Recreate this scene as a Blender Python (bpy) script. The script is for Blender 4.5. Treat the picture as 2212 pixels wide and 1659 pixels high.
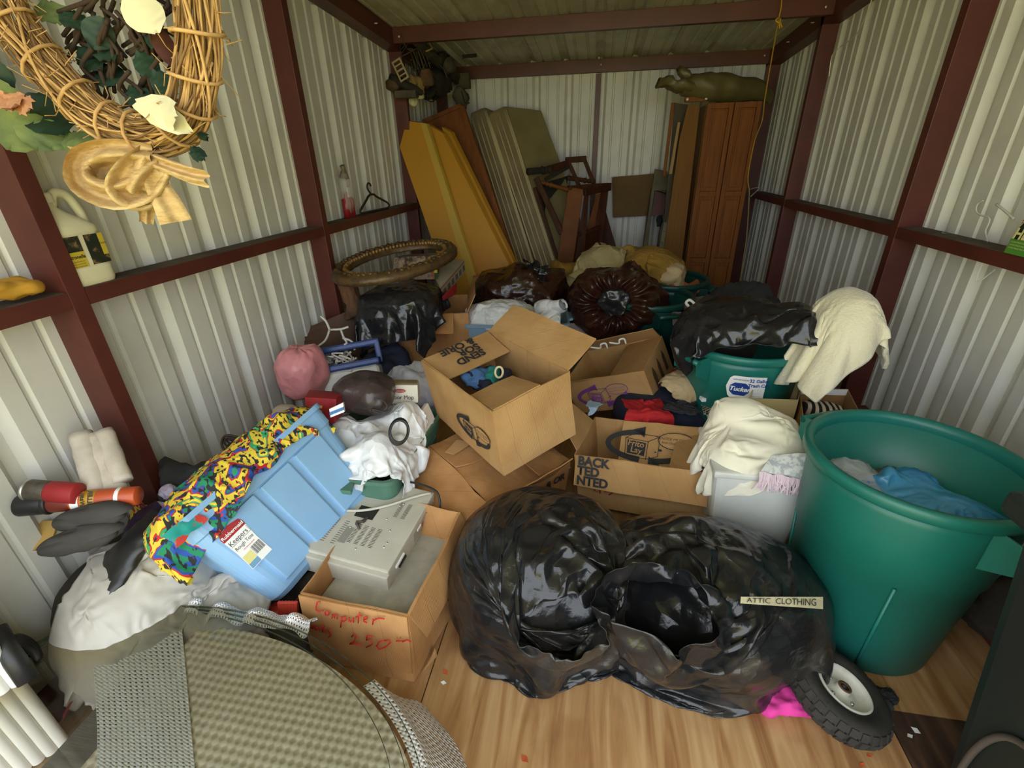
import bpy, bmesh, math, random
from math import sin, cos, pi, sqrt
from mathutils import Vector as V, Matrix, Euler, noise
S = bpy.context.scene
for _o in list(bpy.data.objects): bpy.data.objects.remove(_o, do_unlink=True)
C = S.collection
# ------------------------------------------------------------------ camera
YAW, PITCH, ROLL, FPX, CAMZ = 0.181, 0.4511, -0.0242, 1010.42, 1.485
_f = V((-sin(YAW)*cos(PITCH), cos(YAW)*cos(PITCH), -sin(PITCH)))
_r = V((cos(YAW), sin(YAW), 0)); _u = _r.cross(_f)
RR = cos(ROLL)*_r + sin(ROLL)*_u; UU = -sin(ROLL)*_r + cos(ROLL)*_u; FF = _f
CAM = V((0, 0, CAMZ))
cd = bpy.data.cameras.new('camera'); cd.sensor_width = 36; cd.lens = FPX*36/2212; cd.clip_start = .01; cd.clip_end = 200
co = bpy.data.objects.new('camera', cd); C.objects.link(co); S.camera = co
_m = Matrix((( RR.x, UU.x, -FF.x), (RR.y, UU.y, -FF.y), (RR.z, UU.z, -FF.z))).to_4x4(); _m.translation = CAM
co.matrix_world = _m
# ------------------------------------------------------------------ world, sun, exposure
w = bpy.data.worlds.new('sky'); S.world = w; w.use_nodes = True
nt = w.node_tree; nt.nodes.clear()
wo = nt.nodes.new('ShaderNodeOutputWorld'); bg = nt.nodes.new('ShaderNodeBackground')
bg.inputs[0].default_value = (.86, .93, 1.0, 1); bg.inputs[1].default_value = 1.6
nt.links.new(bg.outputs[0], wo.inputs[0])
sd = bpy.data.lights.new('sun', 'SUN'); sd.energy = 12.0; sd.angle = .02; sd.color = (1, .95, .85)
so = bpy.data.objects.new('sun', sd); C.objects.link(so); so.location = (0, 8, 9); so.rotation_euler = Euler((math.radians(-48), 0, math.radians(18)))
S.view_settings.view_transform = 'Standard'; S.view_settings.look = 'None'; S.view_settings.gamma = 1
S.view_settings.use_curve_mapping = False; S.view_settings.exposure = 1.38
try: S.cycles.transparent_max_bounces = 24; S.cycles.max_bounces = 16; S.cycles.diffuse_bounces = 10
except Exception: pass
# ------------------------------------------------------------------ helpers
def at(px, py, x=None, y=None, z=None):
    d = FF + RR*((px-1106)/FPX) + UU*((829.5-py)/FPX)
    if z is not None: t = (z-CAMZ)/d.z
    elif y is not None: t = y/d.y
    else: t = x/d.x
    return CAM + d*t
def sc(name, v, lo, hi):
    return min(max(v, lo), hi)
def srgb(h):
    h = h.lstrip('#'); o = []
    for i in (0, 2, 4):
        c = int(h[i:i+2], 16)/255
        o.append(c/12.92 if c <= .04045 else ((c+.055)/1.055)**2.4)
    return tuple(o)
def N(nt, t, **k):
    n = nt.nodes.new('ShaderNode'+t)
    for a, b in k.items(): setattr(n, a, b)
    return n
MATS = {}
def mat(name, col, rough=.6, metal=0., col2=None, ns=4., lo=.35, hi=.65, bump=0., bs=40., bd=3., stretch=(1, 1, 1), crease=0., cs=12., spec=.5, alpha=1., sheen=0., trans=0., emit=None, rough2=None, sub=0.):
    """noise-mixed colour + noise bump + optional voronoi creases"""
    if name in MATS: return MATS[name]
    m = bpy.data.materials.new(name); m.use_nodes = True; nt = m.node_tree; L = nt.links
    b = nt.nodes['Principled BSDF']
    if isinstance(col, str): col = srgb(col)
    if isinstance(col2, str): col2 = srgb(col2)
    b.inputs['Base Color'].default_value = (*col, 1); b.inputs['Roughness'].default_value = rough; b.inputs['Metallic'].default_value = metal
    b.inputs['Specular IOR Level'].default_value = spec
    if sheen: b.inputs['Sheen Weight'].default_value = sheen
    if trans: b.inputs['Transmission Weight'].default_value = trans
    if alpha < 1: b.inputs['Alpha'].default_value = alpha
    tc = N(nt, 'TexCoord'); mp = N(nt, 'Mapping'); mp.inputs['Scale'].default_value = stretch
    L.new(tc.outputs['Object'], mp.inputs[0])
    if col2 is not None:
        n = N(nt, 'TexNoise'); n.inputs['Scale'].default_value = ns; n.inputs['Detail'].default_value = 5; n.inputs['Roughness'].default_value = .6
        L.new(mp.outputs[0], n.inputs['Vector'])
        r = N(nt, 'MapRange'); r.inputs[1].default_value = lo; r.inputs[2].default_value = hi; L.new(n.outputs[0], r.inputs[0])
        x = N(nt, 'Mix', data_type='RGBA'); x.inputs[6].default_value = (*col, 1); x.inputs[7].default_value = (*col2, 1)
        L.new(r.outputs[0], x.inputs[0]); L.new(x.outputs[2], b.inputs['Base Color'])
        if rough2 is not None:
            q = N(nt, 'MapRange'); q.inputs[3].default_value = rough; q.inputs[4].default_value = rough2; L.new(r.outputs[0], q.inputs[0]); L.new(q.outputs[0], b.inputs['Roughness'])
    last = None
    if bump:
        n = N(nt, 'TexNoise'); n.inputs['Scale'].default_value = bs; n.inputs['Detail'].default_value = bd
        L.new(mp.outputs[0], n.inputs['Vector'])
        bp = N(nt, 'Bump'); bp.inputs['Strength'].default_value = bump; bp.inputs['Distance'].default_value = .01
        L.new(n.outputs[0], bp.inputs['Height']); last = bp
    if crease:
        wn = N(nt, 'TexNoise'); wn.inputs['Scale'].default_value = cs*.4; wn.inputs['Detail'].default_value = 2
        L.new(mp.outputs[0], wn.inputs['Vector'])
        ad = N(nt, 'Mix', data_type='RGBA', blend_type='ADD'); ad.inputs[0].default_value = .16
        L.new(mp.outputs[0], ad.inputs[6]); L.new(wn.outputs['Color'], ad.inputs[7])
        v = N(nt, 'TexVoronoi', feature='F1'); v.inputs['Scale'].default_value = cs
        L.new(ad.outputs[2], v.inputs['Vector'])
        bp = N(nt, 'Bump'); bp.inputs['Strength'].default_value = crease; bp.inputs['Distance'].default_value = .03
        L.new(v.outputs['Distance'], bp.inputs['Height'])
        if last: L.new(last.outputs[0], bp.inputs['Normal'])
        last = bp
    if last: L.new(last.outputs[0], b.inputs['Normal'])
    MATS[name] = m
    return m
def mx_of(o):
    m = Matrix.LocRotScale(o.location, o.rotation_euler, None)
    return mx_of(o.parent) @ m if o.parent else m
def link(name, me, m, parent=None, smooth=False):
    if m is not None:
        if isinstance(m, (list, tuple)):
            for q in m: me.materials.append(q)
        else: me.materials.append(m)
    if smooth:
        for p in me.polygons: p.use_smooth = True
    o = bpy.data.objects.new(name, me); C.objects.link(o)
    if parent is not None: o.parent = parent
    return o
def mk(name, vs, fs, m, parent=None, smooth=False, world=True, mi=None):
    """verts in world space (world=True) are moved into the parent's frame"""
    if parent is not None and world:
        inv = mx_of(parent).inverted(); vs = [inv @ V(v) for v in vs]
    me = bpy.data.meshes.new(name); me.from_pydata([tuple(v) for v in vs], [], fs); me.validate()
    o = link(name, me, m, parent, smooth)
    if mi is not None:
        for p, i in zip(me.polygons, mi): p.material_index = i
    return o
def frombm(name, bm, m, parent=None, smooth=False):
    me = bpy.data.meshes.new(name); bm.to_mesh(me); bm.free()
    return link(name, me, m, parent, smooth)
def tag(o, label, cat, group=None, kind=None):
    o['label'] = label; o['category'] = cat
    if group: o['group'] = group
    if kind: o['kind'] = kind
    return o
def thing(name, label, cat, loc=(0, 0, 0), rot=(0, 0, 0), group=None):
    o = bpy.data.objects.new(name, None); C.objects.link(o); o.empty_display_size = .05
    o.location = loc; o.rotation_euler = Euler(rot)
    return tag(o, label, cat, group)
def rebase(o):
    """put the origin of a top-level mesh at its own base"""
    me = o.data; xs = [v.co for v in me.vertices]
    c = V((sum(v.x for v in xs)/len(xs), sum(v.y for v in xs)/len(xs), min(v.z for v in xs)))
    me.transform(Matrix.Translation(-c)); o.location = c
    return o
def box_vf(c, d, R=None):
    c = V(c); vs = []
    for i in (-1, 1):
        for j in (-1, 1):
            for k in (-1, 1):
                p = V((i*d[0]/2, j*d[1]/2, k*d[2]/2)); vs.append(c + (R @ p if R else p))
    return vs, [(0, 1, 3, 2), (4, 6, 7, 5), (0, 4, 5, 1), (2, 3, 7, 6), (0, 2, 6, 4), (1, 5, 7, 3)]
def bevel(o, wd, seg=2):
    bm = bmesh.new(); bm.from_mesh(o.data); bmesh.ops.recalc_face_normals(bm, faces=bm.faces)
    es = [e for e in bm.edges if len(e.link_faces) == 2 and e.calc_face_angle(0) > .35]
    bmesh.ops.bevel(bm, geom=es, offset=wd, segments=seg, profile=.6, affect='EDGES', clamp_overlap=True)
    bm.to_mesh(o.data); bm.free()
    return o
def box(name, c, d, m, parent=None, R=None, bv=0., seg=2, world=True):
    vs, fs = box_vf(c, d, R); o = mk(name, vs, fs, m, parent, world=world)
    if bv: bevel(o, bv, seg)
    return o
def hexa(name, p, m, parent=None, bv=0., world=True):
    """p: 4 bottom then 4 top corners, same winding"""
    fs = [(3, 2, 1, 0), (4, 5, 6, 7), (0, 1, 5, 4), (1, 2, 6, 5), (2, 3, 7, 6), (3, 0, 4, 7)]
    o = mk(name, p, fs, m, parent, world=world)
    bm = bmesh.new(); bm.from_mesh(o.data); bmesh.ops.recalc_face_normals(bm, faces=bm.faces); bm.to_mesh(o.data); bm.free()
    if bv: bevel(o, bv)
    return o
def prism(name, poly, vec, m, parent=None, bv=0., world=True):
    n = len(poly); vec = V(vec); vs = [V(p) for p in poly] + [V(p)+vec for p in poly]
    fs = [tuple(range(n)), tuple(range(2*n-1, n-1, -1))] + [(i, i+n, (i+1) % n+n, (i+1) % n) for i in range(n)]
    o = mk(name, vs, fs, m, parent, world=world)
    bm = bmesh.new(); bm.from_mesh(o.data); bmesh.ops.recalc_face_normals(bm, faces=bm.faces); bm.to_mesh(o.data); bm.free()
    if bv: bevel(o, bv)
    return o
def catmull(pts, n=6, closed=False):
    pts = [V(p) for p in pts]; out = []; N_ = len(pts)
    for i in range(N_ if closed else N_-1):
        g = (lambda k: pts[k % N_]) if closed else (lambda k: pts[min(max(k, 0), N_-1)])
        a, b, c, d = g(i-1), g(i), g(i+1), g(i+2)
        for k in range(n):
            t = k/n; out.append(.5*((2*b)+(c-a)*t+(2*a-5*b+4*c-d)*t*t+(-a+3*b-3*c+d)*t**3))
    if not closed: out.append(pts[-1])
    return out
def tube_vf(pts, r, n=8, closed=False, flat=1.):
    pts = [V(p) for p in pts]; vs = []; fs = []; N_ = len(pts)
    up = V((0, 0, 1)); prev = None
    for i, p in enumerate(pts):
        a = pts[(i-1) % N_] if (closed or i) else p; b = pts[(i+1) % N_] if (closed or i < N_-1) else p
        t = (b-a); t = t.normalized() if t.length > 1e-9 else V((0, 0, 1))
        if prev is None:
            s = t.cross(up); s = s.normalized() if s.length > 1e-3 else t.cross(V((1, 0, 0))).normalized()
        else:
            s = prev - t*prev.dot(t); s = s.normalized() if s.length > 1e-6 else t.orthogonal().normalized()
        prev = s; q = t.cross(s)
        rr = r[i] if isinstance(r, (list, tuple)) else r
        for k in range(n):
            an = 2*pi*k/n; vs.append(p + s*(cos(an)*rr) + q*(sin(an)*rr*flat))
    for i in range(N_ if closed else N_-1):
        for k in range(n):
            a = i*n+k; b = i*n+(k+1) % n; c = ((i+1) % N_)*n+(k+1) % n; d = ((i+1) % N_)*n+k
            fs.append((a, b, c, d))
    if not closed: fs.append(tuple(range(n-1, -1, -1))); fs.append(tuple(range((N_-1)*n, N_*n)))
    return vs, fs
def tube(name, pts, r, m, parent=None, n=8, closed=False, flat=1., world=True, smooth=True):
    vs, fs = tube_vf(pts, r, n, closed, flat); return mk(name, vs, fs, m, parent, smooth, world)
def merge(parts):
    vs = []; fs = []
    for a, b in parts:
        k = len(vs); vs += list(a); fs += [tuple(i+k for i in f) for f in b]
    return vs, fs
def tubes(name, lists, r, m, parent=None, n=6, world=True):
    vs, fs = merge([tube_vf(p, r, n) for p in lists]); return mk(name, vs, fs, m, parent, True, world)
def lathe_vf(prof, n=48, c=(0, 0, 0), ax=None):
    vs = []; fs = []; c = V(c)
    Q = V((0, 0, 1)).rotation_difference(V(ax)).to_matrix() if ax is not None else None
    for (r, z) in prof:
        for k in range(n):
            a = 2*pi*k/n; p = V((r*cos(a), r*sin(a), z)); vs.append(c + (Q @ p if Q else p))
    for i in range(len(prof)-1):
        for k in range(n): fs.append((i*n+k, i*n+(k+1) % n, (i+1)*n+(k+1) % n, (i+1)*n+k))
    return vs, fs
def lathe(name, prof, m, parent=None, n=48, c=(0, 0, 0), ax=None, world=True, smooth=True):
    vs, fs = lathe_vf(prof, n, c, ax); return mk(name, vs, fs, m, parent, smooth, world)
def surf_vf(fn, nu, nv, cu=False, cv=False):
    vs = []; fs = []
    for j in range(nv):
        for i in range(nu): vs.append(fn(i/(nu if cu else nu-1), j/(nv if cv else nv-1)))
    for j in range(nv if cv else nv-1):
        for i in range(nu if cu else nu-1):
            fs.append((j*nu+i, j*nu+(i+1) % nu, ((j+1) % nv)*nu+(i+1) % nu, ((j+1) % nv)*nu+i))
    return vs, fs
def surf(name, fn, nu, nv, m, parent=None, cu=False, cv=False, world=True, smooth=True, uv=False):
    vs, fs = surf_vf(fn, nu, nv, cu, cv); o = mk(name, vs, fs, m, parent, smooth, world)
    if uv:
        l = o.data.uv_layers.new(name='uv')
        for lp in o.data.loops:
            vi = lp.vertex_index; l.data[lp.index].uv = ((vi % nu)/(nu-1), (vi//nu)/(nv-1))
    return o
def nz(p, s=1., o=0.): return noise.noise(V(p)*s + V((o*7.3, o*3.1, -o*5.7)))
def nzv(p, s=1., o=0.): return noise.noise_vector(V(p)*s + V((o*7.3, o*3.1, -o*5.7)))
def ridge(p, s=1., o=0.): return 1-2*abs(nz(p, s, o))
_FD = {}
def folds(p, s, o, k=3):
    """long warped creases in three directions plus fine crumple, about -1..1"""
    if o not in _FD:
        r = random.Random(o*13.7); _FD[o] = [V((r.uniform(-1, 1), r.uniform(-1, 1), r.uniform(-.7, .7))).normalized() for _ in range(3)]
    p = V(p); q = p + nzv(p, s*.45, o+11)*(.8/s); a = 0
    for i, d in enumerate(_FD[o]):
        m_ = max(0., .42+1.5*nz(p, s*.4, o+20+i))
        a += m_*(1-2*abs(sin(q.dot(d)*s*2.0+i)))
    a *= .75; g = .45; f = 1.7
    for i in range(k-1):
        a += (1-abs(nz(q, s*f, o+i))*2.6)*g*.6; g *= .6; f *= 2.1
    return a
def quad_panel(name, a, b, c, d, m, parent=None, th=.004, n=7, amp=.004, fr=6., seed=0., bend=0., world=True):
    """a sheet with thickness between four corners, slightly warped; creased board, flap, cloth edge"""
    a, b, c, d = V(a), V(b), V(c), V(d); nr = (b-a).cross(d-a).normalized()
    vs = []; fs = []
    for side in (1, -1):
        for j in range(n):
            for i in range(n):
                u, v = i/(n-1), j/(n-1)
                p = (a*(1-u)+b*u)*(1-v)+(d*(1-u)+c*u)*v
                p = p + nzv(p, fr, seed)*amp + nr*(bend*4*v*(1-v))
                vs.append(p + nr*(th/2*side))
    q = n*n
    for j in range(n-1):
        for i in range(n-1):
            k = j*n+i; fs.append((k, k+1, k+n+1, k+n)); fs.append((q+k+n, q+k+n+1, q+k+1, q+k))
    rim = [i for i in range(n)] + [j*n+n-1 for j in range(1, n)] + [(n-1)*n+i for i in range(n-2, -1, -1)] + [j*n for j in range(n-2, 0, -1)]
    for i in range(len(rim)):
        e, f = rim[i], rim[(i+1) % len(rim)]; fs.append((f, e, q+e, q+f))
    return mk(name, vs, fs, m, parent, False, world)
def lump(name, c, r, m, parent=None, seed=0., amp=.12, s=5., nu=72, nv=44, pw=.8, flat=.0, k=3, R=None, big=.1, world=True):
    """closed lumpy body: pillow, heap of cloth, filled bag"""
    c = V(c); rm = (r[0]+r[1]+r[2])/3
    def fn(u, v):
        th = 2*pi*u; ph = pi*(v-.5)
        f = lambda x: math.copysign(abs(x)**pw, x)
        p = V((f(cos(ph))*f(cos(th))*r[0], f(cos(ph))*f(sin(th))*r[1], f(sin(ph))*r[2]))
        n_ = V((p.x/r[0]**2, p.y/r[1]**2, p.z/r[2]**2)).normalized() if p.length > 1e-6 else V((0, 0, 1))
        p = p + n_*(rm*(big*nz(p, 1.6/rm, seed+3) + amp*folds(p, s, seed, k)))
        if flat and p.z < -r[2]*flat: p.z = -r[2]*flat + (p.z+r[2]*flat)*.15
        return c + (R @ p if R else p)
    return surf(name, fn, nu, nv, m, parent, cu=True, world=world)
def frame_of(o, xdir, up):
    """4x4 with origin o, x along xdir, z normal = xdir x up"""
    x = V(xdir).normalized(); z = x.cross(V(up)).normalized(); y = z.cross(x)
    mm = Matrix(((x.x, y.x, z.x), (x.y, y.y, z.y), (x.z, y.z, z.z))).to_4x4(); mm.translation = V(o)
    return mm
def text(name, s, size, m, parent, F, align='CENTER', ex=0., shear=0., sx=1., bold=0., world=True):
    cu = bpy.data.curves.new('t', 'FONT'); cu.body = s; cu.size = size; cu.align_x = align; cu.align_y = 'CENTER'; cu.shear = shear; cu.offset = bold; cu.resolution_u = 3
    t = bpy.data.objects.new('t', cu); C.objects.link(t); bpy.context.view_layer.update()
    me = bpy.data.meshes.new_from_object(t.evaluated_get(bpy.context.evaluated_depsgraph_get()))
    bpy.data.objects.remove(t); bpy.data.curves.remove(cu)
    me.materials.clear()
    me.transform(Matrix.Diagonal((sx, 1, 1, 1)))
    me.transform(F)
    if parent is not None and world: me.transform(mx_of(parent).inverted())
    me.name = name
    return link(name, me, m, parent)
def strokes(name, lines, r, m, parent, F, world=True):
    """pen strokes: 2-D polylines on the plane F"""
    return tubes(name, [[F @ V((x, y, 0)) for x, y in ln] for ln in lines], r, m, parent, 5, world)
def flat(name, poly, m, parent, F, world=True):
    return mk(name, [F @ V((x, y, 0)) for x, y in poly], [tuple(range(len(poly)))], m, parent, False, world)
def ring2(name, rx, ry, wd, a0, a1, m, parent, F, n=40, world=True):
    vs = []; fs = []
    for i in range(n+1):
        a = a0+(a1-a0)*i/n
        vs += [F @ V((rx*cos(a), ry*sin(a), 0)), F @ V(((rx-wd)*cos(a), (ry-wd)*sin(a), 0))]
    for i in range(n): fs.append((2*i, 2*i+1, 2*i+3, 2*i+2))
    return mk(name, vs, fs, m, parent, False, world)
def ell(rx, ry, n=40, cx=0, cy=0): return [(cx+rx*cos(2*pi*i/n), cy+ry*sin(2*pi*i/n)) for i in range(n)]
def copy_tree(o, loc=None, rot=None, parent=None):
    c = o.copy(); C.objects.link(c); c.parent = parent
    if loc is not None: c.location = loc
    if rot is not None: c.rotation_euler = Euler(rot)
    for ch in list(o.children): copy_tree(ch, parent=c)
    return c
# ------------------------------------------------------------------ cloth and film: settled once over their supports
SIMS = []
def body_vf(c, r, seed=1., sc=1., nu=36, nv=22, lump_=.06, zmin=None, pw=1.):
    c = V(c); f_ = lambda x: math.copysign(abs(x)**pw, x)
    def fn(u, v):
        th = 2*pi*u; ph = pi*(v-.5); d = V((f_(cos(ph))*f_(cos(th)), f_(cos(ph))*f_(sin(th)), f_(sin(ph))))
        p = c+V((d.x*r[0], d.y*r[1], d.z*r[2]))*(sc*(1+lump_*nz(d, 2.2, seed)))
        if zmin is not None: p.z = max(p.z, zmin)
        return p
    return surf_vf(fn, nu, nv, True)
def sheet_vf(c, w_, d_, nx, ny, rz=0., wave=.03, wl=.16, seed=1., squash=.85):
    c = V(c); vs = []; Rz = Matrix.Rotation(rz, 3, 'Z')
    for j in range(ny):
        for i in range(nx):
            x = (i/(nx-1)-.5)*w_*squash; y = (j/(ny-1)-.5)*d_*squash; p = V((x, y, 0))
            n_ = nzv(p, 1/wl, seed)
            vs.append(c+Rz @ (p+V((n_.x*wave*.8, n_.y*wave*.8, n_.z*wave*2.2))))
    fs = [(j*nx+i, j*nx+i+1, (j+1)*nx+i+1, (j+1)*nx+i) for j in range(ny-1) for i in range(nx-1)]
    return vs, fs
def bag_vf(c, r, nu, nv, ex, collar, seed, lean=(0, 0), twist=0., taper=.15):
    c = V(c); vs = []
    for j in range(nv):
        v = j/(nv-1)
        for i in range(nu):
            a = 2*pi*i/nu
            if v < .58:
                ph = -pi/2+(v/.58)*(pi*.68); rad = cos(ph); p = V((cos(a)*rad*r[0]*ex, sin(a)*rad*r[1]*ex, sin(ph)*r[2]*ex))
            else:
                k = (v-.58)/.42; ph = -pi/2+pi*.68; a2 = a+twist*k; rad = cos(ph)*(1-taper*k)*(1+.06*sin(a*9)*k); p = V((cos(a2)*rad*r[0]*ex+lean[0]*k*collar, sin(a2)*rad*r[1]*ex+lean[1]*k*collar, sin(ph)*r[2]*ex+collar*k))
            p = c+p+nzv(p, 6, seed)*.022+nzv(p, 14, seed)*.008; p.z = max(p.z, .006); vs.append(p)
    fs = [(j*nu+i, j*nu+(i+1) % nu, (j+1)*nu+(i+1) % nu, (j+1)*nu+i) for j in range(nv-1) for i in range(nu)]
    return vs, fs
def settle(name, vf, cols, m, parent=None, label=None, cat=None, group=None, stiff=12., bend=.05, mass=.08, press=0., floor=True, thick=.0015, selfc=False, sub=True, post=None):
    """a film or cloth object that is let down on its supports by run_sims()"""
    vs, fs = vf; o = mk(name, [post @ v for v in vs] if post else vs, fs, m, parent, True)
    if label: tag(o, label, cat, group)
    SIMS.append(dict(o=o, vs=vs, fs=fs, cols=cols, stiff=stiff, bend=bend, mass=mass, press=press, floor=floor, thick=thick, selfc=selfc, sub=sub, post=post)); return o
def run_sims(frames=40):
    tmp = []
    def ob(name, vs, fs, col):
        me = bpy.data.meshes.new(name); me.from_pydata([tuple(v) for v in vs], [], fs); o = bpy.data.objects.new(name, me); col.objects.link(o); tmp.append(o); return o
    cols_made = []
    for k, s in enumerate(SIMS):
        col = bpy.data.collections.new('settle_%d' % k); C.children.link(col); cols_made.append(col)
        lst = list(s['cols'])
        if s['floor']: lst.append(([(-3, -2, 0), (3, -2, 0), (3, 6, 0), (-3, 6, 0)], [(0, 1, 2, 3)]))
        for vf in lst:
            o = ob('support', *vf, col); o.modifiers.new('c', 'COLLISION'); o.collision.thickness_outer = .004; o.collision.cloth_friction = 20
        f = ob('film', s['vs'], s['fs'], C); s['f'] = f
        md_ = f.modifiers.new('cl', 'CLOTH'); q = md_.settings
        q.quality = 4; q.mass = s['mass']; q.tension_stiffness = q.compression_stiffness = s['stiff']; q.shear_stiffness = s['stiff']*.4; q.bending_stiffness = s['bend']
        q.tension_damping = q.compression_damping = q.shear_damping = 5; q.bending_damping = .4; q.air_damping = 1.
        if s['press']: q.use_pressure = True; q.uniform_pressure_force = s['press']
        cs = md_.collision_settings; cs.use_collision = True; cs.distance_min = .004; cs.collision_quality = 2; cs.collection = col; cs.use_self_collision = s['selfc']; cs.self_distance_min = .003
        md_.point_cache.frame_start = 1; md_.point_cache.frame_end = frames
    for k in range(1, frames+1): S.frame_set(k)
    dg = bpy.context.evaluated_depsgraph_get()
    for s in SIMS:
        e = s['f'].evaluated_get(dg); me = e.to_mesh(); inv = mx_of(s['o']).inverted()
        for v, q in zip(s['o'].data.vertices, me.vertices): v.co = inv @ (s['post'] @ q.co if s['post'] else q.co)
        e.to_mesh_clear()
    for o in tmp: bpy.data.objects.remove(o, do_unlink=True)
    for c_ in cols_made: bpy.data.collections.remove(c_)
    S.frame_set(1)
    for s in SIMS:
        o = s['o']; o.data.update()
        if o.parent is None: rebase(o)
        if s['sub']: md_ = o.modifiers.new('smooth', 'SUBSURF'); md_.levels = 1; md_.render_levels = 1
        md_ = o.modifiers.new('film', 'SOLIDIFY'); md_.thickness = s['thick']; md_.offset = 0
# ------------------------------------------------------------------ materials
M = {}
def card_mat(name, c1, c2):
    """corrugated board: fine flutes, long pressed creases, scuffed paper"""
    m = bpy.data.materials.new(name); m.use_nodes = True; nt = m.node_tree; L = nt.links; b = nt.nodes['Principled BSDF']; b.inputs['Roughness'].default_value = .82
    b.inputs['Specular IOR Level'].default_value = .3
    tc = N(nt, 'TexCoord'); n = N(nt, 'TexNoise'); n.inputs['Scale'].default_value = 6; n.inputs['Detail'].default_value = 6; L.new(tc.outputs['Object'], n.inputs['Vector'])
    r = N(nt, 'MapRange'); r.inputs[1].default_value = .38; r.inputs[2].default_value = .72; L.new(n.outputs[0], r.inputs[0])
    x = N(nt, 'Mix', data_type='RGBA'); x.inputs[6].default_value = (*srgb(c1), 1); x.inputs[7].default_value = (*srgb(c2), 1); L.new(r.outputs[0], x.inputs[0])
    d = N(nt, 'VectorMath', operation='DOT_PRODUCT'); d.inputs[1].default_value = (1, .83, .10); L.new(tc.outputs['Object'], d.inputs[0])
    nn = N(nt, 'TexNoise'); nn.inputs['Scale'].default_value = 2.3; nn.inputs['Detail'].default_value = 2; L.new(tc.outputs['Object'], nn.inputs['Vector'])
    a = N(nt, 'Math', operation='MULTIPLY_ADD'); L.new(nn.outputs[0], a.inputs[0]); a.inputs[1].default_value = .12; L.new(d.outputs['Value'], a.inputs[2])
    w1 = N(nt, 'Math', operation='MULTIPLY'); w1.inputs[1].default_value = 62; L.new(a.outputs[0], w1.inputs[0]); s1 = N(nt, 'Math', operation='SINE'); L.new(w1.outputs[0], s1.inputs[0])
    cr = N(nt, 'MapRange'); cr.inputs[1].default_value = .99; cr.inputs[2].default_value = 1.; L.new(s1.outputs[0], cr.inputs[0])
    fl_ = N(nt, 'Math', operation='MULTIPLY'); fl_.inputs[1].default_value = 900; L.new(d.outputs['Value'], fl_.inputs[0]); s2 = N(nt, 'Math', operation='SINE'); L.new(fl_.outputs[0], s2.inputs[0])
    y = N(nt, 'Mix', data_type='RGBA'); y.inputs[7].default_value = (*[q*.62 for q in srgb(c2)], 1); mu = N(nt, 'Math', operation='MULTIPLY'); mu.inputs[1].default_value = .22; L.new(cr.outputs[0], mu.inputs[0]); L.new(mu.outputs[0], y.inputs[0]); L.new(x.outputs[2], y.inputs[6]); L.new(y.outputs[2], b.inputs['Base Color'])
    h = N(nt, 'Math', operation='MULTIPLY_ADD'); h.inputs[1].default_value = .05; L.new(s2.outputs[0], h.inputs[0]); L.new(n.outputs[0], h.inputs[2]); h2 = N(nt, 'Math', operation='MULTIPLY_ADD'); h2.inputs[1].default_value = -.5; L.new(cr.outputs[0], h2.inputs[0]); L.new(h.outputs[0], h2.inputs[2])
    bp = N(nt, 'Bump'); bp.inputs['Strength'].default_value = .22; bp.inputs['Distance'].default_value = .012; L.new(h2.outputs[0], bp.inputs['Height']); L.new(bp.outputs[0], b.inputs['Normal'])
    MATS[name] = m; return m
M['siding'] = mat('white_steel_siding', (.64, .625, .565), .42, 0, (.52, .505, .45), 3.0, .45, .75, bump=.03, bs=60)
M['steel'] = mat('maroon_painted_steel', srgb('#5e2d25'), .45, 0, srgb('#482019'), 5, .3, .8, bump=.05, bs=25)
M['dust'] = mat('dusty_steel', srgb('#5a4f40'), .9, 0, srgb('#3e2e26'), 9, .4, .7)
M['roof'] = mat('galvanised_roof', (.60, .59, .51), .45, .2, (.34, .33, .27), 3.5, .45, .8, bump=.05, bs=30)
M['screw'] = mat('screw_zinc', (.75, .72, .62), .4, .4)
M['black_film'] = mat('black_film', (.012, .012, .013), .20, 0, (.06, .05, .04), 3.2, .5, .75, bump=.4, bs=22, bd=6, crease=.36, cs=13, rough2=.40)
M['black_film2'] = mat('black_film_smooth', (.013, .013, .015), .22, 0, (.035, .032, .03), 3, .5, .8, bump=.4, bs=22, bd=5, crease=.38, cs=12)
M['brown_film'] = mat('brown_film', srgb('#3a1f16'), .25, 0, srgb('#24120d'), 6, .4, .7, bump=.3, bs=30, crease=.3, cs=14)
M['card'] = card_mat('cardboard', '#b8905f', '#a37b4b')
M['card2'] = card_mat('cardboard_inside', '#a88255', '#956f45')
M['card_o'] = card_mat('cardboard_orange', '#b98a58', '#9c6c3f')
M['ink'] = mat('black_print', (.02, .02, .022), .7)
M['purple'] = mat('purple_print', srgb('#7a3f86'), .7)
M['redpen'] = mat('red_marker', srgb('#c0251f'), .6)
M['white_print'] = mat('white_print', (.82, .82, .80), .5)
M['green_can'] = mat('green_can_plastic', srgb('#1c6f63'), .40, 0, srgb('#165f57'), 3, .4, .8, bump=.03, bs=200)
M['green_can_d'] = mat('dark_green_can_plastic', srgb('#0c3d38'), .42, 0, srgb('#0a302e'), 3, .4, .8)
M['grey_can'] = mat('taupe_can_plastic', srgb('#5d554e'), .5)
M['blue_tote'] = mat('blue_tote_plastic', srgb('#86aed2'), .42, 0, srgb('#7da5cb'), 4, .4, .8, bump=.04, bs=300)
M['blue_tote2'] = mat('pale_blue_tote_plastic', srgb('#7f9db4'), .45)
M['green_tote'] = mat('sage_green_tote_plastic', srgb('#4f7462'), .42, 0, srgb('#456a59'), 4, .4, .8)
M['grey_tote'] = mat('grey_tote_plastic', srgb('#766d68'), .5)
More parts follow.
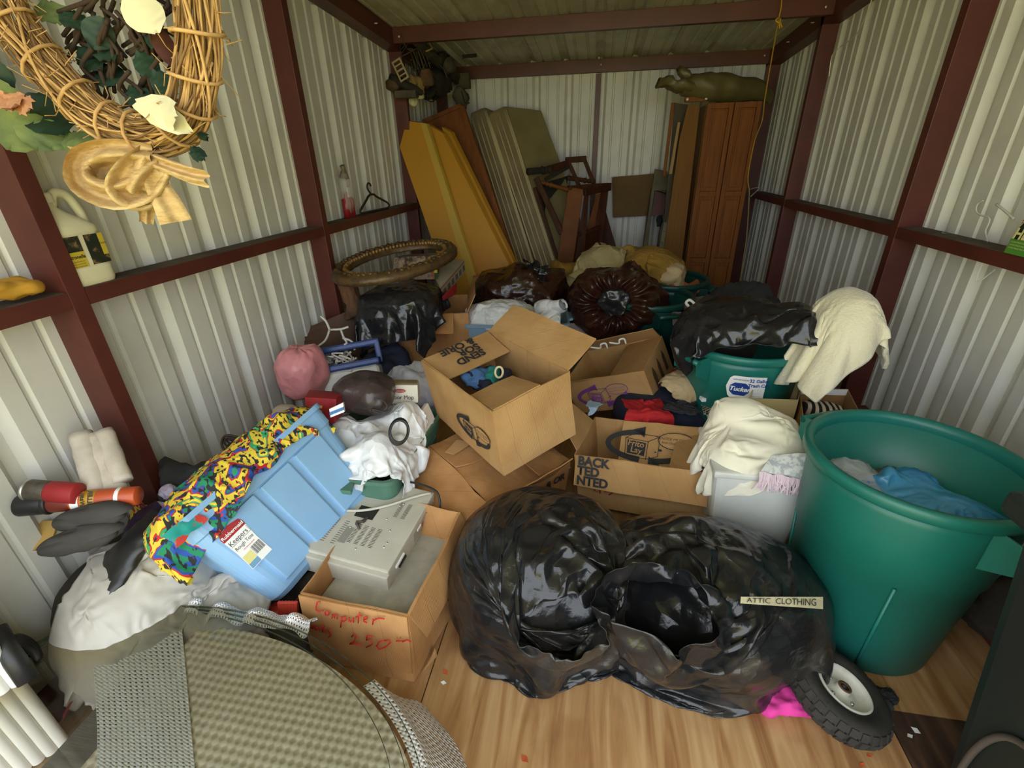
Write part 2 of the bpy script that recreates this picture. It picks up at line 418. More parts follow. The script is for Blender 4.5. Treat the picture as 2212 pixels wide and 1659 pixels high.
M['white_film'] = mat('white_film', (.72, .73, .74), .32, 0, (.6, .61, .63), 5, .4, .8, bump=.3, bs=25, crease=.35, cs=16)
M['clear_film'] = mat('clear_film', (.75, .76, .8), .2, 0, None, bump=.3, bs=25, crease=.4, cs=18, alpha=.45)
M['smoke_film'] = mat('smoke_film', srgb('#4a3c3b'), .3, 0, srgb('#332a2a'), 6, bump=.25, bs=25, crease=.25, cs=14)
M['pink_film'] = mat('pink_film', srgb('#d98f90'), .35, 0, srgb('#c97c80'), 6, bump=.3, bs=22, crease=.25, cs=14)
M['ivory'] = mat('ivory_cotton', srgb('#e3ddc9'), .85, 0, srgb('#d6ceb6'), 4, .4, .8, bump=.08, bs=30, sheen=.2)
M['fleece'] = mat('cream_fleece', srgb('#e0d8bb'), .95, 0, srgb('#cfc6a6'), 5, .4, .8, bump=.4, bs=90, sheen=.4)
M['khaki'] = mat('khaki_tarp', srgb('#6b6038'), .45, 0, srgb('#4d4527'), 5, .35, .75, bump=.12, bs=20)
M['mustard'] = mat('mustard_cotton', srgb('#957228'), .9, 0, srgb('#73561b'), 5, .35, .75, bump=.1, bs=40)
M['beige_jkt'] = mat('beige_cotton', srgb('#a89a6c'), .9, 0, srgb('#8c7c52'), 6, .35, .75, bump=.1, bs=40)
M['collar'] = mat('brown_cotton', srgb('#6b5842'), .9)
M['yellow_pan'] = mat('yellow_laminate', srgb('#b5811f'), .5, 0, srgb('#a8611a'), 1.6, .5, .8, stretch=(1, 1, .35))
M['yellow_edge'] = mat('pale_yellow_edge', srgb('#b8963a'), .5)
M['redwood'] = mat('brown_veneer', srgb('#7c4a22'), .65, 0, srgb('#5c3316'), 5, .3, .75, stretch=(3, 3, .4), bump=.04, bs=30, spec=.25)
M['darkwood'] = mat('dark_stained_wood', srgb('#4f2b16'), .65, 0, srgb('#33190c'), 6, .3, .75, stretch=(3, 3, .6), bump=.05, bs=30, spec=.25)
M['midwood'] = mat('turned_wood', srgb('#7a4a20'), .65, 0, srgb('#5a3314'), 6, .3, .75, bump=.04, bs=30, spec=.25)
M['greywood'] = mat('grey_weathered_wood', srgb('#77706a'), .9, 0, srgb('#57504b'), 7, .3, .75, stretch=(1, 8, 8), bump=.15, bs=30)
M['oak'] = mat('oak_door', srgb('#8a5220'), .65, 0, srgb('#693a13'), 5, .3, .75, stretch=(7, 7, .5), bump=.05, bs=30, spec=.25)
M['oakply'] = mat('oak_side', srgb('#80561f'), .65, 0, srgb('#6a4518'), 5, .3, .75, stretch=(7, 7, .5), spec=.25)
M['dark'] = mat('dark_gap', (.012, .01, .008), .9)
M['ticking'] = mat('mattress_ticking', srgb('#8f7f5e'), .9, 0, srgb('#75654a'), 4, .35, .75, bump=.15, bs=35)
M['ticking_f'] = mat('mattress_face', srgb('#86794f'), .92, 0, srgb('#6f6541'), 3, .35, .75, bump=.12, bs=30)
M['piping'] = mat('cream_piping', srgb('#c7b78e'), .9)
M['gilt'] = mat('tarnished_gilt', srgb('#6b5231'), .45, .25, srgb('#41321f'), 20, .35, .7, bump=.3, bs=60)
M['gilt_h'] = mat('worn_gilt', srgb('#a37c42'), .4, .3, srgb('#6b5230'), 30, .4, .7)
M['pc'] = mat('beige_case_plastic', srgb('#c2bdae'), .55, 0, srgb('#aea999'), 6, .4, .8)
M['pc_d'] = mat('grey_case_plastic', srgb('#a8a497'), .6, 0, srgb('#938f83'), 12, .4, .7)
M['metal'] = mat('bare_metal', (.6, .6, .58), .35, .9)
M['black'] = mat('black_plastic', (.015, .015, .016), .45)
M['rubber'] = mat('tyre_rubber', srgb('#26231f'), .8, 0, srgb('#3a352f'), 8, .4, .75, bump=.2, bs=50)
M['rim'] = mat('worn_white_rim', srgb('#d6d2c4'), .5, 0, srgb('#a59882'), 9, .52, .8)
M['hotpink'] = mat('hot_pink_cotton', srgb('#d23a8f'), .85, 0, srgb('#b52c79'), 8, .4, .7, bump=.1, bs=60)
M['red'] = mat('red_cotton', srgb('#b3161b'), .85, 0, srgb('#8f1015'), 6)
M['redbox'] = mat('red_carton', srgb('#a3262a'), .6, 0, srgb('#8c1d22'), 5)
M['redplastic'] = mat('red_crate_plastic', srgb('#c04335'), .5)
M['blackc'] = mat('black_cotton', (.016, .016, .018), .9, 0, (.03, .03, .034), 6, bump=.15, bs=60)
M['navyc'] = mat('navy_cotton', srgb('#20243a'), .9)
M['greyc'] = mat('grey_knit', srgb('#a9a8a6'), .92, 0, srgb('#92918f'), 8, bump=.2, bs=90)
M['tan'] = mat('tan_cotton', srgb('#b9a27c'), .9, 0, srgb('#a18a64'), 6, bump=.1, bs=50)
M['white'] = mat('white_plastic', (.78, .77, .73), .4)
M['cream'] = mat('cream_jug_plastic', srgb('#ddd6b4'), .4, 0, srgb('#c6bd95'), 6, .5, .85)
M['yellowc'] = mat('mustard_cloth', srgb('#c1902c'), .9, 0, srgb('#a3761c'), 5)
M['vine'] = mat('grapevine', srgb('#cfa66b'), .8, 0, srgb('#a37c48'), 14, .35, .7)
M['vine2'] = mat('grapevine_dark', srgb('#8f6b3e'), .85, 0, srgb('#5d4426'), 14, .35, .7)
M['twig'] = mat('dark_twig', srgb('#3a2a1e'), .9)
M['husk'] = mat('corn_husk_ribbon', srgb('#cdb07c'), .8, 0, srgb('#b08e58'), 18, .35, .7, stretch=(1, 1, 3), bump=.5, bs=45)
M['leaf'] = mat('silk_leaf', srgb('#56663a'), .7, 0, srgb('#7d8a4c'), 12, .4, .7)
M['leafd'] = mat('dark_silk_leaf', srgb('#1e3a26'), .6, 0, srgb('#152a1c'), 12)
M['petal'] = mat('cream_petal', srgb('#d4cca8'), .8)
M['peach'] = mat('peach_petal', srgb('#c78d64'), .8)
M['tarp'] = mat('pale_grey_tarp', srgb('#b5b0a6'), .45, 0, srgb('#98928a'), 4, .35, .75, bump=.12, bs=18)
M['leather'] = mat('black_leather', (.014, .013, .013), .38, 0, (.04, .037, .036), 4, .5, .8, bump=.2, bs=16)
M['shoe'] = mat('charcoal_rubber', srgb('#43403d'), .75, 0, srgb('#343230'), 6)
M['rope_y'] = mat('yellow_rope', srgb('#b98d2c'), .8)
M['rope_w'] = mat('white_rope', srgb('#c9c4bb'), .85, bump=.3, bs=200)
M['navy'] = mat('blue_cooler_plastic', srgb('#1f3a74'), .4)
M['coolw'] = mat('cooler_white_plastic', srgb('#c4c4bd'), .45, 0, srgb('#aeaea6'), 5)
M['teal'] = mat('teal_print', srgb('#1d6b62'), .4)
M['paper'] = mat('newsprint', srgb('#b5ac98'), .9, 0, srgb('#8c8474'), 60, .45, .6)
M['twine'] = mat('grey_junk', srgb('#5a5240'), .8, 0, srgb('#3c3628'), 8)
M['junk'] = mat('dark_junk', srgb('#2c271e'), .85, 0, srgb('#1b1812'), 8)
M['rust'] = mat('rusty_metal', srgb('#6b4a30'), .8, .2, srgb('#43301f'), 12)
M['brass'] = mat('brass_hook', srgb('#b8a05c'), .4, .6)
M['burlap'] = mat('brown_burlap', srgb('#6b4a33'), .95, 0, srgb('#4c3424'), 8, bump=.4, bs=70)
M['lav'] = mat('lavender_cotton', srgb('#b9adc4'), .9, 0, srgb('#a79ab3'), 6, bump=.1, bs=60)
M['purplec'] = mat('plum_cotton', srgb('#3f2b45'), .9)
M['orange'] = mat('orange_chip', srgb('#c4552c'), .7)
def wood_floor(name, base, dark, pale):
    if name in MATS: return MATS[name]
    m = bpy.data.materials.new(name); m.use_nodes = True; nt = m.node_tree; L = nt.links; b = nt.nodes['Principled BSDF']
    tc = N(nt, 'TexCoord'); mp = N(nt, 'Mapping'); mp.inputs['Scale'].default_value = (9, .9, 1); mp.inputs['Rotation'].default_value = (0, 0, .12); L.new(tc.outputs['Object'], mp.inputs[0])
    n1 = N(nt, 'TexNoise'); n1.inputs['Scale'].default_value = 2.2; n1.inputs['Detail'].default_value = 8; n1.inputs['Distortion'].default_value = 1.2; L.new(mp.outputs[0], n1.inputs['Vector'])
    r1 = N(nt, 'ValToRGB'); e = r1.color_ramp.elements; e[0].position = .33; e[0].color = (*srgb(dark), 1); e[1].position = .66; e[1].color = (*srgb(pale), 1)
    k = e.new(.5); k.color = (*srgb(base), 1); L.new(n1.outputs[0], r1.inputs[0])
    n2 = N(nt, 'TexNoise'); n2.inputs['Scale'].default_value = 2.4; n2.inputs['Detail'].default_value = 5; L.new(tc.outputs['Object'], n2.inputs['Vector'])
    q = N(nt, 'MapRange'); q.inputs[1].default_value = .5; q.inputs[2].default_value = .68; L.new(n2.outputs[0], q.inputs[0])
    x = N(nt, 'Mix', data_type='RGBA', blend_type='MULTIPLY'); x.inputs[7].default_value = (.55, .42, .33, 1); L.new(q.outputs[0], x.inputs[0]); L.new(r1.outputs[0], x.inputs[6])
    L.new(x.outputs[2], b.inputs['Base Color']); b.inputs['Roughness'].default_value = .6
    bp = N(nt, 'Bump'); bp.inputs['Strength'].default_value = .12; bp.inputs['Distance'].default_value = .01; L.new(n1.outputs[0], bp.inputs['Height']); L.new(bp.outputs[0], b.inputs['Normal'])
    MATS[name] = m; return m
M['ply'] = wood_floor('plywood', '#ad8354', '#93663c', '#bf9a6b')
M['ply_d'] = wood_floor('stained_plywood', '#4a3326', '#2e1f18', '#6b4a35')
def two_tone(name, kind, c1, c2, scale, rough=.9, **kw):
    m = bpy.data.materials.new(name); m.use_nodes = True; nt = m.node_tree; L = nt.links; b = nt.nodes['Principled BSDF']
    tc = N(nt, 'TexCoord'); mp = N(nt, 'Mapping'); mp.inputs['Rotation'].default_value = kw.get('rot', (0, 0, 0)); mp.inputs['Scale'].default_value = kw.get('st', (1, 1, 1)); L.new(tc.outputs[kw.get('co', 'Object')], mp.inputs[0])
    if kind == 'check':
        t = N(nt, 'TexChecker'); t.inputs['Scale'].default_value = scale; t.inputs[1].default_value = (*srgb(c1), 1); t.inputs[2].default_value = (*srgb(c2), 1); L.new(mp.outputs[0], t.inputs[0]); L.new(t.outputs[0], b.inputs['Base Color'])
    else:
        t = N(nt, 'TexWave'); t.inputs['Scale'].default_value = scale; t.inputs['Distortion'].default_value = kw.get('dist', 0); L.new(mp.outputs[0], t.inputs[0])
        r = N(nt, 'MapRange'); r.inputs[1].default_value = kw.get('lo', .45); r.inputs[2].default_value = kw.get('hi', .55); L.new(t.outputs[1], r.inputs[0])
        x = N(nt, 'Mix', data_type='RGBA'); x.inputs[6].default_value = (*srgb(c1), 1); x.inputs[7].default_value = (*srgb(c2), 1); L.new(r.outputs[0], x.inputs[0]); L.new(x.outputs[2], b.inputs['Base Color'])
    b.inputs['Roughness'].default_value = rough; MATS[name] = m; return m
M['gingham'] = two_tone('gingham_cotton', 'check', '#2a2624', '#a59a8c', 95)
M['blackcheck'] = two_tone('check_cotton', 'check', '#111111', '#b9b4ad', 70)
M['stripe_shoe'] = two_tone('striped_canvas', 'wave', '#1d1a18', '#c9b99a', 14)
M['photo'] = mat('printed_carton', srgb('#3a2a22'), .5, 0, srgb('#a08a76'), 22, .42, .58)
# ------------------------------------------------------------------ outside ground
g = mk('ground', [(-40, -40, -.16), (40, -40, -.16), (40, 40, -.16), (-40, 40, -.16)], [(0, 1, 2, 3)], mat('grass', (.40, .36, .085), .95, 0, (.30, .28, .06), 2.5, bump=.3, bs=20))
g['kind'] = 'structure'
# ------------------------------------------------------------------ shed
XL, XR, YB, YF = -1.60, 1.45, 5.12, -.42
XLI, XRI = -1.50, 1.35
def ZR(y): return 2.56-.06*y
P_Y = (1.093, 2.501, 3.985, 5.06)
def st(o): o['kind'] = 'structure'; return o
fl = st(box('floor', ((XL+XR)/2, (YF+YB)/2, -.06), (XR-XL+.1, YB-YF+.1, .08), M['ply_d']))
ys = [YF-.03, .45, 1.67, 2.89, 4.11, YB]
for i, (x0, x1) in enumerate(((XL, -.45), (-.45, .905), (.905, XR))):
    for j in range(5):
        m_ = M['ply_d'] if (i == 2 and j == 0) else M['ply']
        y0, y1 = ys[j], ys[j+1]
        if i == 2 and j == 0: y1 = .99
        if i == 2 and j == 1: y0 = .99
        o = box('plywood_sheet', ((x0+x1)/2, (y0+y1)/2, -.0095), (x1-x0-.004, y1-y0-.004, .019), m_, fl)
P12 = .3048
def ribs(L):
    """profile across a panel of length L: (s, depth)"""
    out = [(0, 0)]; k = 0
    while True:
        c0 = k*P12
        for cx, hw, tw, d in ((c0+.05, .040, .016, .028), (c0+.1516, .012, .004, .0085), (c0+.2532, .012, .004, .0085)):
            if cx+hw > L-.001: out.append((L, 0)); return out
            out += [(cx-hw, 0), (cx-tw, d), (cx+tw, d), (cx+hw, 0)]
        k += 1
def panel(name, s0, L, place, lo, hi, parent, m):
    vs = []; fs = []
    for s, d in ribs(L):
        vs += [place(s0+s, d, lo(s0+s)), place(s0+s, d, hi(s0+s))]
    for i in range(len(vs)//2-1): fs.append((2*i, 2*i+1, 2*i+3, 2*i+2))
    return mk(name, vs, fs, m, parent)
PW = .9144
def side_wall(name, X, XI, sg):
    base = st(box(name, ((X+XI)/2, (YF+YB)/2, .025), (.10, YB-YF, .05), M['steel']))       # sill rail
    s = YF
    while s < YB:
        L = min(PW, YB-s)
        panel('siding_panel', s, L, lambda a, d, z: V((X+sg*d, a, z)), lambda a: .0, lambda a: ZR(a)+.005, base, M['siding']); s += PW
    for yy in P_Y + (-.3,):
        box('post', ((X+XI)/2, yy+.025, ZR(yy)/2-.01+.02), (.10, .05, ZR(yy)-.07), M['steel'], base, bv=.002)
    cuts = (-.27,)+P_Y
    for a, b in zip(cuts[:-1], cuts[1:]):
        if sg > 0 and b > 5: b = 4.87
        q = box('girt', ((X+XI)/2+ -sg*.0, (a+.05+b)/2, 1.1365), (.098, b-a-.052, .048), M['steel'], base)
        box('dust_film', ((X+XI)/2, (a+.05+b)/2, 1.1612), (.094, b-a-.06, .0012), M['dust'], q)
    yy0, yy1 = YF, YB
    vs, fs = box_vf((0, 0, 0), (1, 1, 1)); x0, x1 = sorted((X+sg*.0, XI))
    p = [V((x0, yy0, ZR(yy0)-.115)), V((x1, yy0, ZR(yy0)-.115)), V((x1, yy1, ZR(yy1)-.115)), V((x0, yy1, ZR(yy1)-.115)), V((x0, yy0, ZR(yy0)-.004)), V((x1, yy0, ZR(yy0)-.004)), V((x1, yy1, ZR(yy1)-.004)), V((x0, yy1, ZR(yy1)-.004))]
    rf = hexa('rafter', p, M['steel'], base)
    for yy in (1.3, 2.05, 2.9, 3.55, 4.15, 4.6):
        tube('screw_tip', [(XI, yy, ZR(yy)-.06), (XI-sg*.02, yy+.003, ZR(yy)-.06)], .0035, M['screw'], rf, 6)
    return base
wl = side_wall('wall_left', XL, XLI, -1)
wr = side_wall('wall_right', XR, XRI, 1)
wb = st(box('wall_back', ((XLI+XRI)/2, YB-.03, .025), (XRI-XLI, .06, .05), M['steel']))
s = XL
while s < XR:
    L = min(PW, XR-s); panel('siding_panel', s, L, lambda a, d, z: V((a, YB+d, z)), lambda a: .0, lambda a: ZR(YB)+.032, wb, M['siding']); s += PW
hd = box('header_beam', ((XLI+XRI)/2, 5.085, ZR(5.06)-.05), (XRI-XLI, .05, .10), M['steel'], wb, bv=.002)
box('stud', (-.065, 5.09, ZR(5.06)/2-.04), (.045, .05, ZR(5.06)-.14), M['steel'], wb, bv=.002)
for xx in (-.05, 1.31): lathe('screw_head', [(0, .004), (.006, .003), (.007, 0)], M['screw'], hd, 8, (xx, 5.058, ZR(5.06)-.045), (0, -1, 0))
ce = st(mk('ceiling', [(XL-.05, YF-.15, ZR(YF)+.045), (XR+.05, YF-.15, ZR(YF)+.045), (XR+.05, YB+.1, ZR(YB)+.045), (XL-.05, YB+.1, ZR(YB)+.045)], [(0, 1, 2, 3)], M['roof']))
s = XL-.03
while s < XR:
    L = min(PW, XR+.03-s)
    vs = []; fs = []
    for a, d in ribs(L): vs += [V((s+a, YF-.12, ZR(YF-.12)+d)), V((s+a, YB+.06, ZR(YB+.06)+d))]
    for i in range(len(vs)//2-1): fs.append((2*i, 2*i+1, 2*i+3, 2*i+2))
    mk('roof_panel', vs, fs, M['roof'], ce); s += PW
for yy in (1.0, 2.45, 3.85):  # nearer two are out of view, added to keep the lighting consistent
    bb = box('purlin', ((XLI+XRI)/2, yy+.025, ZR(yy)-.05), (XRI-XLI, .05, .095), M['steel'], ce, bv=.002)
    for xx in (-1.455, 1.30): lathe('screw_head', [(0, .004), (.006, .003), (.007, 0)], M['screw'], bb, 8, (xx, yy-.002, ZR(yy)-.06), (0, -1, 0))
# ------------------------------------------------------------------ back of the shed: leaning boards, mattresses, cabinet
def ln(y0, y1, p0=250., p1=595.):
    return lambda px, py: at(px, py, y=y0+(y1-y0)*(py-p0)/(p1-p0))
q = ln(4.02, 3.62)
a = thing('yellow_board', 'wide yellow laminate board leaning by the corner post, leftmost of the yellow boards', 'board', q(960, 640), group='yellow boards')
prism('panel', [q(878, 260), q(908, 265), q(1022, 640), q(975, 640), q(863, 318)], (.03, .035, 0), M['yellow_pan'], a, .004)
prism('edge_strip', [q(907, 264), q(921, 267), q(1041, 640), q(1021, 640)], (.012, .03, 0), M['yellow_edge'], a, .003)
q = ln(4.10, 3.66)
b = prism('yellow_board', [q(921, 267), q(946, 281), q(957, 288), q(1134, 640), q(1040, 640)], (.02, .03, 0), M['yellow_pan'], None, .003); rebase(b)
tag(b, 'orange-yellow laminate board leaning between the two other yellow boards', 'board', 'yellow boards')
q = ln(4.20, 3.72)
b = prism('yellow_board', [q(954, 274), q(973, 285), q(1146, 640), q(1128, 640), q(960, 300)], (.02, .04, 0), M['yellow_pan'], None, .003); rebase(b)
tag(b, 'narrow yellow board leaning against the brown veneer panel', 'board', 'yellow boards')
q = ln(4.36, 3.95)
a = thing('veneer_panel', 'brown wood veneer panel with raised edge leaning behind the yellow boards', 'panel', q(1100, 640))
prism('face', [q(912, 258), q(993, 224), q(1128, 640), q(1050, 640)], (.01, .03, 0), M['redwood'], a, .003)
q2 = ln(4.345, 3.935)
prism('top_rail', [q2(911, 260), q2(994, 222), q2(997, 231), q2(914, 268)], (.008, .02, 0), M['redwood'], a, .003)
prism('side_rail', [q2(990, 224), q2(1001, 229), q2(1140, 640), q2(1124, 640)], (.008, .02, 0), M['redwood'], a, .003)
def mattress(label, L0, L1, R0, R1, face, dy, seed):
    q = ln(4.88, 4.36, 230, 590)
    def ex(A, B, py): return (A[0]+(B[0]-A[0])*(py-A[1])/(B[1]-A[1]), py)
    lb, rb = ex(L0, L1, 690), ex(R0, R1, 690)
    tl, tr, bl, br = q(*L0), q(*R0), q(*lb), q(*rb)
    up = (tl-bl).normalized(); d = V(dy)
    t = thing('mattress', label, 'mattress', (bl+br)/2, group='mattresses leaning on the back wall')
    p = [bl, br, br+d, bl+d, tl, tr, tr+d*.8-up*.04, tl+d*.8-up*.04]
    hexa('body', p, M['ticking'], t, .035)
    nr = (br-bl).cross(up).normalized()
    if nr.y > 0: nr = -nr
    for f_ in (.08, .36, .62, .94, 1.02):
        A = tl*(1-f_)+tr*f_ - up*.05; B = bl*(1-f_)+br*f_
        off = nr*.004
        pts = [A+(B-A)*(k/10)+off+nzv((k*.5, seed, f_), 1.)*.004 for k in range(11)]
        tube('piping', pts, .007 if f_ > .9 or f_ < .1 else .005, M['piping'], t, 6)
    if face:
        fn = (d).cross(up).normalized(); fn = fn if fn.x > 0 else -fn
        quad_panel('top_face', br+fn*.004+d*.03, br+d*.97+fn*.004, tr+d*.77-up*.06+fn*.004, tr+d*.05-up*.03+fn*.004, M['ticking_f'], t, .006, 9, .006, 5, seed)
    return t
mattress('grey striped mattress wedged between veneer panel and another mattress', (1012, 243), (1122, 590), (1046, 228), (1158, 590), False, (.10, .22, 0), 1)
mattress('beige striped mattress with its stained face showing beside the wooden frames', (1049, 245), (1164, 590), (1088, 226), (1205, 590), True, (.40, .16, 0), 2)
# disassembled table: stiles, rails, turned pieces
def bar(name, A, B, w_, d_, m, parent, hint=(0, 1, 0)):
    A, B = V(A), V(B); t = (B-A).normalized(); h = V(hint); s = t.cross(h).normalized(); n_ = s.cross(t)
    p = []
    for P in (A, B):
        for i, j in ((-1, -1), (1, -1), (1, 1), (-1, 1)): p.append(P+s*(i*w_/2)+n_*(j*d_/2))
    o = hexa(name, p, m, parent); bevel(o, min(w_, d_)*.12, 1); return o
t = thing('cabinet_carcass', 'brown wooden cabinet carcass with open top leaning before the back wall', 'frame', at(1240, 640, y=4.3))
q = ln(4.42, 4.25, 400, 600)
prism('stile', [q(1228, 404), q(1260, 409), q(1228, 640), q(1192, 640)], (.0, .03, 0), M['midwood'], t, .004)
bar('rail', at(1228, 406, y=4.42), at(1318, 399, y=4.72), .035, .05, M['darkwood'], t)
bar('rail', at(1262, 416, y=4.43), at(1318, 404, y=4.72), .06, .03, M['darkwood'], t)
prism('stile', [at(1298, 416, y=4.66), at(1314, 412, y=4.70), at(1288, 640, y=4.5), at(1262, 640, y=4.45)], (.0, .03, 0), M['darkwood'], t, .004)
prism('stile', [at(1262, 420, y=4.44), at(1272, 420, y=4.46), at(1256, 640, y=4.3), at(1232, 640, y=4.27)], (.0, .03, 0), M['darkwood'], t, .004)
prism('lower_panel', [at(1244, 512, y=4.36), at(1296, 492, y=4.58), at(1284, 640, y=4.5), at(1230, 640, y=4.27)], (.0, .02, 0), M['darkwood'], t, .003)
bar('rail', at(1246, 508, y=4.36), at(1298, 490, y=4.58), .035, .03, M['darkwood'], t)
prism('side_panel', [at(1288, 420, y=4.68), at(1304, 418, y=4.71), at(1290, 500, y=4.64), at(1266, 505, y=4.60)], (.0, .02, 0), M['redwood'], t, .003)
o = prism('brown_board', [at(1304, 455, y=4.93), at(1308, 455, y=4.93), at(1362, 640, y=4.75), at(1262, 640, y=4.75)], (0, .02, 0), M['darkwood'], None, .003); rebase(o)
tag(o, 'dark brown tapering board behind the wooden cabinet carcass', 'board')
t = thing('upturned_stool', 'dark wooden stool upside down with turned spindles beside the mattress', 'stool', at(1215, 560, y=4.5))
def turned(name, A, B, r0, m, parent, rings=6):
    A, B = V(A), V(B); pts = []; rr = []
    for k in range(31):
        f_ = k/30; pts.append(A+(B-A)*f_); rr.append(r0*(.72+.28*f_+.16*sin(f_*rings*pi*2)*(f_ < .35)+(.3 if k in (0, 1, 10, 11) else 0)))
    return tube(name, pts, rr, m, parent, 12)
turned('leg', at(1188, 366, y=4.55), at(1140, 371, y=4.4), .030, M['junk'], t)
bar('rail', at(1172, 370, y=4.52), at(1228, 353, y=4.72), .06, .03, M['darkwood'], t)
bar('rail', at(1158, 384, y=4.45), at(1214, 505, y=4.35), .05, .03, M['darkwood'], t)
turned('spindle', at(1170, 394, y=4.46), at(1228, 410, y=4.40), .020, M['midwood'], t)
bar('rail', at(1226, 345, y=4.74), at(1250, 400, y=4.66), .035, .03, M['darkwood'], t)
bar('rail', at(1262, 343, y=4.80), at(1282, 396, y=4.74), .035, .03, M['darkwood'], t)
bar('rail', at(1222, 346, y=4.74), at(1266, 343, y=4.80), .05, .04, M['darkwood'], t)
turned('spindle', at(1284, 393, y=4.76), at(1226, 384, y=4.66), .022, M['darkwood'], t)
bar('rail', at(1178, 388, y=4.50), at(1228, 360, y=4.70), .035, .03, M['junk'], t)
prism('seat', [at(1160, 400, y=4.6), at(1225, 380, y=4.8), at(1232, 560, y=4.6), at(1205, 560, y=4.5)], (0, .02, 0), M['junk'], t, .003)
bar('rail', at(1155, 405, y=4.52), at(1205, 560, y=4.42), .03, .03, M['darkwood'], t)
o = quad_panel('cardboard_sheet', at(1324, 470, y=5.02), at(1397, 466, y=5.02), at(1412, 375, y=5.04), at(1322, 383, y=5.04), mat('brown_sheet', srgb('#6e532c'), .85, 0, srgb('#5c4423'), 4), None, .006, 6, .003); rebase(o)
tag(o, 'plain brown cardboard sheet propped against the back siding', 'cardboard')
t = thing('shelf_frame', 'narrow worn wooden shelf frame with white edge strip leaning beside the tall cabinet', 'frame', at(1410, 600, y=4.8))
q = ln(4.95, 4.75, 365, 600)
mg = mat('grimy_paint', srgb('#6e664e'), .8, 0, srgb('#524b38'), 8)
prism('top_board', [q(1415, 365), q(1440, 369), q(1440, 379), q(1450, 374), q(1463, 381), q(1454, 410), q(1408, 412)], (.0, .03, 0), mg, t, .003)
prism('side_board', [q(1408, 408), q(1414, 408), q(1392, 600), q(1380, 600)], (0, .10, 0), mg, t, .003)
prism('side_board', [q(1440, 408), q(1450, 408), q(1420, 600), q(1411, 600)], (0, .10, 0), mg, t, .003)
st_ = prism('edge_strip', [at(1448, 408, y=4.90), at(1458, 407, y=4.90), at(1421, 600, y=4.70), at(1412, 600, y=4.70)], (0, .01, 0), mat('white_strip', srgb('#a39a7c'), .7), t, .001)
for k in range(7):
    f_ = (k+.6)/7.4; P = at(1453-37*f_, 412+180*f_, y=4.896-.2*f_); tubes('mark', [[P+V((-.008, -.002, .004)), P+V((.006, -.002, -.004))]], .002, M['ink'], st_)
o = hexa('red_carton', [at(1406, 467, y=4.84), at(1434, 464, y=4.84), at(1436, 462, y=4.9), at(1408, 465, y=4.9), at(1416, 412, y=4.88), at(1440, 420, y=4.88), at(1442, 418, y=4.94), at(1418, 410, y=4.94)], mat('dark_red_carton', srgb('#5c1f1c'), .6, 0, srgb('#3f2a24'), 14), None, .003); rebase(o)
tag(o, 'dark red carton wedged inside the narrow shelf frame', 'carton')
o = lump('black_bundle', at(1424, 478, y=4.84), (.03, .03, .05), M['blackc'], None, 3, .3, 14, 30, 18); rebase(o); tag(o, 'small black bundle under the dark red carton', 'bundle')
# tall oak cabinet with two panelled doors
t = thing('oak_cabinet', 'tall oak pantry cabinet with two panelled doors in the right back corner', 'cabinet', (1.0, 4.5, 0))
X0, X1, X2, ZT = .80, 1.005, 1.208, 1.835
yF = 4.5
box('body', ((X0+X2)/2, yF+.17, ZT/2), (X2-X0, .28, ZT-.01), M['oakply'], t, bv=.003)
for (a_, b_) in ((X0, X1), (X1, X2)):
    d_ = thing('door', '', '', (a_, yF, 0)); del d_['label'], d_['category']; d_.parent = t; d_.location = V((a_, yF, 0))-t.location; d_.name = 'door'
    d_.location = V((a_-1.0, 0, 0))
    wdt = b_-a_-.006; sw = .035
    hts = [(.03, .62), (.62, 1.17), (1.17, ZT)]
    def dbox(n_, x0, x1, z0, z1, dy, th): box(n_, (a_+(x0+x1)/2, yF-dy-th/2+.0, (z0+z1)/2), (x1-x0, th, z1-z0), M['oak'], d_, bv=.003)
    dbox('stile', 0, sw, .03, ZT, .004, .026); dbox('stile', wdt-sw, wdt, .03, ZT, .004, .026)
    for zz in (.03, .62-.02, 1.17-.02, ZT-.04): dbox('rail', sw, wdt-sw, zz, zz+.04, .004, .026)
    for z0, z1 in hts: dbox('door_panel', sw-.002, wdt-sw+.002, z0+.02, z1-.02, .000, .008); dbox('raised_field', sw+.018, wdt-sw-.018, z0+.05, z1-.05, .008, .010)
box('top_rail', (.70, 4.47, ZT+.03), (.16, .03, .035), M['oak'], t, bv=.003)
for xx in (.64, .78): lathe('knob', [(0, .014), (.008, .012), (.011, .006), (.008, 0)], M['white'], t, 12, (xx, 4.455, ZT+.03), (0, -1, 0))
q = ln(4.46, 4.40, 230, 620)
o = prism('plywood_board', [q(1486, 226), q(1512, 228), q(1464, 640), q(1420, 640), q(1468, 300)], (0, .02, 0), M['oakply'], None, .002); rebase(o)
tag(o, 'upright oak plywood board standing against the side of the tall cabinet', 'board')
q = ln(4.62, 4.55, 230, 620)
o = prism('grey_board', [q(1458, 222), q(1488, 226), q(1478, 262), q(1440, 480), q(1434, 480)], (0, .02, 0), mat('grey_hardboard', srgb('#4a4232'), .8), None, .002); rebase(o)
tag(o, 'dark grey hardboard behind the oak plywood board', 'board')
o = prism('wood_strip', [q(1451, 222), q(1458, 221), q(1438, 380), q(1432, 380)], (0, .03, 0), M['oak'], None, .002); rebase(o); tag(o, 'long brown wood strip at the left of the grey hardboard', 'wood strip')
q = ln(4.44, 4.42, 230, 620)
o = prism('wood_strip', [q(1464, 264), q(1470, 264), q(1452, 376), q(1445, 376)], (0, .02, 0), mat('pale_strip', srgb('#96703a'), .6), None, .002); rebase(o); tag(o, 'short pale wood strip on the edge of the oak plywood board', 'wood strip')
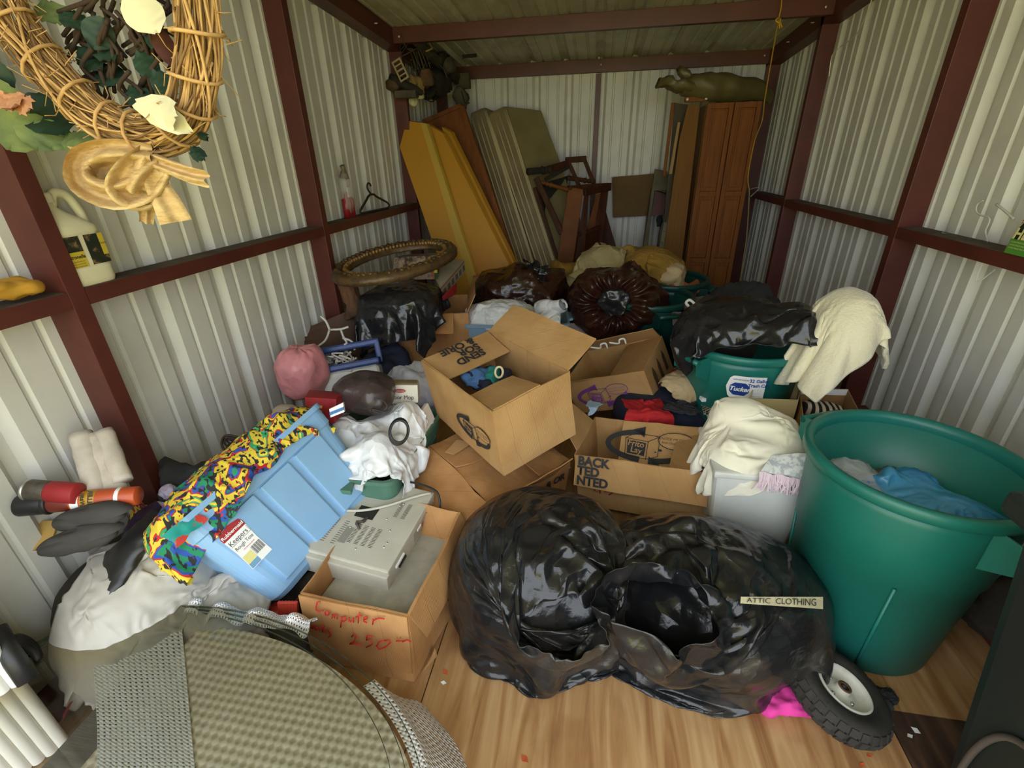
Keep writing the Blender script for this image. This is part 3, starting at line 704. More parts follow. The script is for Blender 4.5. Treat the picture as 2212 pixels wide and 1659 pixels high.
# rolled khaki tarp on the cabinet
t = thing('rolled_tarp', 'rolled khaki vinyl tarp lying on top of the tall oak cabinet', 'tarp', at(1570, 220, y=4.55))
pts = catmull([at(1470, 190, y=4.45), at(1500, 186, y=4.47), at(1545, 188, y=4.5), at(1590, 192, y=4.55), at(1630, 194, y=4.6), at(1655, 205, y=4.66), at(1662, 222, y=4.7)], 8)
rr = []
for k, p in enumerate(pts):
    f_ = k/(len(pts)-1); rr.append(.06+.035*sin(pi*min(1, f_*1.25))-.045*max(0, f_-.75)/.25)
vs, fs = tube_vf(pts, rr, 28)
vs = [v + nzv(v, 6, 2)*.012 + (v-pts[i//28]).normalized()*(.006*folds(v, 9, 4)) for i, v in enumerate(vs)]
mk('roll', vs, fs, M['khaki'], t, True)
def conefold(name, A, B, r0, r1, m, parent, seed, n=26, amp=.25, open_=True):
    A, B = V(A), V(B); L = 14; pts = [A+(B-A)*(k/L)+nzv((k*.3, seed, 0), 1.3)*.012 for k in range(L+1)]
    vs, fs = tube_vf(pts, [r0+(r1-r0)*k/L for k in range(L+1)], n, flat=.7)
    vs = [v+(v-pts[i//n])*(amp*.9*folds(v, 11, seed)) for i, v in enumerate(vs)]
    if open_: fs = fs[:-1]
    return mk(name, vs, fs, m, parent, True)
conefold('loose_end', at(1510, 190, y=4.47), at(1420, 180, y=4.40), .075, .055, M['khaki'], t, 5, amp=.5)
conefold('loose_flap', at(1500, 184, y=4.50), at(1466, 146, y=4.44), .065, .045, M['khaki'], t, 7, amp=.6)
# yellow rope from the purlin to the girt, wire on the right wall
r_ = catmull([at(1689, -20, y=3.80), at(1688, 12, y=3.82), at(1682, 42, y=3.83), at(1668, 120, y=4.0), at(1652, 215, y=4.2), at(1646, 262, y=4.3), at(1630, 305, y=4.42), at(1616, 380, y=4.42), at(1619, 412, y=4.42)], 6)
t = thing('yellow_rope', 'thin yellow rope hanging from the purlin down past the cabinet to the girt', 'rope', r_[-1])
tube('cord', r_, .0045, M['rope_y'], t, 6)
tubes('knot', [catmull([at(1682, 38, y=3.81), at(1676, 44, y=3.80), at(1684, 50, y=3.80), at(1686, 40, y=3.81)], 4), [at(1683, 44, y=3.81), at(1690, 60, y=3.81)], [at(1683, 44, y=3.81), at(1684, 62, y=3.81)]], .005, M['rope_y'], t)
tube('tail', catmull([at(1619, 412, y=4.42), at(1616, 470, y=4.40), at(1612, 520, y=4.38), at(1603, 580, y=4.3), at(1597, 632, y=4.2)], 6), .005, mat('pale_rope', srgb('#8c8054'), .85), t, 6)
tube('loop', catmull([at(1618, 414, y=4.42), at(1622, 408, y=4.5), at(1640, 406, x=1.36), at(1622, 424, y=4.5)], 5), .004, M['rope_w'], t, 6)
o = tube('hanging_wire', catmull([at(1888, -15, x=1.36), at(1868, 40, x=1.37), at(1846, 78, x=1.39), at(1812, 104, x=1.40), at(1797, 122, x=1.33), at(1791, 165, x=1.34)], 6), .003, M['screw'], None, 6); rebase(o); tag(o, 'thin grey wire hooked behind the right middle post', 'wire')
# junk hung in the left back corner
t = thing('hanging_plank', 'dusty grey plank slung under the roof in the left back corner', 'plank', at(990, 172, y=4.9))
q8 = [at(889, 84, y=3.92), at(904, 80, y=3.92), at(1000, 168, y=4.95), at(984, 176, y=4.95)]
prism('board', q8, (0, .01, -.03), M['twine'], t, .003)
for (a_, b_, c_, y_) in (((928, 92), (934, 105), (920, 111), 4.0), ((996, 158), (999, 168), (989, 171), 4.9), ((1005, 157), (1006, 167), (996, 169), 4.92), ((974, 196), (978, 202), (967, 209), 4.6)):
    tube('hook', [at(*a_, y=y_), at(*b_, y=y_), at(*c_, y=y_)], .006, M['brass'], t, 6, smooth=False)
t = thing('junk_bundle', 'dark tangled bundle of straps and sticks hung in the left back corner under the plank', 'bundle', at(945, 230, y=4.5))
lump('sack', at(940, 180, y=4.6), (.13, .22, .11), M['junk'], t, 8, .2, 8, 60, 40, big=.2)
random.seed(31)
for k in range(26):
    a_, b_ = random.uniform(862, 1000), random.uniform(112, 222); y_ = random.uniform(4.0, 4.8); a2, b2 = a_+random.uniform(-34, 34), b_+random.uniform(-22, 26)
    if k % 3 == 0: bar('stick', at(a_, b_, y=y_), at(a2, b2, y=y_+.1), .022, .014, M[('twine', 'junk', 'rust')[k % 9//3]], t)
    elif k % 3 == 1: tube('strap', catmull([at(a_, b_, y=y_), at((a_+a2)/2, (b_+b2)/2+14, y=y_), at(a2, b2, y=y_)], 5), .012, M['junk' if k % 2 else 'twine'], t, 8, flat=.3)
    else: lump('scrap', at(a_, b_, y=y_), (.05, .045, .05), M['twine' if k % 2 else 'junk'], t, k, .3, 16, 24, 16)
t = thing('wire_hangers', 'bunch of bare wire hangers hooked in the left back corner', 'hangers', at(905, 170, y=4.1))
random.seed(5)
for k, (x0, y0, x1, y1) in enumerate(((884, 106, 900, 150), (896, 106, 908, 152), (902, 108, 915, 146), (886, 130, 895, 168), (893, 128, 900, 172), (912, 112, 922, 150), (930, 122, 938, 116), (944, 136, 966, 168), (916, 150, 946, 172), (914, 178, 935, 188))):
    y_ = 3.95+.04*k
    if k < 6: pl = [at(x0, y0, y=y_), at(x0+6, y0-1, y=y_), at(x1+8, y1-3, y=y_), at(x1+2, y1, y=y_), at(x0+1, y0+3, y=y_)]
    else: pl = [at(x0, y0, y=y_), at((x0+x1)/2+3, (y0+y1)/2-4, y=y_), at(x1, y1, y=y_)]
    tube('wire', pl, .0032, M['twine'], t, 5)
tube('wire', catmull([at(866, 72, y=3.84), at(872, 92, y=3.84), at(884, 108, y=3.9), at(900, 105, y=3.95), at(868, 122, y=3.95)], 4), .003, M['twine'], t, 5)
tube('wire', catmull([at(865, 95, y=3.9), at(864, 110, y=3.9), at(872, 100, y=3.9), at(880, 96, y=3.9), at(866, 118, y=3.9)], 5), .003, M['junk'], t, 5)
# strap buckle: plate with four slots
t = thing('strap_buckle', 'pale tan plastic strap buckle with four slots hanging in the corner', 'buckle', at(866, 170, y=3.85))
A, B = at(857, 134, y=3.85), at(873, 168, y=3.85); ax = (B-A); Lb = ax.length+.03; ax.normalize(); sx_ = ax.cross(V((0, 1, 0))).normalized()
Fm = Matrix(((sx_.x, ax.x, 0), (sx_.y, ax.y, 1), (sx_.z, ax.z, 0))).to_3x3(); Cb = (A+B)/2
mb = mat('tan_buckle', srgb('#9c8d62'), .5)
def bb_(n_, x, y, w_, h_): 
    c_ = Cb+sx_*x+ax*y; R_ = Matrix((sx_, ax, sx_.cross(ax))).transposed(); box(n_, c_, (w_, h_, .012), mb, t, R=R_, bv=.003)
W_ = .075
for sgn in (-1, 1): bb_('side_bar', sgn*(W_/2-.006), 0, .012, Lb)
for y_, h_ in ((-Lb/2+.006, .012), (-Lb/2+.036, .010), (0, Lb-.125), (Lb/2-.036, .010), (Lb/2-.006, .012)): bb_('cross_bar', 0, y_, W_-.02, h_)
for (px_, py_, y_, ax_) in ((907, 207, 4.0, (.2, -.3, 1)), (893, 220, 3.96, (.5, -1, .2))):
    o = lathe('caster_wheel', [(0, .018), (.012, .018), (.014, .012), (.03, .016), (.034, .01), (.034, -.01), (.03, -.016), (.014, -.012), (.012, -.018), (0, -.018)], mat('cream_wheel', srgb('#b3ab84'), .5), None, 24, at(px_, py_, y=y_), ax_); rebase(o)
    tag(o, 'cream caster wheel dangling below the junk bundle, '+('upper of two' if py_ < 210 else 'lower of two'), 'wheel', 'cream caster wheels')
o = lump('rusty_lantern', at(921, 168, y=4.02), (.055, .05, .06), M['rust'], None, 2, .2, 22, 36, 24); rebase(o); tag(o, 'round rusty lantern hanging among the wire hangers', 'lantern')
o = lump('tan_rag', at(898, 184, y=3.97), (.045, .04, .05), mat('tan_rag', srgb('#7d6536'), .8), None, 6, .5, 20, 36, 24); rebase(o); tag(o, 'crumpled tan rag hanging below the strap buckle', 'rag')
for (px_, py_, w_, h_, y_, lab) in ((1004, 175, .10, .12, 4.9, 'grey electrical box hung behind the corner plank'), (878, 204, .17, .05, 3.9, 'short grey wood block hung beside the corner post')):
    o = box('junk_block', at(px_, py_, y=y_), (w_, .06, h_), M['twine'], None, bv=.008); rebase(o); tag(o, lab, 'block')
o = lathe('wooden_tool', [(0, 0), (.03, .0), (.035, .05), (.028, .12), (.03, .20), (.018, .26), (0, .27)], M['junk'], None, 16, at(843, 168, y=3.92), (1, .0, -.45)); rebase(o); tag(o, 'dark wooden tool handle sticking out across the corner post', 'handle')
o = lump('brown_gourd', at(850, 184, y=3.93), (.06, .05, .045), mat('brown_wood_knob', srgb('#4f3a20'), .7), None, 2, .05, 8, 30, 20); rebase(o); tag(o, 'small brown wooden knob below the dark tool handle', 'knob')
o = lump('dark_float', at(996, 214, y=4.85), (.07, .07, .09), M['twine'], None, 4, .25, 12, 36, 24); rebase(o); tag(o, 'dark ball shaped fitting hanging above the brown veneer panel', 'fitting')
# ------------------------------------------------------------------ generic builders: open carton, tote, round can, film bag
def carton(name, label, pos, rot, dims, m, flaps, cat='box', group=None, m2=None, skip=(), th=.005, amp=.006, seed=1., n=8):
    """open cardboard box; flaps: side -> (angle out from upright in degrees, length[, u0, u1])"""
    t = thing(name, label, cat, pos, rot, group); t['_d'] = 0; del t['_d']
    w_, d_, h_ = dims; X, Y, Z = w_/2, d_/2, h_/2
    P_ = lambda i, j, k: V((i*X, j*Y, k*Z))
    sides = {'-y': ((-1, -1), (1, -1), V((0, -1, 0))), '+x': ((1, -1), (1, 1), V((1, 0, 0))), '+y': ((1, 1), (-1, 1), V((0, 1, 0))), '-x': ((-1, 1), (-1, -1), V((-1, 0, 0)))}
    quad_panel('base', P_(-1, -1, -1), P_(1, -1, -1), P_(1, 1, -1), P_(-1, 1, -1), m, t, th, n, amp, 5, seed, world=False)
    for k, (a_, b_, o_) in sides.items():
        if k in skip: continue
        quad_panel('side', P_(*a_, -1), P_(*b_, -1), P_(*b_, 1), P_(*a_, 1), m, t, th, n, amp, 5, seed, world=False)
    for k, f_ in flaps.items():
        k = k.rstrip("'"); a_, b_, o_ = sides[k]; ang, L = math.radians(f_[0]), f_[1]; u0, u1 = (f_[2], f_[3]) if len(f_) > 2 else (0.01, .99)
        A = P_(*a_, 1); B = P_(*b_, 1); A, B = A+(B-A)*u0, A+(B-A)*u1
        v = V((0, 0, cos(ang)))*L + o_*(sin(ang)*L)
        sk = f_[4] if len(f_) > 4 else .0
        quad_panel('flap', A, B, B+v-(B-A)*sk, A+v+(B-A)*sk, m2 or m, t, th, 6, amp*1.3, 6, seed+2, world=False)
    return t
def tote(name, label, pos, rot, L, W_, H_, tp, m, ribs_=3, group=None, lip=.022, cat='storage tote'):
    t = thing(name, label, cat, pos, rot, group)
    rc = .05
    def ring(l, w_, z, r=rc, n=6):
        out = []
        for sx_, sy_, a0 in ((1, 1, 0), (-1, 1, 90), (-1, -1, 180), (1, -1, 270)):
            for k in range(n+1):
                a = math.radians(a0+90*k/n); out.append(V((sx_*(l/2-r)+r*cos(a), sy_*(w_/2-r)+r*sin(a), z)))
        return out
    zt, zb = H_/2, -H_/2
    f_ = lambda z: tp*2*(zt-z)/H_
    levels = [(0, zb+.004, .02), (0, zb, .035)]
    rings = [ring((L-2*tp)-.03, (W_-2*tp)-.03, zb), ring(L-2*tp, W_-2*tp, zb+.02), ring(L-f_(zt-.085), W_-f_(zt-.085), zt-.085)]
    rings += [ring(L-f_(zt-.085)+.010, W_-f_(zt-.085)+.010, zt-.080), ring(L, W_, zt-.018), ring(L+lip, W_+lip, zt-.018), ring(L+lip, W_+lip, zt), ring(L-.004, W_-.004, zt), ring(L-f_(zt-.1)-.012, W_-f_(zt-.1)-.012, zt-.1), ring(L-2*tp-.012, W_-2*tp-.012, zb+.03), ring(L-2*tp-.06, W_-2*tp-.06, zb+.012)]
    n_ = len(rings[0]); vs = [p for r in rings for p in r]; fs = []
    for i in range(len(rings)-1):
        for k in range(n_): fs.append((i*n_+k, i*n_+(k+1) % n_, (i+1)*n_+(k+1) % n_, (i+1)*n_+k))
    fs.append(tuple(range(n_-1, -1, -1))); fs.append(tuple(range((len(rings)-1)*n_, len(rings)*n_)))
    mk('body', vs, fs, m, t, False, False)
    # raised wall panels between the ribs
    for s_ in (-1, 1):
        wd = (L-2*tp-.10)/ribs_
        for k in range(ribs_):
            x0 = -(L-2*tp)/2+.05+k*wd+.008; x1 = x0+wd-.016
            zlo, zhi = zb+.035, zt-.087
            ylo, yhi = s_*((W_-f_(zlo))/2+.001), s_*((W_-f_(zhi))/2+.001); e = s_*.011
            g_ = 1+.5*tp/(L/2)
            hexa('wall_panel', [(x0, ylo-e, zlo), (x1, ylo-e, zlo), (x1*g_, yhi-e, zhi), (x0*g_, yhi-e, zhi), (x0+.006, ylo+e, zlo+.006), (x1-.006, ylo+e, zlo+.006), (x1*g_-.006, yhi+e, zhi), (x0*g_+.006, yhi+e, zhi)], m, t, .004, False)
    for s_ in (-1, 1):
        xh = s_*(L/2+lip/2+.018)
        hexa('handle', [(xh-.03, -.075, zt-.03), (xh+.03, -.06, zt-.022), (xh+.03, .06, zt-.022), (xh-.03, .075, zt-.03), (xh-.03, -.075, zt-.012), (xh+.03, -.06, zt-.008), (xh+.03, .06, zt-.008), (xh-.03, .075, zt-.012)], m, t, .004, False)
    return t
def can(label, c, m, haz, H_=.68, rt=.285, rb=.215, group='round trash cans', name='trash_can', rimm=None):
    t = thing(name, label, 'trash can', c, (0, 0, 0), group); c = V(c)
    r = lambda z: rb+(rt-.022-rb)*z/H_
    pr = [(0, .0), (rb-.015, 0), (rb, .012), (r(.58*H_), .58*H_), (r(.58*H_)+.008, .585*H_), (r(.9*H_)+.006, .9*H_)]
    pr += [(r(.95*H_)+.004, .945*H_)]
    lathe('body', pr+[(r(.95*H_)-.004, .945*H_), (r(.5*H_)-.006, .5*H_), (rb-.008, .03), (0, .02)], m, t, 64, c)
    lathe('rim', [(rt-.028, H_-.038), (rt-.012, H_-.04), (rt, H_-.034), (rt+.001, H_-.01), (rt-.004, H_-.002), (rt-.012, H_), (rt-.024, H_-.004), (rt-.03, H_-.02), (rt-.028, H_-.038)], m, t, 64, c)
    for k in range(4):
        a = haz+math.radians(45+90*k)
        o = V((cos(a), sin(a), 0)); tube('rib', [c+o*(r(.02)+.001)+V((0, 0, .02)), c+o*(r(.57*H_)+.003)+V((0, 0, .57*H_))], .005, m, t, 6)
    for a in (haz, haz+pi):
        o = V((cos(a), sin(a), 0)); s_ = V((-sin(a), cos(a), 0)); z0 = H_-.03
        for e in (-1, 1):
            A = c+o*(rt-.03)+s_*(e*.075); prism('handle_bracket', [A+V((0, 0, z0)), A+o*.085+V((0, 0, z0-.01)), A+o*.075+V((0, 0, z0-.085)), A+V((0, 0, z0-.13))], s_*(.006*-e), m, t, .002)
        tube('handle_grip', [c+o*(rt+.045)+s_*k*.075+V((0, 0, z0-.02)) for k in (-1, -.5, 0, .5, 1)], .013, m, t, 10)
    return t
def film_bag(name, label, c, r, m, seed, neck=None, neck_r=.1, group=None, amp=.07, s=6., nu=110, nv=70, mouth=None, flatb=.8, pinch=.10, pw=.85, nf=11, cat='bag', R=None):
    """a full plastic bag: lumpy body gathered towards its neck, and the ruffled mouth"""
    c = V(c); t = thing(name, label, cat, c-V((0, 0, r[2])), (0, 0, 0), group); rm = (r[0]+r[1]+r[2])/3
    nd = (V(neck)-c).normalized() if neck is not None else V((0, 0, 1))
    def fn(u, v):
        th = 2*pi*u; ph = pi*(v-.5); f_ = lambda x: math.copysign(abs(x)**pw, x)
        d = V((f_(cos(ph))*f_(cos(th)), f_(cos(ph))*f_(sin(th)), f_(sin(ph)))); p = V((d.x*r[0], d.y*r[1], d.z*r[2]))
        if R: p = R @ p
        n_ = p.normalized()
        k = max(0, n_.dot(nd)); az = math.atan2(n_.dot(nd.orthogonal().normalized()), n_.dot(nd.cross(nd.orthogonal().normalized())))
        g_ = k**3
        gather = sin(az*nf+4*nz(p, 3/rm, seed))*.05*g_*(1-g_*.6)
        p = p + n_*(rm*(.10*nz(p, 1.7/rm, seed+3)+amp*folds(p, s, seed)*(1+.6*g_)+gather))
        p = p - n_*(rm*pinch*1.6*max(0, k-.86)/.14) if pinch else p
        if p.z < -r[2]*flatb: p.z = -r[2]*flatb+(p.z+r[2]*flatb)*.1
        return c+p
    surf('bag_body', fn, nu, nv, m, t, cu=True)
    if neck is not None:
        A = c+nd*(rm*.72); B = V(neck); e1 = nd.orthogonal().normalized(); e2 = nd.cross(e1)
        def fm(u, v):
            a = 2*pi*u; w_ = neck_r*(.42+.58*v**1.3)*(1+.28*sin(a*7+3*nz((cos(a), sin(a), v), 1.3, seed))*v+.2*nz((cos(a)*1.2, sin(a)*1.2, v*2), 1.5, seed+4))
            p = A+(B-A)*v+e1*(cos(a)*w_)+e2*(sin(a)*w_)
            return p+nzv(p, 16, seed)*.018*v+nd*(.05*nz((cos(a), sin(a), v), 1.8, seed+9)*v)
        surf('bag_mouth', fm, 72, 14, mouth or m, t, cu=True)
    return t
# ------------------------------------------------------------------ left back: frame, games, boxes under the black bag
pL, pR, pF, pB = at(736, 610, z=.90), at(960, 526, z=.98), at(845, 596, z=.93), at(859, 527, z=.985)
cF = (pL+pR)/2; ea = (pR-pL)/2; eb = (pB-pF)/2; eb = eb-ea*(eb.dot(ea)/ea.length_squared); eb = eb.normalized()*.30; nF = ea.cross(eb).normalized()
t = thing('oval_frame', 'carved gilt oval picture frame lying tilted on the stacked boxes', 'picture frame', cF)
def ov(f_, h, k, n=96): return [cF+ea*(f_*cos(2*pi*i/n))+eb*(f_*sin(2*pi*i/n))+nF*h for i in range(n)]
n_ = 96; prof = [(1.0, -.02), (1.0, .01), (.93, .035), (.86, .03), (.80, .012), (.78, -.01), (.78, -.02)]
vs = [p for f_, h in prof for p in ov(f_, h, 0)]; fs = []
for i in range(len(prof)):
    for k in range(n_): fs.append((i*n_+k, i*n_+(k+1) % n_, ((i+1) % len(prof))*n_+(k+1) % n_, ((i+1) % len(prof))*n_+k))
vs = [v+nzv(v, 40, 1)*.004 for v in vs]
mk('moulding', vs, fs, M['gilt'], t, True)
random.seed(3); beads = []
for i in range(84):
    a = 2*pi*i/84; f_ = .79+.02*random.random(); P = cF+ea*(f_*cos(a))+eb*(f_*sin(a))+nF*.02
    beads.append(lathe_vf([(0, -.014), (.011, -.006), (.013, .004), (.007, .013), (0, .015)], 6, P, nF+nzv(P, 50)*.5))
vs, fs = merge(beads); o = mk('carved_beading', vs, fs, M['gilt_h'], t, True)
beads = []
for i in range(60):
    a = 2*pi*i/60; f_ = .88+.03*random.random(); P = cF+ea*(f_*cos(a))+eb*(f_*sin(a))+nF*.03
    beads.append(lathe_vf([(0, -.01), (.02, -.004), (.016, .006), (0, .011)], 6, P, nF+nzv(P, 30)*.8))
vs, fs = merge(beads); mk('carved_scroll', vs, fs, M['gilt'], t, True)
t = thing('game_carton', 'dark photo printed game carton standing under the gilt oval frame', 'carton', at(900, 604, y=2.85))
hexa('carton_body', [at(846, 606, y=2.80), at(946, 603, y=2.80), at(952, 596, y=3.2), at(866, 598, y=3.2), at(852, 556, y=2.86), at(945, 551, y=2.86), at(948, 546, y=3.2), at(870, 550, y=3.2)], M['photo'], t, .003)
Fg = frame_of(at(940, 578, y=2.80), (at(946, 600, y=2.79)-at(945, 553, y=2.84)), (1, 0, 0))
prism('green_band', [at(936, 553, y=2.85), at(945, 552, y=2.85), at(946, 603, y=2.793), at(939, 603, y=2.793)], (0, -.003, 0), mat('green_band', srgb('#26401f'), .6), t)
prism('orange_band', [at(932, 554, y=2.85), at(936, 554, y=2.85), at(939, 603, y=2.793), at(935, 603, y=2.793)], (0, -.003, 0), mat('orange_band', srgb('#a5502a'), .6), t)
prism('yellow_mark', [at(938, 583, y=2.81), at(945, 583, y=2.81), at(945, 589, y=2.80), at(938, 589, y=2.80)], (0, -.006, 0), mat('yellow_mark', srgb('#c7b43a'), .6), t)
t = thing('white_carton', 'flat white printed carton resting beside the game carton', 'carton', at(975, 630, y=2.7))
q4 = [at(946, 612, y=2.55), at(1000, 570, y=2.95)]
a1, a2, a3, a4 = at(950, 621, z=.80), at(1002, 561, z=.86), at(948, 558, z=.86), at(930, 580, z=.82)
dn = V((0, 0, -.085))
hexa('carton_body', [a1+dn, a2+dn, a3+dn, a4+dn, a1, a2, a3, a4], mat('cream_carton', srgb('#b5ac94'), .6, 0, srgb('#a39a80'), 5), t, .003)
Fp = frame_of((a1+a2)/2+dn*.5+(a2-a1).cross(V((0, 0, 1))).normalized()*.004, a2-a1, (0, 0, 1)); LL = (a2-a1).length
flat('red_line', [(-LL/2, .034), (LL/2, .034), (LL/2, .028), (-LL/2, .028)], M['redbox'], t, Fp)
for k in range(6): flat('print', [(-LL/2+.05+k*.085, -.025), (-LL/2+.10+k*.085, -.025), (-LL/2+.10+k*.085, .012), (-LL/2+.05+k*.085, .012)], mat('grey_print', srgb('#6b6252'), .7), t, Fp)
o = hexa('red_folder', [at(957, 650, y=2.55), at(984, 636, y=2.75), at(986, 634, y=2.8), at(960, 648, y=2.6), at(955, 640, y=2.55), at(985, 611, y=2.75), at(987, 610, y=2.8), at(958, 638, y=2.6)], M['redbox'], None, .002); rebase(o); tag(o, 'red folder sticking out below the flat white carton', 'folder')
carton('cardboard_box', 'large brown carton under the black bag beside the pale blue tote', (-.98, 2.72, .34), (0, 0, .25), (.42, .42, .66), M['card_o'], {'+x': (25, .12), '-y': (120, .16, .0, .8)}, m2=M['card_o'])
sup = [box_vf((-1.09, 2.48, .60), (.36, .30, .40)), body_vf((-1.08, 2.45, .74), (.20, .17, .10), 4, 1., pw=.6)]
settle('black_bag', sheet_vf((-1.10, 2.40, .92), .95, .80, 52, 44, .15, .03, .12, 3, .80), sup, M['black_film2'], None, 'black plastic bag draped over a carton below the oval frame', 'bag', bend=.04)
o = lump('burlap_sack', at(758, 645, y=2.45), (.055, .06, .12), M['burlap'], None, 4, .3, 12, 40, 26); rebase(o); tag(o, 'brown burlap sack hanging below the left end of the oval frame', 'sack')
o = quad_panel('leaning_board', at(662, 752, y=2.22), at(772, 770, y=2.42), at(768, 666, y=2.52), at(648, 716, y=2.30), mat('brown_hardboard', srgb('#5a4030'), .7, 0, srgb('#48321f'), 5), None, .014, 6, .002); rebase(o); tag(o, 'dark brown hardboard panel leaning behind the white netting', 'panel')
# candle pack, hanger on the left girt
t = thing('candle_pack', 'red candles in clear wrap standing on the left girt', 'candles', at(758, 468, x=-1.55))
cP = at(757, 468, x=-1.55); cP.z = 1.162
for k in (-1, 0, 1): lathe('candle', [(0, 0), (.020, 0), (.020, .11+.03*(k == 0)), (.004, .12+.03*(k == 0)), (0, .15)], mat('red_wax', srgb('#8f1f25'), .4), t, 14, cP+V((0, k*.036, 0)))
box('paper_tag', cP+V((.018, .0, .15)), (.004, .045, .055), M['white_print'], t)
lump('wrap', cP+V((0, 0, .13)), (.035, .055, .13), mat('wrap_film', (.7, .65, .6), .15, alpha=.25, bump=.4, bs=30), t, 4, .1, 14, 30, 24)
tube('wrap_twist', [cP+V((0, 0, .23)), cP+V((0, .01, .28)), cP+V((0, .0, .30))], [.03, .012, .016], mat('wrap_top', srgb('#6b6248'), .4), t, 10)
t = thing('plastic_hanger', 'black plastic clothes hanger standing on the left girt', 'hanger', at(810, 455, x=-1.53))
hx = lambda px, py: at(px, py, x=-1.53)
tube('bar_loop', [hx(780, 461), hx(838, 449), hx(841, 443), hx(836, 437), hx(812, 424), hx(808, 420), hx(800, 420), hx(795, 425), hx(792, 431), hx(780, 452), hx(778, 456)], .0075, M['black'], t, 8, closed=True)
tube('hook', catmull([hx(803, 421), hx(795, 410), hx(793, 402), hx(795, 396), hx(799, 397), hx(801, 402)], 5), .006, M['black'], t, 8)
# netting
random.seed(9)
t = thing('rope_net', 'white rope netting tangled in front of the dark brown panel', 'net', at(725, 820, y=2.0))
nl = [[(692, 683), (704, 694), (712, 712)], [(712, 712), (736, 711), (752, 706)], [(712, 712), (702, 736), (676, 754), (664, 758)], [(736, 711), (742, 728), (750, 740)], [(676, 754), (690, 778), (694, 800), (700, 826)], [(750, 740), (728, 756), (700, 768)], [(742, 745), (724, 762), (704, 782)], [(756, 742), (742, 770), (735, 790)], [(694, 800), (716, 790), (740, 776), (758, 760)], [(700, 770), (720, 776), (750, 768)], [(688, 812), (706, 800), (730, 798)], [(730, 752), (752, 762), (762, 776)], [(705, 826), (716, 806), (738, 790)], [(660, 760), (668, 780), (690, 800)], [(700, 790), (712, 812), (722, 826)], [(740, 730), (760, 738), (766, 756)]]
for k, l in enumerate(nl):
    y_ = 2.12+.02*(k % 4); tube('cord', catmull([at(a_, b_, y=y_) for a_, b_ in l], 5), .006, M['rope_w'], t, 6)
for k in range(26):
    a_, b_ = random.uniform(688, 762), random.uniform(770, 826); y_ = 2.02+random.random()*.1
    tube('cord', catmull([at(a_+random.uniform(-16, 16), b_+random.uniform(-12, 12), y=y_+random.uniform(-.03, .03)) for _ in range(4)], 5), .005, M['rope_w'], t, 6)
o = film_bag('pink_bag', 'pink plastic bag wedged between the patterned fabric and the cooler', at(655, 802, y=1.92), (.115, .13, .15), M['pink_film'], 6, amp=.035, s=9, pw=.95, nu=70, nv=46)
# cooler
t = thing('picnic_cooler', 'white picnic cooler with a blue handle frame behind the smoky bag', 'cooler', (-1.21, 2.06, .28), (-.36, -.10, .38))
box('body', (0, 0, .10), (.30, .24, .24), M['coolw'], t, bv=.03, seg=3, world=False)
box('collar', (0, 0, .235), (.315, .255, .035), M['navy'], t, bv=.01, world=False)
for s_ in (-1, 1): box('handle_arm', (s_*.15, .0, .28), (.03, .05, .12), M['navy'], t, bv=.008, world=False)
box('handle_grip', (0, .0, .335), (.33, .05, .035), M['navy'], t, bv=.01, world=False)
o = lump('smoky_bag', at(788, 850, y=1.66), (.13, .10, .085), M['smoke_film'], None, 12, .035, 7, 70, 44, pw=.7); rebase(o); tag(o, 'smoky brown plastic bag lying on the green tote beside the red carton', 'bag')
t = thing('mop_carton', 'white mop refill carton with red logo behind the green tote', 'carton', at(868, 872, y=1.82))
p_ = [at(832, 874, y=1.72), at(903, 870, y=1.72), at(908, 850, y=1.84), at(840, 854, y=1.84), at(831, 832, y=1.74), at(902, 832, y=1.74), at(904, 821, y=1.84), at(833, 820, y=1.84)]
hexa('carton_body', p_, mat('white_carton_board', srgb('#cfc8b8'), .6), t, .002)
prism('brown_top', [p_[4]+V((.006, .006, .001)), p_[5]+V((-.006, .006, .001)), p_[6]+V((-.004, -.004, .001)), p_[7]+V((.004, -.004, .001))], (0, 0, .002), mat('carton_top_print', srgb('#9c8a68'), .6), t)
Fm_ = frame_of((p_[0]+p_[1]+p_[4]+p_[5])/4+V((0, -.004, .0)), p_[5]-p_[4], p_[4]-p_[0])
flat('logo_oval', ell(.026, .008, 24, -.002, .018), M['redbox'], t, Fm_)
text('lettering', 'Rubbermaid', .0085, M['white_print'], t, Fm_ @ Matrix.Translation((-.002, .0182, .001)))
text('lettering', 'Floor Mop', .026, M['ink'], t, Fm_ @ Matrix.Translation((.004, -.012, .001)))
o = film_bag('clear_bag', 'clear plastic bag with pink things inside behind the mop carton', at(905, 838, y=2.02), (.17, .13, .13), M['clear_film'], 15, amp=.12, s=9, nu=80, nv=50)
lump('contents', at(918, 858, y=2.02), (.12, .10, .085), mat('pink_knit', srgb('#c9a0b4'), .8, 0, srgb('#b9b6c4'), 7), o, 3, .2, 9, 40, 24)
o = film_bag('navy_clothes', 'dark clothes heap between the cooler and the black bag', at(830, 800, y=2.3), (.16, .16, .12), M['navyc'], 17, amp=.2, s=8, nu=60, nv=40, cat='clothes')
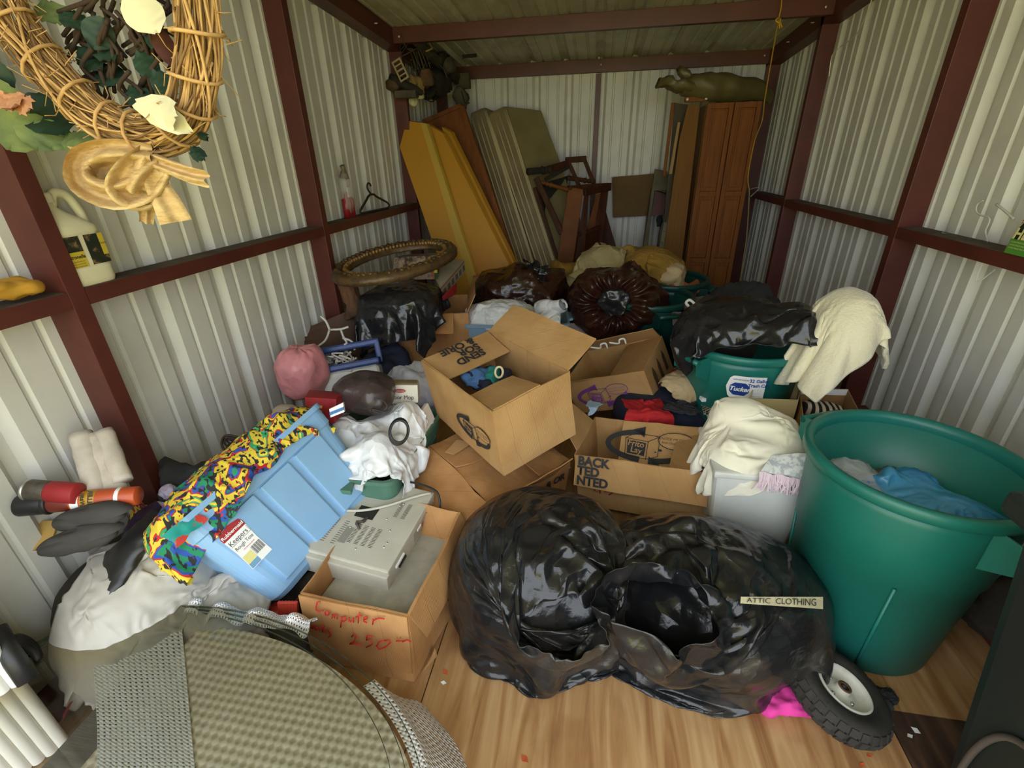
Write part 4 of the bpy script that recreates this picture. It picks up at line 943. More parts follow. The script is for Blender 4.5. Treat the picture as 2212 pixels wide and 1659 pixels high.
# red carton + small card
t = thing('red_carton', 'red carton with a gold emblem behind the tilted blue tote', 'carton', at(700, 900, y=1.55))
p_ = [at(662, 920, y=1.46), at(724, 915, y=1.46), at(742, 892, y=1.58), at(690, 895, y=1.62), at(658, 858, y=1.50), at(726, 862, y=1.50), at(742, 846, y=1.60), at(668, 842, y=1.64)]
hexa('carton_body', p_, M['redbox'], t, .003)
Fr = frame_of((p_[0]+p_[1]+p_[4]+p_[5])/4+V((.0, -.004, .012)), p_[5]-p_[4], p_[4]-p_[0])
for k in (-1, 1):
    flat('emblem', [(-.012, k*.010-.006), (.012, k*.010-.006), (.012, k*.010+.006), (-.012, k*.010+.006)], mat('gold_print', srgb('#c2a552'), .5), t, Fr)
o = hexa('small_card', [at(714, 902, y=1.42), at(744, 890, y=1.44), at(746, 888, y=1.46), at(716, 900, y=1.44), at(711, 884, y=1.43), at(741, 870, y=1.45), at(743, 868, y=1.47), at(713, 882, y=1.45)], M['white_print'], None); rebase(o)
tag(o, 'small white card with a blue band leaning on the red carton', 'card')
prism('blue_band', [at(713, 897, y=1.419), at(743, 885, y=1.439), at(742, 879, y=1.441), at(712, 891, y=1.423)], (0, -.002, 0), mat('blue_print', srgb('#2a6aa8'), .5), o)
# ------------------------------------------------------------------ sage tote with white bags
t = tote('storage_tote', 'sage green storage tote stuffed with white plastic bags', (-.905, 1.585, .205), (0, 0, pi/2-.02), .56, .42, .41, .04, M['green_tote'], 3, 'storage totes')
sup = [body_vf((-.90, 1.58, .34), (.17, .24, .12), 4, 1.), body_vf((-.80, 1.42, .42), (.075, .08, .11), 5, 1.), body_vf((-1.0, 1.52, .42), (.07, .08, .10), 6, 1.), body_vf((-.77, 1.66, .44), (.06, .07, .10), 7, 1.), box_vf((-.905, 1.585, .205), (.42, .56, .40))]
settle('shopping_bags', sheet_vf((-.87, 1.49, .66), .95, .85, 66, 58, .3, .06, .10, 12, .62), sup, M['white_film'], None, 'crumpled white shopping bag spilling over the front of the green tote', 'bag', bend=.04)
o = box('white_block', at(920, 905, y=1.72), (.02, .12, .10), M['white'], None, R=Matrix.Rotation(-.3, 3, 'Y'), bv=.004); rebase(o); tag(o, 'white foam block standing at the right side of the green tote', 'foam block')
cc = at(862, 932, y=1.42)
t = thing('cable_coil', 'coil of black cable among the white bags in the green tote', 'cable', cc)
for k in range(6):
    R_ = Matrix.Rotation(.9, 3, 'X') @ Matrix.Rotation(.5, 3, 'Y')
    tube('loop', [cc+R_ @ V((.034*cos(a*2*pi/24), (.050-.004*(k % 3))*sin(a*2*pi/24), .006*k-.015)) for a in range(24)], .0042, M['black'], t, 6, closed=True)
o = tube('thin_cord', catmull([at(800, 888, y=1.56), at(798, 872, y=1.57), at(812, 862, y=1.58), at(828, 866, y=1.57), at(836, 880, y=1.55), at(820, 892, y=1.54), at(804, 884, y=1.55), at(838, 890, y=1.53), at(852, 872, y=1.55)], 6), .0035, M['shoe'], None, 6); rebase(o); tag(o, 'thin dark cord loop lying below the smoky bag', 'cord')
# ------------------------------------------------------------------ printed cartons
INK = M['ink']
def logo(parent, F, s, m):
    """recycling-style ring, box with the maker's name, speech bubble"""
    ring2('logo_ring', s*1.0, s*.42, s*.14, math.radians(95), math.radians(262), m, parent, F)
    ring2('logo_ring', s*1.0, s*.42, s*.14, math.radians(-80), math.radians(62), m, parent, F)
    flat('logo_arrow', [(-.08*s, .50*s), (-.36*s, .40*s), (-.08*s, .22*s)], m, parent, F)
    flat('logo_arrow', [(.08*s, -.52*s), (.36*s, -.42*s), (.08*s, -.24*s)], m, parent, F)
    G = F @ Matrix.Translation((0, 0, .0006))
    pl = lambda *a: [[a[i], a[i+1]] for i in range(len(a)-1)]
    bx0, bx1, by0, by1 = -.52*s, .02*s, -.28*s, .16*s
    strokes('logo_box', pl((bx0, by1), (bx0+.04*s, by0), (bx1, by0-.04*s), (bx1, by1-.04*s), (bx0, by1))+pl((bx0, by1), (bx0+.2*s, by1+.14*s), (bx1+.26*s, by1+.12*s), (bx1, by1-.04*s))+pl((bx1, by0-.04*s), (bx1+.26*s, by0+.06*s), (bx1+.26*s, by1+.12*s)), .0012, m, parent, G)
    flat('logo_plate', [(bx0+.05*s, by1-.04*s), (bx1-.04*s, by1-.08*s), (bx1-.05*s, by0+.03*s), (bx0+.08*s, by0+.06*s)], m, parent, G)
    text('logo_name', 'Frito', .2*s, M['card'], parent, G @ Matrix.Translation((-.25*s, .03*s, .0006)) @ Matrix.Rotation(-.08, 4, 'Z'), bold=.002*s)
    text('logo_name', 'Lay', .2*s, M['card'], parent, G @ Matrix.Translation((-.23*s, -.13*s, .0006)) @ Matrix.Rotation(-.08, 4, 'Z'), bold=.002*s)
    B = F @ Matrix.Translation((.66*s, .20*s, .001))
    flat('bubble', ell(.42*s, .22*s), M['card'], parent, B)
    ring2('bubble_line', .42*s, .22*s, .02*s, 0, 2*pi, m, parent, B @ Matrix.Translation((0, 0, .0004)))
    text('bubble_text', 'KNOCK ME DOWN...', .085*s, m, parent, B @ Matrix.Translation((0, .045*s, .001)))
    text('bubble_text', 'AND SEND ME BACK!', .07*s, m, parent, B @ Matrix.Translation((.01*s, -.06*s, .001)))
    for k in (1, 2): flat('bubble_dot', ell(.045*s/k, .03*s/k, 16), m, parent, F @ Matrix.Translation(((.22+.1*(2-k))*s, (-.06-.06*(k-1))*s, .0008)))
GB = 'printed return cartons'
# upper open carton
dA = (.353, .569, .30)
tA = carton('printed_carton', 'open brown carton tilted on top of the heap, its far flap lettered upside down', (-.384, 1.722, .577), (.006, -.161, .769), dA, M['card'], {'+x': (62, .17), '+y': (-108, .17, .02, .98), '-y': (-100, .20, .03, .62), '-x': (-165, .12)}, 'box', GB, M['card'], seed=2.)
X, Y, Z = dA[0]/2, dA[1]/2, dA[2]/2
ang = math.radians(-108); o_ = V((0, 1, 0)); up_ = V((0, 0, cos(ang)))+o_*sin(ang)
hinge = V((0, Y, Z)); Ff = frame_of(hinge+up_*.065, (-1, 0, 0), up_)
if Ff.to_3x3() @ V((0, 0, 1)) @ V((0, 0, 1)) < 0: Ff = frame_of(hinge+up_*.065, (1, 0, 0), up_)
Ff = Ff @ Matrix.Translation((0, 0, .009))
for k, s_ in enumerate(('SEND', 'SOR', '& ORIE')): text('lettering', s_, .056, INK, tA, Ff @ Matrix.Translation((-.075, .045-.045*k, 0)), 'LEFT', bold=.002, world=False)
logo(tA, mx_of(tA) @ frame_of((-X-.009, -Y*.35, -.03), (0, -1, 0), (0, 0, 1)), .13, INK)
# middle right carton with purple print
dB = (.47, .36, .21)
tB = carton('printed_carton', 'brown carton with purple printed logo and arrows behind the open carton', (.165, 2.47, .36), (.19, -.38, -.40), dB, M['card'], {'+x': (-93, .20), '+y': (-35, .10), '-y': (-150, .08)}, 'box', GB, M['card2'], seed=4.)
X, Y, Z = dB[0]/2, dB[1]/2, dB[2]/2
logo(tB, mx_of(tB) @ frame_of((-.04, -Y-.009, -.005), (1, 0, 0), (0, 0, 1)), .15, M['purple'])
Fx = mx_of(tB) @ frame_of((X+.009, .0, .0), (0, 1, 0), (0, 0, 1))
mbrown = mat('brown_print', srgb('#4f3418'), .8)
for k in (-1, 0, 1): flat('arrow_print', [(k*.09-.022, -.055), (k*.09+.018, -.055), (k*.09+.018, .03), (k*.09-.002, .07), (k*.09-.022, .03)], mbrown, tB, Fx)
for k, (px_, py_) in enumerate(((1300, 748), (1340, 738))):
    o = tube('white_hanger', catmull([at(px_-24, py_+2, y=2.50), at(px_-4, py_+4, y=2.48), at(px_-2, py_-4, y=2.47), at(px_+8, py_-6, y=2.47), at(px_+12, py_+4, y=2.48)], 5), .005, M['white'], None, 8); rebase(o); tag(o, 'white hanger hook poking from the purple printed carton, '+('left one' if k == 0 else 'right one'), 'hanger', 'hanger hooks in the carton')
# lower right carton with black logo
dC = (.549, .328, .27)
tC = carton('printed_carton', 'brown carton with black logo inside and a lettered flap folded down in front', (.276, 1.809, .214), (.03, -.102, -.261), dC, M['card'], {'-y': (152, .135), '+y': (-128, .27, .02, .74), '+x': (-104, .17), '-x': (38, .15, .1, .9, .2)}, 'box', GB, M['card'], seed=6.)
X, Y, Z = dC[0]/2, dC[1]/2, dC[2]/2
ang = math.radians(152); up_ = V((0, 0, cos(ang)))+V((0, -1, 0))*sin(ang); Ff = mx_of(tC) @ frame_of(V((-X+.02, -Y, Z))+up_*.0675, (1, 0, 0), -up_) @ Matrix.Translation((0, 0, .010))
for k, s_ in enumerate(('BACK', 'TED', 'NTED')): text('lettering', s_, .052, INK, tC, Ff @ Matrix.Translation((.0, .042-.042*k, 0)), 'LEFT', bold=.002)
ang = math.radians(-128); up_ = V((0, 0, cos(ang)))+V((0, 1, 0))*sin(ang); Ff = mx_of(tC) @ frame_of(V((.02, Y, Z))+up_*.14, (1, 0, 0), -up_) @ Matrix.Translation((0, 0, .010))
logo(tC, Ff @ Matrix.Translation((-.03, .02, 0)), .19, INK)
Fs = mx_of(tC) @ frame_of((-X+.11, -Y-.010, -.03), (1, 0, 0), (0, 0, 1))
strokes('marker_scribble', [[(-.02, .02), (-.03, -.01), (-.015, -.015)], [(0, .02), (-.005, -.02)], [(.015, .02), (.02, -.01), (.03, .01)], [(.04, .02), (.06, .025), (.05, -.005), (.035, -.02)]], .0022, M['redpen'], tC, Fs)
# crushed carton under the heap
dD = (.46, .44, .26)
tD = carton('crushed_carton', 'crushed brown carton under the open carton with loose flaps at its left', (-.391, 1.70, .17), (.14, .05, .88), dD, M['card_o'], {'-x': (118, .24), '-y': (30, .08, .1, .9), '+x': (-80, .2), '+y': (-88, .2)}, 'box', None, M['card_o'], amp=.016, seed=8., n=12)
X, Y, Z = dD[0]/2, dD[1]/2, dD[2]/2
quad_panel('lid', (-X, -Y, Z+.004), (X, -Y, Z-.02), (X, Y, Z), (-X, Y, Z-.01), M['card_o'], tD, .005, 12, .016, 6, 5., world=False)
text('lettering', '& OR', .05, INK, tD, mx_of(tD) @ frame_of((X*.55, -Y-.016, Z-.04), (1, 0, 0), (0, 0, 1)), bold=.002)
quad_panel('tape_piece', (-X*.9, Y*.55, Z+.02), (-X*.5, Y*.75, Z+.022), (-X*.3, Y*.5, Z+.02), (-X*.8, Y*.4, Z+.02), M['card'], tD, .003, 4, .004, 6, 5., world=False)
# clothes inside the open carton
o = lump('blue_shirt', at(1028, 815, y=1.80), (.06, .08, .04), mat('blue_cotton', srgb('#4d74a8'), .9), None, 4, .3, 14, 40, 26); rebase(o); tag(o, 'light blue shirt bundled inside the open carton', 'shirt')
o = lump('navy_shirt', at(1052, 820, y=1.82), (.09, .10, .04), M['navyc'], None, 5, .3, 14, 40, 26); rebase(o); tag(o, 'navy shirt bundled inside the open carton', 'shirt')
o = lump('teal_shirt', at(1064, 812, y=1.79), (.03, .05, .035), mat('teal_cotton', srgb('#1f7a70'), .9), None, 7, .3, 14, 36, 22); rebase(o); tag(o, 'teal shirt showing inside the open carton', 'shirt')
o = tube('beige_ring', [at(1078, 804, y=1.72)+V((.016*cos(a*pi/9), .01*sin(a*pi/9), .020*sin(a*pi/9))) for a in range(18)], .005, mat('beige_ring', srgb('#c9ba92'), .5), None, 8, closed=True); rebase(o); tag(o, 'beige curtain ring among the shirts in the open carton', 'ring')
# ------------------------------------------------------------------ middle back: bags, totes, cloth heap
tS = tote('storage_tote', 'pale blue storage tote behind the open carton holding a white shopping bag', (-.47, 2.80, .42), (0, 0, .12), .62, .42, .36, .035, M['blue_tote2'], 3, 'storage totes')
tote('storage_tote', 'grey storage tote beside the brown bag, at the right of the pale blue tote', (-.06, 2.98, .36), (0, 0, .05), .42, .40, .40, .035, M['grey_tote'], 3, 'storage totes')
t = thing('shopping_bag', 'white plastic shopping bag with teal print lying in the pale blue tote', 'bag', at(1090, 700, y=2.65))
Rb = Matrix.Rotation(-.12, 3, 'Z') @ Matrix.Rotation(.10, 3, 'Y')
sup = [body_vf(at(1085, 690, y=2.72), (.24, .14, .11), 5, 1.), body_vf((-.47, 2.80, .36), (.29, .19, .16), 6, 1., pw=.5)]
settle('bag_body', sheet_vf(at(1092, 636, y=2.70), .80, .55, 58, 42, -.05, .04, .09, 9, .72), sup, M['white_film'], t, bend=.05)
conefold('bag_handle', at(1165, 690, y=2.50), at(1184, 736, y=2.36), .045, .02, M['white_film'], t, 5, amp=.4)
conefold('bag_handle', at(1190, 680, y=2.52), at(1205, 712, y=2.40), .06, .03, M['white_film'], t, 9, amp=.4)
conefold('bag_corner', at(1180, 665, y=2.6), at(1218, 660, y=2.5), .08, .04, M['white_film'], t, 11, amp=.3)
# brown bags
film_bag('brown_bag', 'brown plastic bag with a tied black knot left of the cream jacket', at(1128, 628, y=3.25), (.34, .26, .17), M['brown_film'], 61, amp=.10, s=6, neck=at(1160, 582, y=3.16), neck_r=.09, mouth=M['black_film2'], pinch=0)
tb = film_bag('brown_bag', 'large brown plastic bag with a gathered open mouth facing the door', at(1326, 668, y=3.02), (.30, .25, .29), M['brown_film'], 64, amp=.10, s=6, neck=None, nu=140, nv=90, flatb=.9)
cN = at(1326, 655, y=2.80); nN = (CAM-cN).normalized(); e1 = nN.cross(V((0, 0, 1))).normalized(); e2 = e1.cross(nN)
def fm(u, v):
    a = 2*pi*u; rr = .27*(1-v)+.045*v
    rr *= 1+.10*sin(a*13+2*nz((cos(a), sin(a), 0), 1.2, 3))*sin(pi*v)+.08*nz((cos(a)*2, sin(a)*2, v*2), 1, 5)
    p = cN+e1*(cos(a)*rr*1.0)+e2*(sin(a)*rr*.80)+nN*(.02+.10*sin(pi*min(1, v*1.1))-.16*max(0, v-.72))
    return p+nzv(p, 14, 4)*.014+nN*(.022*sin(a*17+5*nz((cos(a), sin(a), v), 1.4, 8))*sin(pi*v))
surf('gathered_mouth', fm, 160, 26, M['brown_film'], tb, cu=True)
lump('inner_liner', cN+nN*.03, (.085, .06, .10), M['black_film2'], tb, 9, .3, 16, 50, 36)
# cloth heap
sup = [body_vf(at(1395, 590, y=3.45), (.26, .24, .17), 5, 1.), body_vf(at(1300, 585, y=3.4), (.18, .16, .11), 6, 1.)]
settle('mustard_coat', sheet_vf(at(1400, 515, y=3.42), .95, .85, 52, 48, .3, .09, .12, 4, .52), sup, M['mustard'], None, 'mustard coat heaped behind the large brown bag', 'coat', bend=.06, mass=.2)
t = thing('cream_jacket', 'cream jacket with brown collar lying over the mustard coat', 'jacket', at(1310, 590, y=3.4))
settle('jacket_body', sheet_vf(at(1316, 510, y=3.36), .70, .60, 46, 40, -.3, .08, .10, 7, .54), [body_vf(at(1395, 590, y=3.45), (.28, .26, .19), 5, 1.), body_vf(at(1305, 576, y=3.4), (.19, .17, .13), 6, 1.)], M['beige_jkt'], t, bend=.06, mass=.2)
quad_panel('collar', at(1296, 524, y=3.42), at(1306, 545, y=3.38), at(1320, 540, y=3.36), at(1308, 528, y=3.42), M['collar'], t, .01, 5, .01, 9, 2)
quad_panel('collar', at(1352, 552, y=3.36), at(1368, 556, y=3.40), at(1376, 536, y=3.46), at(1356, 532, y=3.42), M['collar'], t, .01, 5, .01, 9, 2)
conefold('sleeve', at(1290, 580, y=3.36), at(1236, 608, y=3.2), .08, .05, M['beige_jkt'], t, 6, amp=.3)
o = lump('tan_trousers', at(1225, 588, y=3.55), (.13, .12, .07), M['mustard'], None, 75, .25, 10, 60, 40); rebase(o); tag(o, 'tan trousers crumpled between the black knot and the cream jacket', 'trousers')
o = lump('brown_vest', at(1448, 600, y=3.3), (.08, .09, .10), M['tan'], None, 77, .3, 12, 60, 40); rebase(o); tag(o, 'tan vest hanging over the back green can', 'vest')
o = hexa('brown_carton', [at(1025, 640, y=3.55), at(1130, 640, y=3.55), at(1130, 630, y=3.8), at(1025, 630, y=3.8), at(1022, 598, y=3.55), at(1130, 600, y=3.55), at(1130, 588, y=3.8), at(1022, 588, y=3.8)], M['card_o'], None, .003); rebase(o); tag(o, 'closed brown carton behind the left brown bag', 'carton')
# ------------------------------------------------------------------ round cans
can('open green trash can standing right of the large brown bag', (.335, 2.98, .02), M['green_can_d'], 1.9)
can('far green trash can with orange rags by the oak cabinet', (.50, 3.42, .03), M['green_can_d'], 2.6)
o = lump('orange_rag', at(1478, 628, y=3.3), (.10, .10, .05), mat('orange_cotton', srgb('#a8502a'), .9, 0, srgb('#6e4a30'), 7), None, 4, .4, 14, 44, 28); rebase(o); tag(o, 'orange rag lying in the far green trash can', 'rag')
can('taupe trash can holding dark cloth behind the labelled green can', (.80, 2.72, .0), M['grey_can'], 2.9, H_=.70)
o = lump('dark_cloth', at(1600, 668, y=2.66), (.20, .18, .09), M['blackc'], None, 81, .3, 7, 70, 44); rebase(o); tag(o, 'dark navy cloth filling the taupe trash can', 'cloth')
o = tube('white_hanger', catmull([at(1488, 662, y=2.50), at(1482, 654, y=2.52), at(1490, 648, y=2.52), at(1500, 656, y=2.5), at(1504, 662, y=2.5)], 6), .007, M['white'], None, 8); rebase(o); tag(o, 'white hanger hook at the edge of the taupe trash can', 'hanger')
tT = can('green trash can with white and blue label and black bag on top', (.715, 2.26, .0), M['green_can'], math.radians(212), H_=.69)
cT = V((.715, 2.26, 0))
def cyl_patch(name, az0, az1, z0, z1, r, m, parent, n=16, sh=None):
    vs = []; fs = []
    for i in range(n+1):
        a = az0+(az1-az0)*i/n
        for z in (z0, z1): vs.append(cT+V((cos(a)*r, sin(a)*r, z)))
    for i in range(n): fs.append((2*i, 2*i+2, 2*i+3, 2*i+1))
    return mk(name, vs, fs, m, parent)
azc = math.atan2(at(1660, 820, z=.5).y-2.26, at(1660, 820, z=.5).x-.715)
pL = at(1652, 822, z=.47); azc = math.radians(-97)
def cylpt(a, z, r=.262): return cT+V((cos(a)*r, sin(a)*r, z))
# label: rounded white sticker, blue name plate
def sticker(name, pts, m, r): return mk(name, [cylpt(azc+x, z, r) for x, z in pts], [tuple(range(len(pts)))], m, tT)
rl = [(-.22+.06*cos(a), .0+.055*sin(a)) for a in [pi/2+pi*k/10 for k in range(11)]]
lab = [(-.20+.10*cos(pi/2+pi*k/10), .475+.055*sin(pi/2+pi*k/10)) for k in range(11)]
n_ = 14
vs = []; fs = []
for i in range(n_+1):
    x = -.30+.60*i/n_; hh = .055*sqrt(max(0, 1-((min(x, -.18)+.18)/.12)**2)) if x < -.18 else .055
    vs += [cylpt(azc+x, .545-hh, .2675), cylpt(azc+x, .545+hh, .2675)]
for i in range(n_): fs.append((2*i, 2*i+2, 2*i+3, 2*i+1))
mk('label_sticker', vs, fs, M['white_print'], tT)
vs = []; fs = []
for i in range(n_+1):
    x = -.24+.30*i/n_; k = abs((x+.09)/.15); hh = .030*(1-max(0, k-.55)/.45*.55)
    vs += [cylpt(azc+x, .538-hh, .2690), cylpt(azc+x, .538+hh, .2690)]
for i in range(n_): fs.append((2*i, 2*i+2, 2*i+3, 2*i+1))
mblue = mat('label_blue', srgb('#23408c'), .4)
mk('label_plate', vs, fs, mblue, tT)
def cyl_text(s_, size, m, a0, z0, r, shear=0., bold=0.):
    o = text('lettering', s_, size, m, None, Matrix.Identity(4), shear=shear, bold=bold)
    for v in o.data.vertices: v.co = cylpt(a0+v.co.x/r, z0+v.co.y, r)-cT
    o.parent = tT
cyl_text('Tucker', .029, M['white_print'], azc-.09, .538, .2705, .25, .001)
cyl_text('HOUSEWARES', .010, M['ink'], azc-.09, .583, .2695)
for k, s_ in enumerate(('32 Gallon', 'Trash Can')): cyl_text(s_, .021, mblue, azc+.19, .582-.022*k, .2695, 0, .0006)
for k in range(3): cyl_text('- - - - - -', .012, mblue, azc+.17, .538-.014*k, .2695)
# black bag draped over this can, fleece pillow at its right
sup = [body_vf((.66, 2.20, .74), (.26, .22, .14), 8, 1.), body_vf((.86, 2.06, .76), (.12, .16, .14), 9, 1.), lathe_vf([(0, 0), (.2, 0), (.285, .66), (.285, .69), (0, .69)], 40, (.715, 2.26, 0))]
settle('black_bag', sheet_vf((.70, 2.16, 1.0), 1.08, .66, 74, 48, -.22, .045, .12, 6, .80), sup, M['black_film2'], None, 'black plastic bag draped over the labelled green trash can', 'bag', bend=.03)
settle('fleece_blanket', sheet_vf(at(1822, 640, y=1.95), .78, .62, 46, 38, .5, .03, .16, 4, .80), [body_vf(at(1818, 720, y=1.97), (.10, .15, .17), 4, 1.), body_vf(at(1845, 770, y=1.92), (.09, .10, .10), 5, 1.)], M['fleece'], None, 'cream fleece blanket spilling from the black bag against the right wall', 'blanket', bend=2., mass=.4, thick=.014)
o = lump('red_garment', at(1752, 816, y=2.0), (.02, .04, .05), M['red'], None, 3, .3, 14, 30, 20); rebase(o); tag(o, 'red garment edge showing under the black bag by the wall', 'garment')
o = box('wood_block', (1.12, 2.05, .20), (.34, .28, .40), M['darkwood'], None, bv=.006); rebase(o); tag(o, 'dark wooden crate against the right wall under the fleece pillow', 'crate')
# ------------------------------------------------------------------ clothes by the cartons
cl = [('red_shirt', 'red shirt lying under the purple printed carton', (.28, 2.10, .47), .36, M['red'], 'shirt'),
      ('red_shirt', 'red shirt crumpled beside the purple printed carton, near the green can', (.42, 2.44, .47), .34, M['red'], 'shirt'),
      ('black_shirt', 'black shirt under the beige shorts on the clothes heap', (.46, 2.12, .47), .32, M['blackc'], 'shirt'),
      ('grey_sweater', 'pale grey sweater at the right of the clothes heap', (.60, 2.14, .47), .36, M['greyc'], 'sweater'),
      ('gingham_shirt', 'black and beige gingham shirt folded under the grey sweater', (.62, 2.09, .47), .28, M['gingham'], 'shirt'),
      ('beige_shorts', 'beige cotton shorts crumpled on the clothes heap', (.48, 2.20, .56), .34, M['tan'], 'shorts'),
      ('check_cloth', 'black and white checked cloth at the back of the clothes heap', (.45, 2.54, .47), .22, M['blackcheck'], 'cloth'),
      ('slate_towel', 'slate grey towel folded between gingham shirt and ivory sheet', (.72, 2.13, .47), .28, mat('slate_cotton', srgb('#5a6670'), .9), 'towel'),
      ('light_blue_cloth', 'light blue cloth corner between the three cartons', (.02, 2.05, .44), .13, mat('pale_blue_cotton', srgb('#9db3c4'), .9), 'cloth')]
hp = lambda g_: [box_vf((.42, 2.34, .18+.006*g_), (.90, .64, .38)), body_vf((.48, 2.22, .36+.012*g_), (.13, .10, .075), 7, 1.)]
for k, (n_, l_, c_, sz, m_, k_) in enumerate(cl):
    c_ = V(c_); settle(n_, sheet_vf(c_, sz, sz, 27, 27, k*.7, .04, .085, 20+k, .62), hp(k % 6), m_, None, l_, k_, bend=.12, mass=.2)
o = lump('clothes_heap', (.46, 2.34, .18), (.32, .28, .195), M['navyc'], None, 131, .02, 6, 60, 40, pw=.45, big=.02); rebase(o); tag(o, 'dark clothes heap supporting the shirts between cartons and green can', 'clothes')
o = box('paper_pad', at(1520, 858, y=2.1), (.04, .06, .02), M['white_print'], None, R=Matrix.Rotation(.2, 3, 'Z'), bv=.003); rebase(o); tag(o, 'white paper pad tucked behind the grey sweater', 'paper pad')
# ------------------------------------------------------------------ white bin with ivory sheet and fringed throw
t = thing('kitchen_bin', 'white tapered kitchen bin under the ivory sheet', 'bin', (.63, 1.60, 0))
def rr_(l, w_, z): return [V((x*l/2, y*w_/2, z)) for x, y in ((-1, -1), (1, -1), (1, 1), (-1, 1))]
b_ = hexa('bin_body', [V((.63, 1.60, 0))+p for p in rr_(.26, .23, 0)+rr_(.34, .30, .47)], mat('bin_white', srgb('#cfcfc8'), .42, 0, srgb('#bdbdb6'), 3), t); bevel(b_, .03, 4)
bb_r = hexa('bin_rim', [V((.63, 1.60, 0))+p for p in rr_(.352, .312, .445)+rr_(.356, .316, .475)], MATS['bin_white'], t, .01)
tube('swoosh_line', catmull([at(1640, 1112, y=1.475), at(1670, 1088, y=1.466), at(1712, 1062, y=1.455)], 6), .002, mat('bin_grey', srgb('#a3a39c'), .5), t, 5)
def drape(name, cx, cy, rx, ry, zt, m, seed, drop=.18, amp=.03, nu=120, nv=44, lobes=5, parent=None, fs_=7., wob=.18):
    """sheet bunched over a rounded support with hanging scalloped hem"""
    def fn(u, v):
        a = 2*pi*u; k = v; R_ = (1+wob*nz((cos(a)*1.1, sin(a)*1.1, 0), 1.3, seed))
        rad = k**.8; x = cx+cos(a)*rx*rad*R_; y = cy+sin(a)*ry*rad*R_
        z = zt-drop*max(0, (k-.45)/.55)**1.6*(1+.35*nz((cos(a)*1.4, sin(a)*1.4, 1), 1.4, seed+2))
        p = V((x, y, z)); f_ = folds(p, fs_, seed, 4)
        z += amp*f_*(1-.3*k)
        w_ = .010*sin(a*lobes*4+6*nz((cos(a), sin(a), 0), 1, seed))*k*k
        return V((x+cos(a)*(w_+amp*.5*f_*k), y+sin(a)*(w_+amp*.5*f_*k), z))
    return surf(name, fn, nu, nv, m, parent, cu=True)
sup = [body_vf((.63, 1.62, .42), (.175, .16, .13), 4, 1., pw=.6), body_vf((.58, 1.70, .55), (.10, .08, .08), 5, 1.), body_vf((.70, 1.62, .52), (.08, .09, .07), 6, 1.)]
settle('ivory_sheet', sheet_vf((.62, 1.64, .74), 1.05, .95, 74, 68, .35, .07, .11, 3, .50), sup, M['ivory'], None, 'crumpled ivory sheet piled on the white kitchen bin', 'sheet', bend=.12, mass=.2, stiff=15)
t = thing('fringed_throw', 'grey and white woven throw with pink fringe hanging over the bin front', 'throw', at(1700, 1040, y=1.44))
mth = mat('damask_throw', srgb('#a8adb2'), .9, 0, srgb('#d3d3d0'), 45, .45, .55)
c1, c2, c3, c4 = at(1640, 1020, y=1.42), at(1738, 1036, y=1.43), at(1752, 985, y=1.47), at(1668, 985, y=1.48)
quad_panel('woven_band', c1, c2, c3, c4, mth, t, .008, 12, .012, 9, 3)
random.seed(2); fr = []
for k in range(64):
    f_ = k/63; A = c1+(c2-c1)*f_+nzv((f_*3, 0, 0), 2)*.01; L_ = .055+.02*random.random()
    fr.append([A, A+V((random.uniform(-.006, .006), -.006, -L_*.5)), A+V((random.uniform(-.014, .014), -.004, -L_))])
vs, fs = merge([tube_vf(p, .0022, 4) for p in fr]); o = mk('fringe', vs, fs, mat('pink_fringe', srgb('#d6c0cb'), .9), t); o['kind'] = 'stuff'
# shoe boxes
def shoe_box(label, p, mo, mi, lettering, group='open shoe boxes'):
    t = thing('shoe_box', label, 'box', (p[0]+p[2])/2, group=group); h = V((0, 0, .10))
    for i in range(4):
        a_, b_ = p[i], p[(i+1) % 4]; quad_panel('side', a_, b_, b_+h, a_+h, mo, t, .004, 3, .001)
    quad_panel('base', *p, mi, t, .004, 3, .001)
    return t
mkr = mat('kraft_cream', srgb('#b9a673'), .8)
p = [at(1612, 905, z=.44), at(1712, 908, z=.44), at(1722, 862, z=.44), at(1624, 855, z=.44)]
t = shoe_box('cream open shoe box with small print behind the ivory sheet', p, mkr, M['card2'], '')
text('lettering', 'A. APPLE CO. SHOES', .014, M['ink'], t, frame_of((p[2]+p[3])/2+V((0, -.005, .075)), p[2]-p[3], (0, 0, 1)))
p = [at(1722, 948, z=.42), at(1838, 930, z=.42), at(1818, 885, z=.42), at(1716, 882, z=.42)]
t = shoe_box('brown open shoe box with white edge holding a striped shoe', p, M['card2'], M['card2'], '')
for a_, b_ in ((p[2], p[3]),):
    d_ = (b_-a_); prism('white_edge', [a_+V((0, -.004, .075)), b_+V((0, -.004, .075)), b_+V((0, -.004, .102)), a_+V((0, -.004, .102))], (0, .008, 0), M['white_print'], t)
t = thing('striped_shoe', 'black and cream striped shoe lying in the brown shoe box', 'shoe', at(1775, 905, z=.44))
lump('upper', at(1778, 888, z=.47), (.085, .045, .04), M['stripe_shoe'], t, 3, .05, 8, 40, 24, R=Matrix.Rotation(-.5, 3, 'Z'))
lump('sole', at(1776, 896, z=.445), (.09, .048, .012), M['tan'], t, 3, .02, 8, 40, 16, R=Matrix.Rotation(-.5, 3, 'Z'))
o = box('carton_stack', (.93, 1.86, .205), (.36, .26, .41), M['card_o'], None, bv=.004); rebase(o); tag(o, 'brown carton holding up the two shoe boxes', 'carton')
